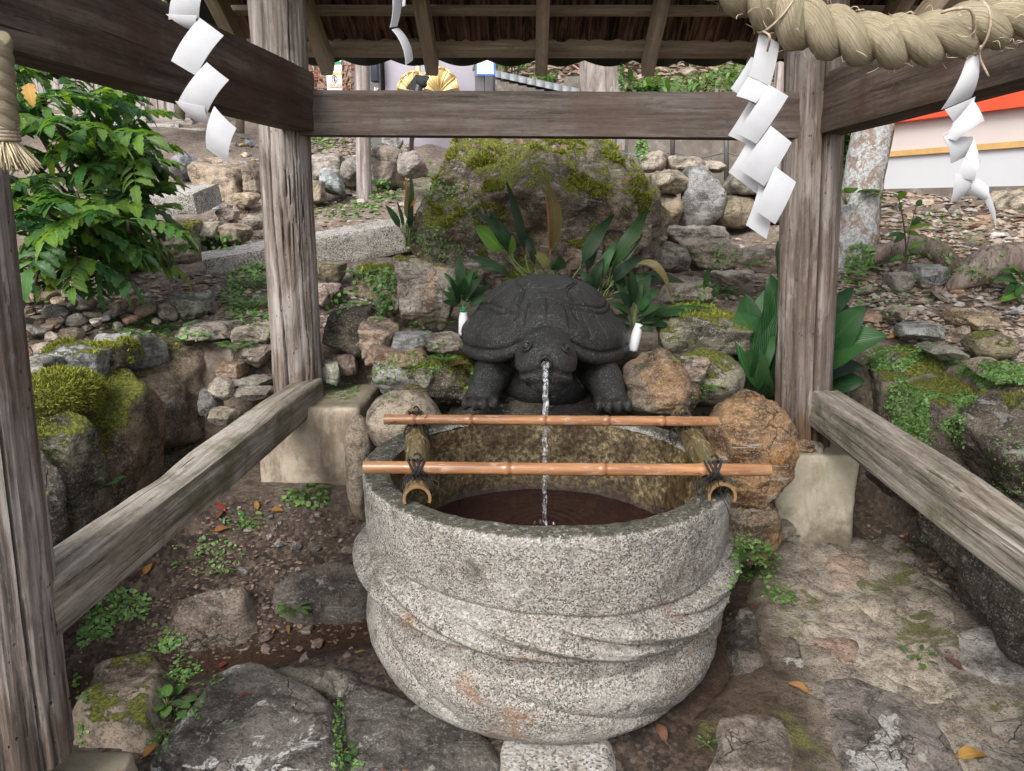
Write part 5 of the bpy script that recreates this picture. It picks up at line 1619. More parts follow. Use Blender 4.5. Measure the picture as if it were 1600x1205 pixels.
def rock_at(name, bb, Y, depth, col, moss=0.0, seed=None, sub=5, label=None, parent=None, group=None, cat='stone', mat='rock', yaw=0.0, roll=0.0, quartz=0.0, rust=0.0, sink=0.0, **kw):
    """a stone that fills photo box bb = (x0, y0, x1, y1) at distance Y (None: where its foot meets the ground)"""
    x0, y0, x1, y1 = bb
    seed = seed if seed is not None else int(x0 * 7 + y0 * 13) % 9973
    if Y is None:
        Y = ground((x0 + x1) / 2, y1 - 0.12 * (y1 - y0))[1] + depth * 0.3
    c = at((x0 + x1) / 2, (y0 + y1) / 2, Y)
    a, b = at(x0, (y0 + y1) / 2, Y), at(x1, (y0 + y1) / 2, Y)
    t_, u_ = at((x0 + x1) / 2, y0, Y), at((x0 + x1) / 2, y1, Y)
    W, Hh = abs(b[0] - a[0]), abs(t_[2] - u_[2])
    slope = (CAMH - c[2]) / Y                     # looking down, a deep stone shows its top: take that off the height
    Hh = max(Hh - abs(slope) * depth * 0.45, Hh * 0.55)
    if sink:
        c[2] -= sink * 0.5; Hh += sink
    me = rock_mesh(name, seed, sub, (W, depth, Hh), mat=mat, **kw)
    o = obj(name, me, None, c, (0, roll, yaw), col=col, moss=moss, label=label if parent is None else None, cat=cat if parent is None else None, group=group)
    if quartz: o['quartz'] = quartz
    if rust: o['rust'] = rust
    if parent is not None:
        o.parent = parent
        o.location = o.location - parent.location
    return o
def rock_x(name, q, X, thick, col, moss, parent, seed, sub=5, **kw):
    """a stone in a wall face that runs away from the camera at x = X; q = photo corners box (x0, y0, x1, y1)"""
    x0, y0, x1, y1 = q
    xm = (x0 + x1) / 2
    A = onx(x0, (y0 + y1) / 2, X); B = onx(x1, (y0 + y1) / 2, X)
    T_ = onx(xm, y0, X); U2 = onx(xm, y1, X)
    Y0, Y1 = sorted((A[1], B[1]))
    Z0, Z1 = sorted((T_[2], U2[2]))
    dims = (thick, (Y1 - Y0) * 1.06, (Z1 - Z0) * 1.04)
    sgn = -1 if X < 0 else 1
    me = rock_mesh(name, seed, sub, dims, **kw)
    c = np.array([X + sgn * thick * 0.28, (Y0 + Y1) / 2, (Z0 + Z1) / 2])
    o = obj(name, me, parent, c - np.array(parent.location), col=col, moss=moss)
    return o
GB, BRN, TAN, DK, PALE, BLU, OCH, RED = (0.21, 0.195, 0.175), (0.17, 0.125, 0.09), (0.31, 0.25, 0.19), (0.075, 0.065, 0.055), (0.38, 0.35, 0.31), (0.235, 0.25, 0.265), (0.33, 0.215, 0.11), (0.30, 0.19, 0.135)

# left bank wall
wl = thing('bank_wall', 'dry retaining wall of big mossy stones below the gravel bank, along the near post side', 'stone wall', (XL, 2.6, 0.3))
for i, (q, th_, c, mo) in enumerate([
        ((20, 660, 66, 900), 0.4, DK, 0.2),
        ((62, 648, 141, 868), 0.42, (0.115, 0.105, 0.075), 0.62),
        ((138, 596, 244, 806), 0.42, (0.175, 0.12, 0.085), 0.66),
        ((240, 532, 352, 722), 0.42, (0.215, 0.165, 0.125), 0.35),
        ((246, 690, 340, 745), 0.34, (0.10, 0.085, 0.065), 0.35),
        ((140, 790, 220, 840), 0.34, (0.08, 0.07, 0.055), 0.3)]):
    rock_x('wall_stone', q, XL, th_, c, mo, wl, 200 + i, 5, rough=0.05, flat=0.62, planes=10)
for i, (x0, x1) in enumerate(((1.05, 1.55), (1.5, 2.05))):
    me = rock_mesh('wall_stone', 230 + i, 4, (0.4, x1 - x0, 0.6))
    obj('wall_stone', me, wl, np.array([XL - 0.16, (x0 + x1) / 2, 0.45]) - np.array(wl.location), col=DK, moss=0.5)
# right bank wall, under its creeping plants
wr = thing('mossy_bank_wall', 'retaining wall of dark stones overgrown with tiny green leaves, behind the sloping rail', 'stone wall', (XRW, 2.4, 0.3))
for i, (q, th_, c, mo, qz) in enumerate([
        ((1352, 545, 1420, 655), 0.42, (0.13, 0.115, 0.085), 0.7, 0),
        ((1346, 590, 1402, 700), 0.40, (0.115, 0.09, 0.07), 0.45, 0),
        ((1396, 600, 1515, 735), 0.42, (0.12, 0.10, 0.075), 0.66, 0),
        ((1505, 625, 1640, 800), 0.42, (0.11, 0.09, 0.07), 0.42, 0.35),
        ((1404, 690, 1520, 810), 0.38, (0.085, 0.07, 0.055), 0.35, 0),
        ((1345, 690, 1410, 770), 0.38, (0.085, 0.072, 0.06), 0.2, 0),
        ((1440, 790, 1560, 900), 0.38, (0.07, 0.06, 0.05), 0.15, 0),
        ((1500, 850, 1640, 1010), 0.38, (0.065, 0.055, 0.047), 0.15, 0),
        ((1510, 770, 1640, 880), 0.38, (0.075, 0.065, 0.055), 0.2, 0)]):
    o = rock_x('wall_stone', q, XRW, th_, c, mo, wr, 250 + i, 5, rough=0.05, flat=0.66, planes=11)
    if qz: o['quartz'] = qz
for i, (x0, x1) in enumerate(((1.0, 1.5), (1.45, 1.9))):
    for z0 in (0.3, 0.7):
        me = rock_mesh('wall_stone', 280 + i + int(z0 * 10), 4, (0.4, x1 - x0, 0.44))
        obj('wall_stone', me, wr, np.array([XRW + 0.16, (x0 + x1) / 2, z0]) - np.array(wr.location), col=DK, moss=0.4)
# single stones: name, box, Y, depth, colour, moss, label, extra
big = rock_at('mossy_boulder', (641, 196, 1028, 436), 4.25, 1.05, (0.155, 0.128, 0.10), 0.66, 301, 7, 'huge cave-like boulder thick with yellow green moss behind the turtle', rough=0.085, freq=1.5, flat=0.80, cat='boulder', planes=16, sink=0.15, rust=0.3, quartz=0.55)
bv = big.data
bc = np.empty(len(bv.vertices) * 3); bv.vertices.foreach_get('co', bc); bc = bc.reshape(-1, 3)
frt = sstep(0.1, -0.25, bc[:, 1])
cv = np.exp(-((bc[:, 0] + 0.10) / 0.24) ** 2 - ((bc[:, 2] + 0.16) / 0.22) ** 2) + 0.55 * np.exp(-((bc[:, 0] - 0.34) / 0.2) ** 2 - ((bc[:, 2] + 0.05) / 0.16) ** 2) + 0.5 * np.exp(-((bc[:, 0] + 0.44) / 0.12) ** 2 - ((bc[:, 2] - 0.12) / 0.10) ** 2)
bc[:, 1] += frt * 0.36 * cv * (1 + 0.4 * fbm(bc * 5, 3, 9))
ov = np.exp(-((bc[:, 2] - 0.12) / 0.06) ** 2) * frt * np.exp(-((bc[:, 0] + 0.08) / 0.3) ** 2)
bc[:, 1] -= 0.09 * ov
bc += 0.03 * np.stack([fbm(bc * 6, 4, 1), fbm(bc * 6, 4, 2), fbm(bc * 6, 4, 3)], 1)
tp_ = sstep(-0.05, 0.42, bc[:, 2])
bc[:, 0] = (bc[:, 0] - 0.02) * (1 - 0.07 * tp_ - 0.11 * tp_ * (bc[:, 0] < 0)) + 0.02
bc[:, 1] += 0.22 * tp_
bv.vertices.foreach_set('co', bc.ravel()); bv.update()
ST = [
    ('upright_stone', (620, 397, 724, 515), 3.15, 0.26, (0.215, 0.19, 0.165), 0.55, 'upright flat topped grey stone beside the white vase and dark sprig', dict(flat=0.66, quartz=0.25, rust=0.35, planes=9, sub=6)),
    ('stone', (508, 474, 584, 560), 3.12, 0.26, (0.085, 0.068, 0.055), 0.3, 'dark angular rock standing next to the rear post', dict(flat=0.56, planes=8)),
    ('stone', (502, 562, 532, 602), 2.95, 0.11, (0.33, 0.33, 0.27), 0.15, 'small pale lichened stone at the foot of the rear post', {}),
    ('stone', (520, 550, 560, 588), 3.02, 0.13, (0.16, 0.12, 0.10), 0.1, 'small brown stone under the dark angular rock', {}),
    ('stone', (564, 498, 624, 572), 2.98, 0.26, (0.29, 0.215, 0.165), 0.2, 'knobbly tan rock at the top of the pile beside the basin', dict(rough=0.10, sub=5)),
    ('stone', (612, 516, 676, 548), 2.92, 0.18, (0.215, 0.22, 0.225), 0.15, 'blue grey stone with white veins below the upright stone', dict(quartz=0.5)),
    ('stone', (672, 517, 728, 552), 2.88, 0.16, (0.25, 0.22, 0.185), 0.2, 'rough grey stone touching the turtle shell', dict(rough=0.09)),
    ('stone', (572, 540, 674, 574), 2.85, 0.24, (0.24, 0.16, 0.11), 0.2, 'long reddish brown ledge of rock in the pile by the basin', dict(rough=0.09, layer=0.5)),
    ('stone', (586, 560, 650, 622), 2.80, 0.22, (0.28, 0.265, 0.25), 0.25, 'split rock with a bluish white face above the rounded boulder', dict(quartz=0.6)),
    ('stone', (622, 548, 740, 650), 2.86, 0.34, (0.095, 0.075, 0.055), 0.75, 'dark mossy rock under the left foreleg of the turtle', dict(rough=0.08)),
    ('stone', (650, 574, 678, 606), 2.70, 0.09, (0.30, 0.26, 0.22), 0.15, 'small pinkish stone stuck in the moss by the turtle leg', {}),
    ('boulder', (572, 604, 692, 724), 2.55, 0.24, (0.32, 0.265, 0.205), 0.18, 'smooth rounded tan boulder against the basin rim by the bamboo rod end', dict(flat=0.88, rough=0.02, planes=6, sub=5)),
    ('stone', (540, 640, 592, 820), 2.62, 0.24, (0.235, 0.19, 0.145), 0.15, 'tall tan rock wedged between the footing and the basin', dict(flat=0.8, rough=0.03)),
    ('stone', (700, 596, 1000, 690), 2.84, 0.40, (0.06, 0.05, 0.042), 0.45, 'dark damp rock slab carrying the turtle feet', dict(flat=0.8, rough=0.05, mat='wetrock')),
    ('stone', (972, 543, 1088, 668), 2.72, 0.34, (0.15, 0.118, 0.085), 0.2, 'brown layered rock with ochre edges beside the turtle', dict(flat=0.8, rust=0.4, planes=22, sub=6, layer=0.6, sharp=60.0)),
    ('stone', (1042, 540, 1160, 640), 2.86, 0.36, (0.20, 0.185, 0.13), 0.62, 'round moss stained boulder above the orange rock', dict(flat=0.86, rough=0.03)),
    ('stone', (1060, 556, 1108, 598), 2.66, 0.10, (0.27, 0.225, 0.2), 0.1, 'small pinkish angular stone lying on the moss stained boulder', dict(flat=0.55, rust=0.3)),
    ('stone', (1022, 474, 1178, 566), 3.08, 0.4, (0.14, 0.13, 0.10), 0.68, 'broad mossy dark rock next to the big leaved plant', dict(quartz=0.35, flat=0.7)),
    ('orange_rock', (1086, 606, 1242, 800), 2.50, 0.36, (0.27, 0.165, 0.085), 0.15, 'large rough rock stained orange beside the basin', dict(rust=1.4, quartz=0.4, rough=0.055, flat=0.80, planes=26, sub=6, freq=2.6, sharp=60.0)),
    ('stone', (1094, 740, 1214, 880), 2.50, 0.34, (0.165, 0.118, 0.075), 0.18, 'brown lower rock below the orange rock, at the floor', dict(rust=0.8, rough=0.06, flat=0.8, planes=20, sharp=50.0)),
    ('stone', (1236, 684, 1272, 712), 2.80, 0.12, (0.25, 0.16, 0.10), 0.05, 'brown wedge stone under the rear post on the pale footing', dict(flat=0.85)),
    ('stone', (1268, 690, 1284, 710), 2.78, 0.08, (0.22, 0.185, 0.15), 0.05, 'tiny wedge stone beside the brown wedge on the pale footing', {}),
    ('stone', (1200, 812, 1240, 838), 2.62, 0.10, (0.2, 0.165, 0.13), 0.2, 'flat stone lump at the foot of the pale footing', {}),
    ('stone', (1032, 432, 1112, 474), 3.62, 0.28, (0.23, 0.20, 0.165), 0.2, 'flat brown stone with a dark underside near the orange leaf tip', dict(layer=0.6, flat=0.6)),
    ('stone', (1062, 374, 1156, 422), 4.2, 0.3, (0.27, 0.225, 0.185), 0.12, 'long weathered brown stone at the foot of the dry stone wall', dict(layer=0.7, flat=0.62)),
    ('stone', (1022, 378, 1078, 428), 4.05, 0.3, (0.20, 0.18, 0.16), 0.2, 'grey stone between the mossy boulder and the long brown stone', dict(layer=0.4)),
    ('stone', (1024, 354, 1132, 390), 4.6, 0.3, (0.26, 0.235, 0.21), 0.15, 'low grey slab lying under the dry stone wall', dict(layer=0.5, flat=0.6)),
    ('stone', (1146, 382, 1222, 426), 4.1, 0.3, (0.29, 0.235, 0.195), 0.1, 'pinkish brown rock half behind the rear post', dict(layer=0.5)),
    ('stone', (1116, 420, 1176, 446), 3.9, 0.2, (0.31, 0.27, 0.23), 0.05, 'pale flat stone on the path below the pinkish rock', {}),
    ('moss_cushion', (38, 574, 142, 664), 2.32, 0.34, (0.13, 0.125, 0.06), 1.25, 'stone wholly covered in a bright yellow green moss cushion', dict(flat=0.9, rough=0.05, planes=5)),
    ('stone', (86, 530, 172, 600), 2.62, 0.26, (0.22, 0.235, 0.24), 0.62, 'blue grey stone with a green moss cap on the bank edge', dict(quartz=0.3)),
    ('stone', (152, 530, 206, 586), 2.72, 0.2, (0.14, 0.12, 0.09), 0.75, 'dark stone furred with moss between two blue grey stones', {}),
    ('stone', (166, 512, 248, 584), 2.92, 0.3, (0.255, 0.262, 0.258), 0.15, 'big blue grey rock at the brink of the bank wall', dict(quartz=0.45, flat=0.66, layer=0.4)),
    ('stone', (42, 552, 90, 596), 2.45, 0.2, (0.27, 0.27, 0.25), 0.15, 'pale grey lichen speckled stone just behind the near post', dict(quartz=0.3)),
    ('stone', (282, 500, 364, 536), 3.2, 0.3, (0.23, 0.20, 0.17), 0.2, 'flat brown slab lying at the corner of the bank', dict(flat=0.55)),
    ('stone', (280, 455, 332, 502), 3.62, 0.28, (0.33, 0.345, 0.3), 0.3, 'lumpy whitish lichen covered stone on the bank', dict(rough=0.12)),
    ('stone', (372, 504, 428, 540), 3.15, 0.2, (0.25, 0.215, 0.175), 0.05, 'pale angular stone on the stack beside the rear post', dict(flat=0.6)),
    ('stone', (368, 534, 430, 572), 3.08, 0.2, (0.22, 0.185, 0.15), 0.05, 'long layered stone second in the stack beside the rear post', dict(flat=0.56, layer=0.7)),
    ('stone', (344, 562, 384, 598), 2.98, 0.14, (0.26, 0.19, 0.14), 0.05, 'slanting orange brown stone in the stack by the bank corner', dict(rust=0.4)),
    ('stone', (360, 586, 420, 610), 2.95, 0.18, (0.21, 0.19, 0.165), 0.05, 'thin flat stone low in the stack beside the rear post', dict(flat=0.55, layer=0.6)),
    ('stone', (330, 588, 366, 626), 2.85, 0.12, (0.30, 0.265, 0.225), 0.02, 'round striped pebble perched in the bank corner', dict(flat=0.8, layer=0.8)),
    ('stone', (312, 606, 344, 650), 2.82, 0.12, (0.15, 0.145, 0.14), 0.02, 'dark grey upright stone under the striped pebble', {}),
    ('stone', (368, 602, 428, 628), 2.88, 0.16, (0.20, 0.175, 0.15), 0.1, 'lowest flat stone of the stack just above the rail', dict(flat=0.6)),
    ('stone', (332, 634, 374, 668), 2.78, 0.14, (0.23, 0.20, 0.15), 0.25, 'mossy tan stone half hidden behind the rail', {}),
    ('stone', (298, 246, 396, 336), 6.6, 0.7, (0.30, 0.235, 0.175), 0.15, 'large tan boulder on the rubble beyond the granite block', dict(flat=0.7)),
    ('stone', (270, 238, 310, 282), 7.0, 0.4, (0.20, 0.205, 0.22), 0.05, 'rounded blue grey boulder beside the large tan boulder', dict(flat=0.86)),
    ('stone', (500, 264, 538, 306), 6.4, 0.3, (0.30, 0.325, 0.345), 0.05, 'pale blue triangular stone leaning in front of the rocks', dict(flat=0.55, planes=7)),
    ('stone', (482, 240, 544, 286), 7.0, 0.5, (0.28, 0.25, 0.22), 0.1, 'grey overhanging rock behind the pale blue stone', dict(layer=0.5)),
    ('stone', (482, 282, 508, 320), 6.2, 0.3, (0.30, 0.25, 0.19), 0.1, 'tan stone beside the pale blue stone and the post', {}),
    ('stone', (534, 246, 572, 292), 6.9, 0.4, (0.22, 0.195, 0.175), 0.1, 'brown grey boulder just behind the fence post', dict(flat=0.84)),
    ('stone', (580, 226, 632, 296), 6.8, 0.5, (0.29, 0.245, 0.205), 0.1, 'tall peaked rock between the fence post and steel booth', dict(flat=0.55)),
    ('stone', (598, 212, 628, 246), 7.4, 0.3, (0.27, 0.26, 0.255), 0.05, 'grey pointed rock right before the steel booth', dict(flat=0.55)),
    ('stone', (624, 236, 668, 280), 6.4, 0.4, (0.25, 0.225, 0.205), 0.2, 'rough rock beside the mossy boulder under the lamp stake', {}),
    ('stone', (302, 346, 348, 378), 4.9, 0.3, (0.26, 0.225, 0.17), 0.1, 'olive brown wedge stone under the end of the granite block', dict(flat=0.6)),
    ('stone', (340, 326, 372, 352), 5.3, 0.2, (0.31, 0.265, 0.225), 0.05, 'pale brown cobble above the olive wedge stone', {}),
    ('stone', (380, 336, 412, 360), 5.2, 0.2, (0.31, 0.27, 0.215), 0.05, 'round tan cobble touching the rear post', dict(flat=0.85)),
    ('stone', (346, 348, 392, 380), 4.9, 0.25, (0.28, 0.225, 0.17), 0.1, 'tan block in front of the two pale cobbles', {}),
    ('stone', (362, 300, 404, 322), 5.9, 0.25, (0.36, 0.285, 0.2), 0.02, 'flat golden brown stone behind the cobbles', dict(flat=0.55)),
    ('stone', (388, 254, 412, 312), 6.5, 0.4, (0.25, 0.20, 0.155), 0.1, 'brown boulder half hidden by the rear post', {}),
    ('stone', (240, 346, 316, 420), 4.7, 0.5, (0.20, 0.175, 0.125), 0.66, 'mossy rock under the drooping bush fronds', {}),
    ('stone', (484, 408, 540, 446), 4.05, 0.25, (0.21, 0.175, 0.12), 0.45, 'mossy square stone supporting the long granite beam', dict(flat=0.6)),
    ('stone', (482, 440, 532, 480), 3.7, 0.22, (0.29, 0.225, 0.19), 0.1, 'pinkish brown rock at the side of the rear post', {}),
    ('stone', (590, 446, 632, 500), 3.35, 0.25, (0.27, 0.24, 0.2), 0.3, 'pale rough rock leaning on the upright stone', dict(rough=0.1)),
    ('stone', (560, 412, 636, 476), 3.65, 0.3, (0.20, 0.16, 0.11), 0.6, 'mossy earth covered rock below the granite beam end', {}),
    ('stone', (1542, 300, 1640, 352), 6.0, 0.6, (0.33, 0.285, 0.215), 0.1, 'pale creased boulder at the foot of the white wall', dict(rough=0.1)),
    ('stone', (1440, 292, 1482, 322), 7.3, 0.4, (0.26, 0.215, 0.165), 0.05, 'dark peaked stone in the row along the white wall', dict(layer=0.6)),
    ('stone', (1408, 300, 1440, 318), 7.4, 0.3, (0.25, 0.255, 0.27), 0.02, 'flat blue grey stone in the row along the white wall', {}),
    ('stone', (1376, 284, 1402, 306), 8.0, 0.3, (0.40, 0.34, 0.26), 0.02, 'pale tan stone nearest the lichen tree in the wall row', {}),
    ('stone', (1420, 288, 1442, 304), 7.8, 0.25, (0.27, 0.25, 0.23), 0.02, 'small grey stone between the pale tan and peaked stones', {}),
    ('stone', (1494, 300, 1530, 330), 6.8, 0.4, (0.24, 0.18, 0.15), 0.02, 'reddish brown slab below the spiralling streamer', dict(flat=0.6)),
    ('stone', (1424, 412, 1472, 446), 3.9, 0.25, (0.19, 0.19, 0.195), 0.02, 'dark blue grey stone in the hollow under the roots', dict(flat=0.6)),
    ('stone', (1384, 424, 1424, 460), 3.85, 0.2, (0.20, 0.18, 0.165), 0.02, 'dull grey stone in the hollow under the lichen tree', {}),
    ('stone', (1484, 480, 1544, 516), 3.3, 0.25, (0.26, 0.20, 0.125), 0.02, 'ochre topped flat stone on the stony slope', dict(flat=0.55, layer=0.5)),
    ('stone', (1404, 504, 1482, 530), 3.15, 0.22, (0.25, 0.265, 0.25), 0.05, 'long thin green grey slab above the creeping plants', dict(flat=0.55, layer=0.5)),
    ('stone', (1506, 484, 1544, 508), 3.5, 0.2, (0.20, 0.22, 0.25), 0.02, 'smooth blue stone behind the ochre topped stone', {}),
    ('stone', (1516, 516, 1580, 566), 2.92, 0.26, (0.18, 0.15, 0.095), 0.5, 'moss brown boulder at the edge of the slope', dict(flat=0.85)),
    ('stone', (1438, 535, 1500, 562), 2.92, 0.22, (0.21, 0.215, 0.165), 0.3, 'flat greenish slab set among creeping plants', dict(flat=0.6)),
    ('stone', (1528, 562, 1608, 600), 2.62, 0.26, (0.27, 0.24, 0.17), 0.25, 'flat tan slab among the tiny leaves on the wall top', dict(flat=0.6)),
    ('stone', (1388, 476, 1426, 500), 3.3, 0.2, (0.29, 0.245, 0.2), 0.02, 'pale tan flagstone on the slope near the post leaves', dict(flat=0.6)),
]
for nm, bb, Y, dp, c, mo, lb, kw in ST:
    rock_at(nm, bb, Y, dp, c, mo, label=lb, cat='boulder' if 'boulder' in lb.split()[:6] else 'stone', **kw)
# granite block and beam
def gblock(label, p0, p1, w, h, seed, up=(0, 0, 1), name='granite_beam'):
    o = member(name, p0, p1, w, h, MAT['granite'], None, 60, 0.006, seed, 0.015, up=up, npr=10)
    o['label'] = label; o['category'] = 'stone block'
    return o
a = at(322, 424, 4.35); b = at(652, 362, 4.85)
gblock('long pale granite beam lying slantwise behind the rear post', a, b, 0.24, 0.19, 5, up=(0.05, -0.12, 1))
a = at(205, 314, 5.2); b = at(325, 311, 5.1)
gblock('short thick granite block jutting from under the bush', a, b, 0.32, 0.14, 6, up=(0, -0.25, 1))

# dry stone wall behind
dw = thing('dry_stone_wall', 'low dry stone wall of fitted boulders below the grey concrete wall', 'stone wall', at(1100, 350, 5.6))
for i, (bb, c, mo, kw) in enumerate([
        ((1060, 260, 1128, 360), (0.27, 0.27, 0.27), 0.1, dict(flat=0.5, planes=3)),
        ((1014, 266, 1070, 310), (0.27, 0.23, 0.17), 0.3, {}),
        ((1022, 300, 1066, 358), (0.24, 0.19, 0.13), 0.25, dict(flat=0.8)),
        ((1112, 300, 1180, 358), (0.235, 0.195, 0.135), 0.3, dict(flat=0.8)),
        ((1124, 264, 1192, 310), (0.21, 0.19, 0.155), 0.3, {}),
        ((1176, 290, 1240, 350), (0.22, 0.2, 0.16), 0.3, {}),
        ((1000, 236, 1042, 272), (0.33, 0.29, 0.235), 0.15, {}),
        ((1036, 244, 1096, 268), (0.36, 0.31, 0.25), 0.05, dict(layer=0.6)),
        ((1086, 252, 1126, 272), (0.36, 0.31, 0.255), 0.05, {}),
        ((1180, 340, 1240, 392), (0.25, 0.2, 0.16), 0.2, {})]):
    rock_at('wall_stone', bb, 5.6 + (0.4 if bb[1] < 258 else 0), 0.5, c, mo, 400 + i, 4, parent=dw, **kw)

# loose stones, each one its own
VAR = [rock_mesh('loose_stone', 500 + k, 3, (1.0, 0.8 + 0.3 * (k % 3) / 2, 0.48 + 0.12 * (k % 4)), planes=9 + k % 5, flat=0.58, rough=0.05, sharp=26) for k in range(14)]
def in_poly(x, y, P):
    c = False
    for (x1, y1), (x2, y2) in zip(P, P[1:] + P[:1]):
        if (y1 > y) != (y2 > y) and x < x1 + (y - y1) / (y2 - y1) * (x2 - x1):
            c = not c
    return c
LMK = [('the near front post', 40, 520), ('the moss cushion', 95, 610), ('the mossy blue grey stone', 130, 560), ('the big blue grey rock', 210, 545), ('the lichen covered stone', 305, 480), ('the flat brown slab', 320, 515),
       ('the granite block', 275, 315), ('the large tan boulder', 345, 290), ('the rear post by the bank', 450, 320), ('the fence post', 570, 290), ('the granite beam', 560, 370), ('the mossy boulder', 680, 300), ('the pale blue stone', 518, 285),
       ('the rear post by the slope', 1265, 440), ('the lichen tree', 1335, 380), ('the arching root', 1420, 395), ('the thick bare root', 1550, 420), ('the hollow under the roots', 1430, 440), ('the ochre topped stone', 1514, 498), ('the creeping leaves', 1440, 545), ('the green grey slab', 1443, 517),
       ('the white wall', 1500, 310), ('the creased boulder', 1580, 330), ('the sapling', 1410, 340), ('the sloping rail', 330, 800), ('the tan footing', 480, 770), ('the basin side', 560, 900), ('the gutter', 450, 1000), ('the bush', 180, 420), ('the upright stone', 640, 460), ('the mossy wall foot', 1420, 860), ('the long weathered stone', 1110, 400), ('the mossy tree', 945, 120), ('the capped wall', 830, 120), ('the paper streamer', 1190, 110)]
USED = {}
def own_label(x, y, s, c, lo, hi, fallback):
    c = np.asarray(c)
    v = c.mean()
    warm = (c[0] - c[2]) / v
    tone = 'dark' if v < 0.15 else ('pale' if v > 0.30 else 'mid toned')
    hue = 'bluish grey' if warm < 0.02 else ('grey' if warm < 0.22 else ('tan' if warm < 0.52 else ('brown' if v < 0.2 else 'rusty')))
    k = (s - lo) / (hi - lo)
    size = 'tiny' if k < 0.12 else ('small' if k < 0.35 else ('middling' if k < 0.65 else 'large'))
    near = sorted(LMK, key=lambda l: (l[1] - x) ** 2 + ((l[2] - y) * 1.6) ** 2)[:3]
    for t in (f'{size} {tone} {hue} loose stone near {near[0][0]}', f'{size} {tone} {hue} loose stone between {near[0][0]} and {near[1][0]}', f'{size} {tone} {hue} loose stone towards {near[1][0]}', f'{size} {tone} {hue} loose stone towards {near[2][0]}', f'{tone} {hue} loose stone of {size} size lying by {near[0][0]}'):
        if t not in USED and len(t.split()) <= 16:
            USED[t] = 1
            return t
    return fallback
def scatter(poly, n, lo, hi, cols, label, group, seed, flatz=1.0, moss=0.1, sep=0.55, stack=0.0, name='loose_stone'):
    rg = np.random.RandomState(seed)
    xs = [p[0] for p in poly]; ys = [p[1] for p in poly]
    done = []
    tries = 0
    while len(done) < n and tries < n * 40:
        tries += 1
        x, y = rg.uniform(min(xs), max(xs)), rg.uniform(min(ys), max(ys))
        if not in_poly(x, y, poly):
            continue
        s = lo + (hi - lo) * rg.rand() ** 1.8
        if any((x - a) ** 2 + ((y - b) * 1.7) ** 2 < (sep * (s + q)) ** 2 for a, b, q in done):
            continue
        p = ground(x, y)
        w_ = s * p[1] / FPX
        c = np.array(cols[rg.randint(len(cols))]) * rg.uniform(0.8, 1.4)
        o = obj(name, VAR[rg.randint(len(VAR))], None, p + np.array([0, 0, w_ * 0.12 * flatz + stack * rg.rand()]),
                (rg.normal(0, 0.22), rg.normal(0, 0.22), rg.uniform(0, 6.28)), (w_, w_ * rg.uniform(0.75, 1.1), w_ * rg.uniform(0.75, 1.15) * flatz),
                own_label(x, y, s, c, lo, hi, label), 'stone', group, col=c, moss=moss * rg.rand())
        if rg.rand() < 0.2: o['quartz'] = 0.5
        if rg.rand() < 0.2: o['rust'] = 0.5
        done.append((x, y, s))
MIXC = [GB, TAN, BRN, BLU, RED, PALE, (0.2, 0.19, 0.2), (0.26, 0.2, 0.15)]
scatter([(34, 470), (110, 456), (200, 476), (290, 500), (250, 516), (150, 520), (96, 540), (40, 566)], 92, 18, 46, [tuple(min(0.5, 1.3 * k) for k in q) for q in MIXC], 'small broken stone in the gravel heap on the bank behind the near front post', 'broken stones heaped on the bank', 11, 1.0, 0.1, 0.36, 0.05)
scatter([(300, 250), (400, 215), (412, 330), (340, 345), (330, 300)], 40, 9, 26, [PALE, TAN, OCH, GB, BLU, PALE], 'pale rubble stone lying between the granite block and the rear post', 'pale rubble beyond the bush', 12, 0.8, 0.02, 0.42)
scatter([(490, 320), (560, 300), (640, 300), (640, 345), (500, 370)], 26, 7, 18, [TAN, GB, RED, PALE], 'small stone on the ground between the granite beam and the fence post', 'small stones around the fence post', 13, 0.8, 0.1, 0.5)
scatter([(1310, 470), (1400, 440), (1600, 440), (1600, 545), (1440, 540), (1370, 525), (1320, 520)], 52, 14, 46, [TAN, GB, RED, BRN, BLU, (0.3, 0.24, 0.19)], 'flat loose stone on the stony slope above the creeping plants', 'flat stones on the slope', 14, 0.42, 0.15, 0.42)
scatter([(1380, 305), (1600, 325), (1600, 400), (1480, 380), (1385, 360)], 46, 9, 30, [TAN, GB, RED, BRN, PALE], 'weathered stone on the slope below the white wall', 'stones below the white wall', 15, 0.5, 0.1, 0.45)
scatter([(1040, 425), (1160, 420), (1170, 470), (1060, 470)], 14, 10, 30, [TAN, RED, GB], 'small stone on the path between the mossy boulder and the rear post', 'small stones behind the turtle', 16, 0.6, 0.1, 0.5)
scatter([(340, 790), (430, 780), (540, 800), (550, 890), (470, 920), (330, 900)], 24, 8, 22, [(0.2, 0.165, 0.15), (0.15, 0.15, 0.16), (0.24, 0.2, 0.18)], 'small stone on the dark soil between the rail and the basin', 'small stones on the dark soil', 17, 0.7, 0.0, 0.6)
scatter([(380, 975), (480, 985), (560, 985), (560, 1030), (420, 1040)], 10, 8, 30, [(0.17, 0.12, 0.1), (0.12, 0.1, 0.09)], 'wet brown pebble in the gutter beside the basin', 'pebbles in the gutter', 18, 0.8, 0.0, 0.6)
scatter([(120, 420), (300, 425), (330, 455), (240, 470), (110, 450)], 20, 8, 26, MIXC, 'stray stone on the soil below the bush', 'stray stones below the bush', 19, 0.7, 0.1, 0.6)
scatter([(1345, 800), (1420, 830), (1590, 990), (1560, 1010), (1430, 900)], 14, 10, 34, [(0.15, 0.13, 0.11), (0.2, 0.16, 0.13), DK], 'stone lying in the dark ditch under the mossy wall', 'stones in the ditch', 20, 0.7, 0.1, 0.6)
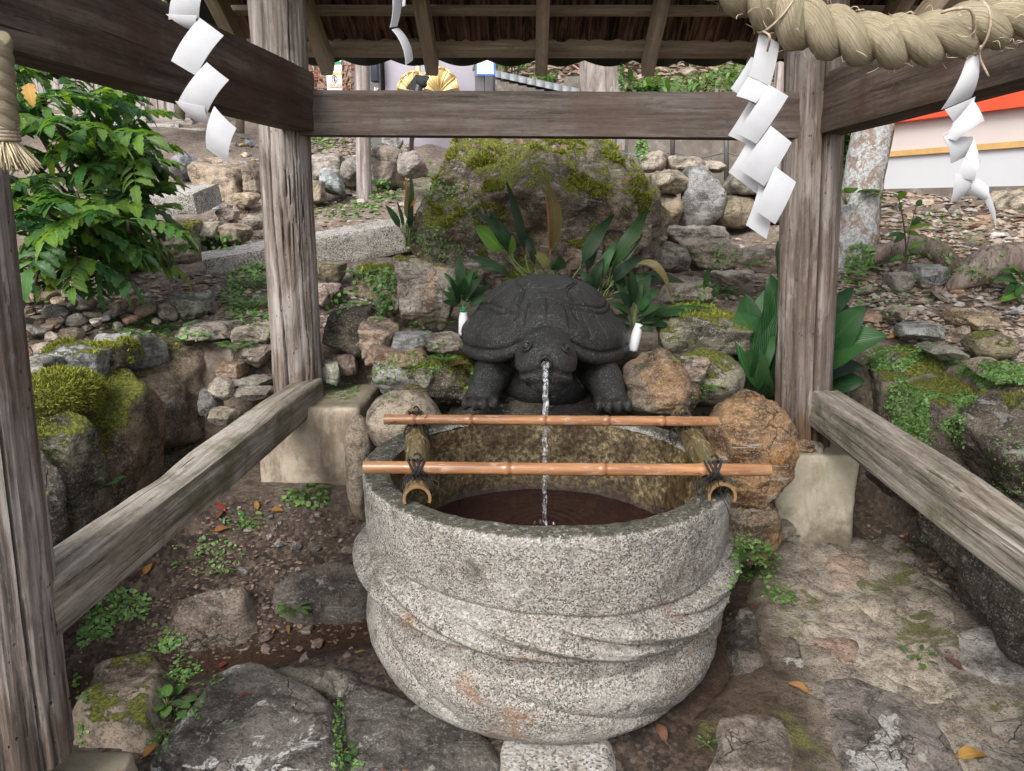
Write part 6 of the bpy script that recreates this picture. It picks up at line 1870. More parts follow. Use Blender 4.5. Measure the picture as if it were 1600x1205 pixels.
scatter([(490, 480), (600, 450), (620, 500), (570, 520), (500, 520)], 12, 8, 22, [TAN, RED, GB], 'stray stone among the weeds beside the upright stone', 'stray stones among the weeds', 22, 0.7, 0.1, 0.6)

# uncountable stone chips and dead leaf litter
def chips(name, poly, n, lo, hi, seed, label, rmap, mat='chip', flat=0.35, far=40):
    rg = np.random.RandomState(seed)
    base = np.array([(1, 0, 0), (0.3, 0.95, 0), (-0.8, 0.55, 0), (-0.75, -0.6, 0), (0.35, -0.9, 0), (0.1, 0.05, 1), (-0.2, -0.1, -0.6)], float)
    fc = [(0, 1, 5), (1, 2, 5), (2, 3, 5), (3, 4, 5), (4, 0, 5), (1, 0, 6), (2, 1, 6), (3, 2, 6), (4, 3, 6), (0, 4, 6)]
    xs = [p[0] for p in poly]; ys = [p[1] for p in poly]
    VV, FF, RR = [], [], []
    k = 0; tries = 0
    while k < n and tries < 30 * n:
        tries += 1
        x, y = rg.uniform(min(xs), max(xs)), rg.uniform(min(ys), max(ys))
        if not in_poly(x, y, poly):
            continue
        p = ground(x, y, far)
        s = rg.uniform(lo, hi) * p[1] / FPX * 0.5
        b = base * (1 + rg.normal(0, 0.28, base.shape)) * np.array([s, s * rg.uniform(0.5, 1), s * flat * rg.uniform(0.6, 1.6)])
        a = rg.uniform(0, 6.28); c_, s_ = math.cos(a), math.sin(a)
        b = b @ np.array([[c_, s_, 0], [-s_, c_, 0], [0, 0, 1]])
        b = b @ rotx(rg.normal(0, 0.3)).T
        VV.append(b + p + np.array([0, 0, s * 0.12])); FF.append(np.array(fc) + 7 * k); RR.append(np.full(7, rmap[0] + (rmap[1] - rmap[0]) * rg.rand()))
        k += 1
    obj(name, mesh(name, np.concatenate(VV), np.concatenate(FF), MAT[mat], False, {'r': np.concatenate(RR)}), kind='stuff', label=label)
chips('stone_litter', [(1300, 320), (1385, 300), (1600, 318), (1600, 600), (1440, 545), (1300, 500)], 2600, 5, 18, 31, 'flaky stone and dead leaf litter covering the slope by the white wall', (0.05, 0.95))
chips('stone_litter', [(34, 470), (100, 430), (330, 430), (600, 440), (620, 500), (420, 520), (330, 530), (200, 560), (40, 600)], 1500, 4, 15, 32, 'gravelly litter on the bank below the bush', (0.0, 0.9))
chips('stone_litter', [(300, 345), (380, 215), (640, 215), (640, 360), (420, 420), (330, 430)], 1500, 3, 11, 33, 'pale gravel and litter around the fence post', (0.2, 1.0))
chips('stone_litter', [(1020, 360), (1240, 380), (1240, 480), (1030, 480)], 420, 4, 14, 34, 'gravelly litter on the path behind the turtle', (0.1, 0.95))
chips('soil_crumbs', [(120, 1130), (330, 800), (430, 770), (560, 800), (575, 1000), (300, 1040), (150, 1130)], 1300, 3, 11, 35, 'crumbs of soil, bark and grit on the dark bank', (0.0, 0.3))
chips('soil_crumbs', [(1340, 780), (1400, 820), (1600, 990), (1600, 1020), (1480, 950), (1350, 850)], 350, 4, 13, 36, 'grit and bark crumbs in the ditch under the mossy wall', (0.0, 0.4))
chips('hillside_litter', [(485, 212), (640, 212), (640, 250), (485, 262)], 500, 3, 9, 38, 'brown leaf litter on the slope before the steel booth', (0.2, 1.0))
chips('hillside_litter', [(780, 60), (1210, 60), (1210, 150), (780, 150)], 1500, 6, 20, 39, 'dead leaves and sticks strewn over the upper hillside', (0.0, 0.5))
scatter([(980, 60), (1200, 60), (1200, 142), (980, 142)], 14, 16, 40, [TAN, RED, BRN], 'brown rock lying on the upper hillside over the cross beam', 'rocks on the upper hillside', 23, 0.6, 0.1, 0.6)
scatter([(800, 60), (900, 60), (900, 130), (800, 130)], 8, 10, 26, [TAN, RED, PALE], 'pale rock on the hillside behind the tile capped wall', 'rocks behind the capped wall', 24, 0.6, 0.1, 0.6)
# ---------------------------------------------------------------- things beyond the shelter
def bx(mbx, *a, **k):
    v, f = boxv(*a, **k); mbx.add(v, f)
def simple(name, boxes, mat, parent=None, bev=0.0, **kw):
    m = MB()
    for b in boxes:
        bx(m, *b, bev=bev)
    me = m.mesh(name, mat, False)
    if parent is not None:
        me.transform(Matrix.Translation(-Vector(parent.location)))
    return obj(name, me, parent, **kw)
def pxbox(x0, y0, x1, y1, Y, d, dy=0.0):
    p, q = at(x0, y0, Y), at(x1, y1, Y)
    return (min(p[0], q[0]), max(p[0], q[0]), Y + dy, Y + dy + d, min(p[2], q[2]), max(p[2], q[2]))
def text_on(parent, txt, x0, y0, h, Y, mat, name='lettering', squeeze=1.0):
    cu = bpy.data.curves.new(name, 'FONT')
    cu.body = txt
    cu.size = h * Y / FPX * 1.35
    cu.extrude = 0.0006
    cu.materials.append(MAT[mat])
    p = at(x0, y0, Y)
    to = bpy.data.objects.new(name, cu)
    COL.objects.link(to)
    me = bpy.data.meshes.new_from_object(to.evaluated_get(bpy.context.evaluated_depsgraph_get()))
    bpy.data.objects.remove(to)
    me.materials.clear(); me.materials.append(MAT[mat])
    return obj(name, me, parent, p - np.array(parent.location), (math.pi / 2, 0, 0), (squeeze, 1, 1))
# weathered fence post
g = ground(569, 309)
fp = round_post('fence_post', g - np.array([0, 0, 0.1]), np.array([at(569, 160, g[1])[0], g[1], 2.62]), 0.062, 0.06, MAT['fencewood'], None, 21, cracks=[(4.4, 0.05, 0.01, 0.3)], nu=40, nv=50)
fp['label'] = 'grey weathered wooden post standing in the rubble before the steel booth'; fp['category'] = 'post'
# steel booth
SY = 8.6
booth = thing('steel_booth', 'brushed steel booth with dark steel frame posts behind the mossy boulder', 'booth', np.array([at(665, 240, SY)[0], SY, at(665, 240, SY)[2]]))
simple('panel', [pxbox(598, 60, 742, 250, SY, 1.2, 0.05)], MAT['steel'], booth)
simple('frame_post', [pxbox(576, 60, 599, 250, SY, 0.35, -0.02)], MAT['darksteel'], booth)
simple('frame_post', [pxbox(742, 60, 757, 250, SY, 0.35, -0.02)], MAT['darksteel'], booth)
simple('frame_post', [pxbox(758, 60, 770, 250, SY, 0.6, -0.06)], MAT['darksteel'], booth)
bl = simple('hanging_box', [pxbox(577, 70, 590, 127, SY - 0.25, 0.12)], MAT['bluegrey'], None, 0.01, label='dark blue grey device box hanging on the booth frame post', cat='device')
m = MB()
for k in range(5):
    p0 = at(746 + k * 2, 84, SY - 0.1)
    e = at(744 + k * 5, 104 + 3 * (k % 2), SY - 0.1)
    v, f = tube(spline([p0, (p0 + e) / 2 + np.array([0.02 * (k - 2), 0, -0.1]), e, e + np.array([0.08, 0, 0.12])], 14), 0.009, 5); m.add(v, f)
obj('cable_bundle', m.mesh('cable_bundle', MAT['greenstem']), None, label='loop of thin cables dangling on the booth corner by the blue framed notice', cat='cable')
# gold fan ornament on its pole
GY_ = 8.0
gold = thing('gold_fan_ornament', 'gold pole with two ribbed gold fan shapes before the steel booth', 'ornament', at(656, 200, GY_))
v, f = tube(np.array([at(653, 60, GY_), at(653, 215, GY_)]), 0.028, 14)
obj('pole', mesh('pole', v - np.array(gold.location), f, MAT['gold']), gold)
v, f = tube(np.array([at(653, 93, GY_), at(653, 97, GY_)]), 0.04, 14)
obj('collar', mesh('collar', v - np.array(gold.location), f, MAT['gold']), gold)
for cx_, cy_, rx_, ry_ in ((647, 146, 24, 32), (686, 146, 30, 38)):
    m = MB()
    a = np.linspace(0.0, np.pi, 81)
    V = []
    for q in np.linspace(0.05, 1, 12):
        rr_ = 1 + 0.05 * np.abs(np.cos(a * 5.0))
        dz = 0.018 * np.abs(np.sin(a * 5.0)) * q
        pts = []
        for ai, ri, di in zip(a, rr_, dz):
            p = at(cx_ + rx_ * q * ri * math.cos(ai), cy_ - ry_ * q * ri * math.sin(ai), GY_ - 0.05)
            p[1] -= di * 3 + 0.05 * math.sin(q * np.pi)
            pts.append(p)
        V.append(np.array(pts))
    m.add(np.concatenate(V), grid_faces(81, 12))
    back = np.concatenate(V).copy(); back[:, 1] += 0.03
    m.add(back, grid_faces(81, 12)[:, ::-1])
    for k in range(7):
        ai = np.pi * (k + 0.5) / 7
        P = np.array([V[i][int(ai / np.pi * 80)] - np.array([0, 0.012, 0]) for i in range(12)])
        v, f = tube(P, 0.007, 5); m.add(v, f)
    P = V[-1] - np.array([0, 0.005, 0]); v, f = tube(P, 0.012, 6); m.add(v, f)
    obj('fan', m.mesh('fan', MAT['gold']), gold, -np.array(gold.location))
# solar spotlight on a stake
LY = 6.9
lamp = thing('solar_spotlight', 'black solar garden spotlight with square panel on a thin stake', 'garden light', ground(642, 242))
A_ = [at(647, 117, LY), at(669, 120, LY), at(657, 142, LY), at(633, 138, LY)]
c = np.mean(A_, 0)
V = np.array([p + np.array([0, 0.06 + (p[2] - c[2]) * 0.3, 0]) for p in A_]); V2 = V + np.array([0.0, 0.03, 0.02])
obj('solar_panel', mesh('solar_panel', np.concatenate([V, V2]) - np.array(lamp.location), [[0, 1, 2, 3], [7, 6, 5, 4], [0, 4, 5, 1], [1, 5, 6, 2], [2, 6, 7, 3], [3, 7, 4, 0]], MAT['black'], False), lamp)
v, f = tube(np.array([at(655, 127, LY - 0.05), at(661, 131, LY - 0.14), at(662, 132, LY - 0.18)]), [0.030, 0.034, 0.030], 18)
obj('lamp_head', mesh('lamp_head', v - np.array(lamp.location), f, MAT['black']), lamp)
gp = np.array(lamp.location)
v, f = tube(spline([at(655, 132, LY), at(651, 150, LY), at(644, 210, LY), gp - np.array([0, 0, 0.1])], 20), 0.022, 10)
obj('stake', mesh('stake', v - gp, f, MAT['darksteel']), lamp)
# notices
def board(label, bands, Y, name='notice_board', d=0.015):
    b0 = bands[0]
    t = thing(name, label, 'sign', at((b0[0] + b0[2]) / 2, b0[3], Y))
    for k, (x0, y0, x1, y1, mt) in enumerate(bands):
        simple('board' if k == 0 else 'band', [pxbox(x0, y0, x1, y1, Y, d, -0.004 * k)], MAT[mt], t)
    return t
NY = 8.0
n0 = board('white and green narrow notice behind the warning notice', [(520, 60, 534, 114, 'signwhite'), (520.5, 96, 533.5, 101, 'signgreen')], NY + 0.05)
n1 = board('white warning notice with yellow band, ringed figure and orange characters', [(510, 111, 535, 150, 'signwhite'), (512.5, 112.5, 533, 117, 'signyellow'), (513, 131.5, 533.5, 137, 'signorange')], NY)
text_on(n1, 'WARNING', 515, 116.4, 2.2, NY - 0.02, 'ink')
text_on(n1, '立入禁止', 513.6, 136.2, 3.4, NY - 0.02, 'signwhite')
a = np.linspace(0, 2 * np.pi, 33)
cc = at(522.5, 124, NY - 0.012)
P = cc + np.stack([0.026 * np.cos(a), 0 * a, 0.036 * np.sin(a)], 1)
v, f = tube(P, 0.0035, 6, cap=False)
obj('ring', mesh('ring', v - np.array(n1.location), f, MAT['ink']), n1)
m = MB(); ell(m, cc + np.array([0, 0, 0.018]), (0.006, 0.003, 0.007), 2); ell(m, cc + np.array([0, 0, -0.006]), (0.007, 0.003, 0.02), 2)
obj('figure', m.mesh('figure', MAT['ink']), n1, -np.array(n1.location))
n2 = board('small pink edged white notice on the booth side', [(566, 88, 576.5, 104, 'signpink'), (569, 91, 576, 102.5, 'signwhite')], NY + 0.2)
text_on(n2, '火', 570.5, 96.5, 3.6, NY + 0.18, 'signpink'); text_on(n2, '用心', 569.6, 102, 2.6, NY + 0.18, 'signpink')
n3 = board('small square yellow green picture notice under the pink one', [(571, 107, 578, 117.5, 'signgreen'), (571.6, 107.6, 577.4, 116.8, 'signwhite')], NY + 0.2)
cc = at(574.5, 112, NY + 0.185); P = cc + np.stack([0.014 * np.cos(a), 0 * a, 0.02 * np.sin(a)], 1)
v, f = tube(P, 0.003, 6, cap=False)
obj('ring', mesh('ring', v - np.array(n3.location), f, MAT['signyellow']), n3)
n4 = board('white notice in a blue frame reading about a charge', [(743, 84, 774, 118, 'signblue'), (745.5, 85, 771, 115.5, 'signwhite')], SY - 0.35)
text_on(n4, 'There is a charge', 747, 101, 4.0, SY - 0.375, 'blueink', squeeze=0.62); text_on(n4, 'shop for it', 747, 109, 4.0, SY - 0.375, 'blueink', squeeze=0.62)
wt = simple('white_tap', [pxbox(583, 140, 590, 144, SY - 0.3, 0.06), pxbox(584, 136, 587, 142, SY - 0.3, 0.05), pxbox(588, 137, 591, 140, SY - 0.3, 0.04)], MAT['vase'], None, 0.01, label='small white tap fitting at the booth frame post', cat='tap')
# wire racks with reddish sticks and columns
CY_ = 8.9
cage = thing('wire_rack', 'wire mesh rack stuffed with reddish brown sticks beside the steel booth', 'wire rack', at(530, 150, CY_))
m = MB()
rg = np.random.RandomState(5)
for k in range(150):
    x = rg.choice([rg.uniform(488, 512), rg.uniform(534, 546), rg.uniform(556, 572)])
    y = rg.uniform(70, 165)
    p0 = at(x, y, CY_ + rg.uniform(0, 0.3)); e = p0 + np.array([rg.uniform(-0.12, 0.12), rg.uniform(-0.1, 0.1), rg.uniform(-0.09, 0.09)])
    v, f = tube(np.array([p0, e]), rg.uniform(0.006, 0.014), 4); m.add(v, f)
obj('sticks', m.mesh('sticks', MAT['rust']), cage, -np.array(cage.location), kind='stuff')
for k in range(12):
    x = 482 + k * 8.2
    v, f = tube(np.array([at(x, 60, CY_ - 0.02), at(x, 175, CY_ - 0.02)]), 0.006, 4)
    obj('upright_wire', mesh('upright_wire', v - np.array(cage.location), f, MAT['twine']), cage)
for k in range(12):
    y = 66 + k * 9
    v, f = tube(np.array([at(480, y, CY_ - 0.03), at(576, y, CY_ - 0.03)]), 0.005, 4)
    obj('cross_wire', mesh('cross_wire', v - np.array(cage.location), f, MAT['rust']), cage)
for x0, x1, lb in ((484, 496, 'pale timber column seen through the wire rack beside the shelter post'), (545, 558, 'pale timber column standing in the middle of the wire rack')):
    a0, a1, yy0, yy1, z0, z1 = pxbox(x0, 50, x1, 200, CY_ + 0.35, 0.1)
    o = member('timber_column', ((a0 + a1) / 2, CY_ + 0.4, z0), ((a0 + a1) / 2, CY_ + 0.4, z1), a1 - a0, 0.1, MAT['fencewood'], None, 20, 0.003, int(x0), 0.01)
    o['label'] = lb; o['category'] = 'column'
simple('white_post', [pxbox(549, 140, 578, 160, SY - 0.1, 0.3)], MAT['vase'], None, 0.03, label='rounded white block seen just above the cross beam beside the rack', cat='block')
# tile capped wall
TY = 10.2
tw = thing('tile_capped_wall', 'low plaster wall stepping downhill under grey cap tiles beside the booth', 'wall', at(820, 190, TY))
pA, pB = at(768, 122, TY), at(905, 152, TY)
nseg = 10
m = MB()
for k in range(nseg):
    p = pA + (pB - pA) * (k / nseg); q = pA + (pB - pA) * ((k + 1) / nseg)
    bx(m, p[0], q[0], TY, TY + 0.25, min(p[2], q[2]) - 1.4, min(p[2], q[2]) + 0.0)
obj('wall_body', m.mesh('wall_body', MAT['wallconc'], False), tw, -np.array(tw.location))
for k in range(nseg):
    p = pA + (pB - pA) * (k / nseg); q = pA + (pB - pA) * ((k + 1) / nseg)
    a = np.linspace(0, np.pi, 12)
    Lx = (q[0] - p[0])
    V = []
    for xx in (p[0], q[0] + Lx * 0.06):
        for r_ in (0.10, 0.08):
            V.append(np.stack([np.full(12, xx), TY + 0.12 - np.cos(a) * (r_ + 0.04), (p[2] + q[2]) / 2 + 0.02 - (q[2] - p[2]) * (0.5 if xx == p[0] else -0.5) + np.sin(a) * r_], 1))
    V = np.concatenate(V)
    F = []
    for i in range(11):
        F += [[i, i + 1, 24 + i + 1, 24 + i], [12 + i + 1, 12 + i, 36 + i, 36 + i + 1], [i, 12 + i, 12 + i + 1, i + 1], [24 + i + 1, 36 + i + 1, 36 + i, 24 + i]]
    obj('cap_tile', mesh('cap_tile', V - np.array(tw.location), F, MAT['captile']), tw)
simple('concrete_block', [pxbox(882, 120, 960, 190, 11.0, 0.3)], MAT['wallconc'], None, 0.01, label='plain pale concrete block wall beside the mossy trunk', cat='wall')
# grey concrete retaining wall with rope fence before it
WY = 8.2
cw = simple('concrete_wall', [pxbox(985, 150, 1330, 300, WY, 0.35)], MAT['wallconc'], None, 0.01, label='stained grey concrete retaining wall behind the dry stone wall', cat='wall')
fence = thing('rope_fence', 'thin grey metal posts joined by sagging cords before the concrete wall', 'fence', at(1090, 260, 7.6))
fl = np.array(fence.location)
tops = []
for x, yt, yb in ((960, 210, 275), (1051, 212, 252), (1135, 212, 284), (1228, 216, 300)):
    Yp = 7.7 - (x - 1050) / 250
    p, q = at(x, yt - 40, Yp), at(x, yb, Yp)
    v, f = tube(np.array([p, q]), 0.024, 10)
    obj('post', mesh('post', v - fl, f, MAT['darksteel']), fence)
    tops.append((at(x, yt - 5, Yp), at(x, yt + 26, Yp)))
for (a1, a2), (b1, b2) in zip(tops[:-1], tops[1:]):
    for p, q in ((a1, b1), (a2, b2)):
        v, f = tube(spline([p, (p + q) / 2 - np.array([0, 0, 0.05]), q], 14), 0.008, 6)
        obj('cord', mesh('cord', v - fl, f, MAT['darksteel']), fence)
# red and white shrine building: its long wall runs away from the camera
Bn_ = onz(1600, 309, 1.50); Bf = None
p1 = at(1660, 316, 6.0)[:2]; p2 = at(1366, 288, 7.75)[:2]
bd = thing('shrine_building', 'white walled shrine building with vermilion beams and an ochre strip', 'building', (p1[0], p1[1], 1.4))
bo = np.array(bd.location)
dirb = np.append(p2 - p1, 0); LB = np.linalg.norm(dirb); dirb /= LB
nb = np.array([dirb[1], -dirb[0], 0]) * 1.0           # away from the viewer
if nb[0] < 0: nb = -nb
def wall_piece(name, u0, u1, z0, z1, out, thick, mat, bev=0.0):
    """u along the wall from near to far; out = how far proud of the wall"""
    v, f = boxv(u0, u1, -thick, out, z0, z1, bev)
    P = np.array([p1[0], p1[1], 0]) + v[:, :1] * dirb + (-v[:, 1:2]) * nb * 1.0
    P[:, 2] = v[:, 2]
    return obj(name, mesh(name, P - bo, f, mat, False), bd)
def zat(x, y):            # height of a photo point on the wall plane
    d = ray(x, y)
    # intersect with the vertical plane through p1 along dirb
    n2 = np.array([dirb[1], -dirb[0]])
    t_ = (p1 @ n2) / (d[:2] @ n2)
    return CAMH + d[2] * t_, (d[:2] * t_ - p1) @ dirb[:2]
zs0, us0 = zat(1600, 222); zs1, us1 = zat(1375, 245)
zr0, ur0 = zat(1600, 167); zr1, ur1 = zat(1385, 195)
zt0, _ = zat(1600, 137)
zb0, _ = zat(1600, 306)
zs, zr = (zs0 + zs1) / 2, (zr0 + zr1) / 2
ue = zat(1372, 240)[1]
print('bld', zs0, zs1, zr0, zr1, zt0, zb0, ue, LB)
wall_piece('lower_wall', -4, ue + 0.6, 0.6, zs - 0.02, 0.0, 0.25, MAT['plaster'])
wall_piece('upper_wall', -4, ue + 0.1, zs + 0.02, zr, -0.02, 0.2, MAT['plasterwarm'])
wall_piece('ochre_strip', -4, ue + 0.6, zs - 0.025, zs + 0.025, 0.03, 0.05, MAT['ochre'])
wall_piece('red_beam', -4, ue + 0.12, zr, zr + 0.16, 0.06, 0.2, MAT['red'])
wall_piece('red_post', ue - 0.02, ue + 0.14, zs + 0.03, zr - 0.002, 0.05, 0.2, MAT['red'])
wall_piece('plinth', -4, ue + 0.7, 0.5, zat(1500, 293)[0], 0.05, 0.3, MAT['ochre' if 0 else 'wallconc'])
wall_piece('upper_wall', -4, ue + 0.1, zr + 0.162, zr + 1.6, -0.02, 0.2, MAT['plasterwarm'])
for k in range(26):
    u = -1.5 + k * 0.16
    wall_piece('lattice_slat', u, u + 0.07, zr + 0.75, zr + 1.5, 0.05, 0.04, MAT['rust'])
for z_ in (0.62, 1.55):
    wall_piece('red_beam', -4, ue + 0.1, zr + z_, zr + z_ + 0.12, 0.07, 0.1, MAT['red'])
# plank fence on granite blocks, beyond the bush
FY = 9.6
gw = thing('granite_block_wall', 'stepped wall of granite blocks under the plank fence beyond the bush', 'wall', at(250, 260, FY))
glo = np.array(gw.location)
blocks = [(60, 178, 128, 250), (128, 176, 176, 214), (176, 176, 235, 204), (100, 208, 182, 262), (182, 204, 240, 240), (232, 192, 286, 212), (286, 200, 332, 218), (240, 212, 292, 240), (292, 219, 336, 236), (150, 240, 250, 275), (250, 240, 330, 262)]
for k, (x0, y0, x1, y1) in enumerate(blocks):
    a0, a1, y_0, y_1, z0, z1 = pxbox(x0, y0, x1, y1, FY, 0.5)
    o = member('block', (a0 + 0.012, FY + 0.1 + 0.04 * (k % 3), (z0 + z1) / 2), (a1 - 0.012, FY + 0.1 + 0.04 * (k % 3), (z0 + z1) / 2), 0.5, (z1 - z0) - 0.02, MAT['granite'], None, 16, 0.012, k, 0.02, npr=5)
    o.parent = gw; o.location = o.location - gw.location
pf = thing('plank_fence', 'grey weathered vertical plank fence standing on the granite blocks', 'fence', at(250, 190, FY + 0.2))
x = 40
k = 0
while x < 345:
    ybot = 178 if x < 232 else 192 + (x - 232) * 0.07
    w_ = 12 + (k * 7 % 5)
    a0, a1, _, _, z0, z1 = pxbox(x, -60, x + w_, ybot, FY + 0.25, 0.05)
    o = member('plank', ((a0 + a1) / 2, FY + 0.27 + 0.012 * (k % 2), z0), ((a0 + a1) / 2, FY + 0.27 + 0.012 * (k % 2), z1), (a1 - a0) - 0.008, 0.03, MAT['fencewood'], None, 14, 0.003, 60 + k, 0.004, npr=4, up=(0, 1, 0))
    o.parent = pf; o.location = o.location - pf.location
    x += w_; k += 1
for x0, y0, x1, y1 in ((150, 160, 222, 176), (222, 166, 228, 180), (232, 178, 300, 200), (276, 188, 302, 200)):
    a0, a1, _, _, z0, z1 = pxbox(x0, y0, x1, y1, FY + 0.1, 0.1)
    o = member('sill_board', (a0, FY + 0.14, (z0 + z1) / 2), (a1, FY + 0.14, (z0 + z1) / 2), 0.12, z1 - z0, MAT['fencewood'], None, 14, 0.003, 90, 0.006, npr=4)
    o.parent = pf; o.location = o.location - pf.location
for x, y0, y1, lb in ((375, 180, 208, 'short white post in the soil beyond the paper streamer'), (282, 168, 186, 'short white pipe post at the end of the plank fence')):
    p, q = at(x, y0 - 20, 8.8), at(x, y1, 8.8)
    v, f = tube(np.array([p, q]), 0.05, 14)
    obj('white_post', mesh('white_post', v, f, MAT['pier2']), None, label=lb, cat='post')
# trees
def trunk(name, label, pts, rad, mat, moss_side=None, seed=0, n=36):
    P = spline(pts, 60)
    v, f = tube(P, np.interp(np.linspace(0, 1, 60), np.linspace(0, 1, len(rad)), rad), n)
    c = np.repeat(P, n, 0); c = np.vstack([c, c[:len(v) - len(c)]]) if len(v) > len(c) else c
    d = v - c; L = np.linalg.norm(d, axis=1)[:, None] + 1e-9
    v = v + d / L * (0.014 * fbm(v * 5 + seed, 4, seed) + 0.006 * fbm(v * np.array([30, 30, 8]), 3, seed + 1))[:, None]
    ms = np.zeros(len(v))
    if moss_side is not None:
        ms = np.clip(0.5 * ((d / L) @ np.asarray(moss_side) - 0.35) * 2, 0, 0.6)
    t = thing(name, label, 'tree', pts[0])
    obj('trunk', mesh('trunk', v - np.asarray(pts[0]), f, mat, True, {'moss': ms}), t)
    return t
LT = ground(1332, 428)[1] + 0.1
lich = trunk('lichen_tree', 'tree trunk blotched with white lichen and mossy on one side', [at(1322, 440, LT), at(1334, 380, LT), at(1346, 300, LT + 0.05), at(1364, 200, LT + 0.1), at(1372, 120, LT + 0.15), at(1378, 20, LT + 0.2), at(1392, -120, LT + 0.2)], [0.165, 0.125, 0.108, 0.108, 0.10, 0.095, 0.09], MAT['lichen'], (0.9, -0.3, -0.1), 1)
for pts, rad in (([(1346, 408), (1380, 396), (1424, 384), (1460, 390), (1484, 410), (1498, 428)], [0.05, 0.052, 0.055, 0.055, 0.058, 0.045]),
                 ([(1330, 420), (1308, 430), (1290, 450)], [0.06, 0.045, 0.03]),
                 ([(1420, 400), (1414, 414), (1400, 424)], [0.018, 0.015, 0.012])):
    W = [at(x, y, LT - 0.1 - 0.0012 * (x - 1346)) for x, y in pts]
    P = spline(W, 40)
    v, f = tube(P, np.interp(np.linspace(0, 1, 40), np.linspace(0, 1, len(rad)), rad), 16)
    v = v + 0.010 * np.stack([fbm(v * 9, 3, 7), fbm(v * 9, 3, 8), fbm(v * 9, 3, 9)], 1)
    obj('root', mesh('root', v - np.asarray(lich.location), f, MAT['trunkroot']), lich)
rootm = []
for pts, rad, lb in (([(1478, 452), (1500, 440), (1530, 420), (1566, 408), (1640, 404)], [0.02, 0.05, 0.085, 0.085, 0.08], 'thick bare grey brown root arching over the slope'),
                     ([(1470, 456), (1492, 436), (1512, 424)], [0.008, 0.013, 0.012], 'thin pale root beside the thick grey brown root'),
                     ([(1430, 470), (1450, 462), (1462, 450)], [0.02, 0.024, 0.02], 'short root stub on the slope under the hollow')):
    W = [at(x, y, 3.75) for x, y in pts]
    P = spline(W, 40)
    v, f = tube(P, np.interp(np.linspace(0, 1, 40), np.linspace(0, 1, len(rad)), rad), 18)
    v = v + 0.014 * np.stack([fbm(v * 7, 3, 17), fbm(v * 7, 3, 18), fbm(v * 7, 3, 19)], 1)
    obj('tree_root', mesh('tree_root', v - W[0], f, MAT['trunkroot']), None, W[0], label=lb, cat='root')
trunk('mossy_tree', 'broad grey tree trunk with mossy edges seen over the cross beam', [at(968, 262, 9.4), at(952, 200, 9.4), at(941, 130, 9.4), at(940, 90, 9.4), at(940, 0, 9.4), at(940, -160, 9.4)], [0.36, 0.29, 0.265, 0.26, 0.25, 0.24], MAT['greybark'], (0.8, -0.2, 0), 3)
wp = simple('wooden_stake', [pxbox(1217, 96, 1236, 300, 7.0, 0.1)], MAT['fencewood'], None, 0.01, label='grey squared stake just behind the large paper streamer', cat='post')
# ---------------------------------------------------------------- leaves and plants
def blade(base, tip, width, bow=0.1, side=(0, 0, 1), fold=0.25, nl=14, nw=5, shape='lance', twist=0.0, droop=0.0, teeth=0.0, wave=0.0, seed=0):
    """one leaf from base to tip; 'side' = direction its upper face looks to; bow lifts the middle that way"""
    base, tip = np.asarray(base, float), np.asarray(tip, float)
    ax = tip - base
    L = np.linalg.norm(ax)
    z = np.asarray(side, float)
    axn = ax / L
    z = z - axn * (z @ axn); z /= np.linalg.norm(z) + 1e-9
    x = np.cross(axn, z)
    t = np.linspace(0, 1, nl)
    s = np.linspace(-1, 1, nw)
    if shape == 'lance':
        w = np.clip(np.sin(np.pi * np.clip(t, 0, 1) ** 0.85), 0, None) ** 0.75 * (1 - 0.25 * t)
        w = w * sstep(0.0, 0.25, t) + 0.03
    elif shape == 'broad':
        w = np.sin(np.pi * t ** 0.75) ** 0.7 + 0.03
    elif shape == 'heart':
        w = np.sqrt(np.clip(1 - ((t - 0.36) / 0.64) ** 2, 0, 1)) * np.where(t < 0.36, np.sqrt(np.clip(1 - ((t - 0.36) / 0.40) ** 2, 0, 1)) ** 0.6, 1) + 0.02
    elif shape == 'strap':
        w = sstep(0, 0.12, t) * (1 - t ** 3) + 0.02
    else:
        w = np.sin(np.pi * np.clip(t * 0.98 + 0.01, 0, 1)) ** 0.8
    w[-1] = 0.01
    T, S = np.meshgrid(t, s, indexing='ij')
    Wd = np.repeat(w[:, None], nw, 1) * width / 2
    if teeth:
        Wd = Wd * (1 + teeth * (np.abs(S) > 0.9) * np.where((np.arange(nl) % 2)[:, None] == 0, 1.0, -0.6))
    c = base + np.outer(t, ax) + np.outer(bow * L * np.sin(np.pi * t ** 0.9), z) - np.outer(droop * L * t ** 2.4, np.array([0, 0, 1.0]))
    ang = twist * T
    xx = x[None, None] * np.cos(ang)[..., None] + z[None, None] * np.sin(ang)[..., None]
    zz = z[None, None] * np.cos(ang)[..., None] - x[None, None] * np.sin(ang)[..., None]
    wv = wave * np.sin(T * 9 + seed) * np.abs(S)
    V = c[:, None, :] + xx * (S * Wd)[..., None] + zz * ((np.abs(S) ** 1.4 * fold + wv) * Wd)[..., None]
    V = V.reshape(-1, 3)
    return V, grid_faces(nw, nl), T.ravel(), S.ravel()
def leafmesh(name, V, F, T, S, mat, r=0.5, parent_loc=None):
    if parent_loc is not None:
        V = V - np.asarray(parent_loc, float)
    return mesh(name, V, F, MAT[mat], True, {'t': T, 's': S, 'r': np.full(len(V), r)})
def stem_tube(m, pts, rad, n=6, k=12):
    v, f = tube(spline(pts, k), np.interp(np.linspace(0, 1, k), [0, 1], rad) if not np.isscalar(rad) else rad, n)
    m.add(v, f)

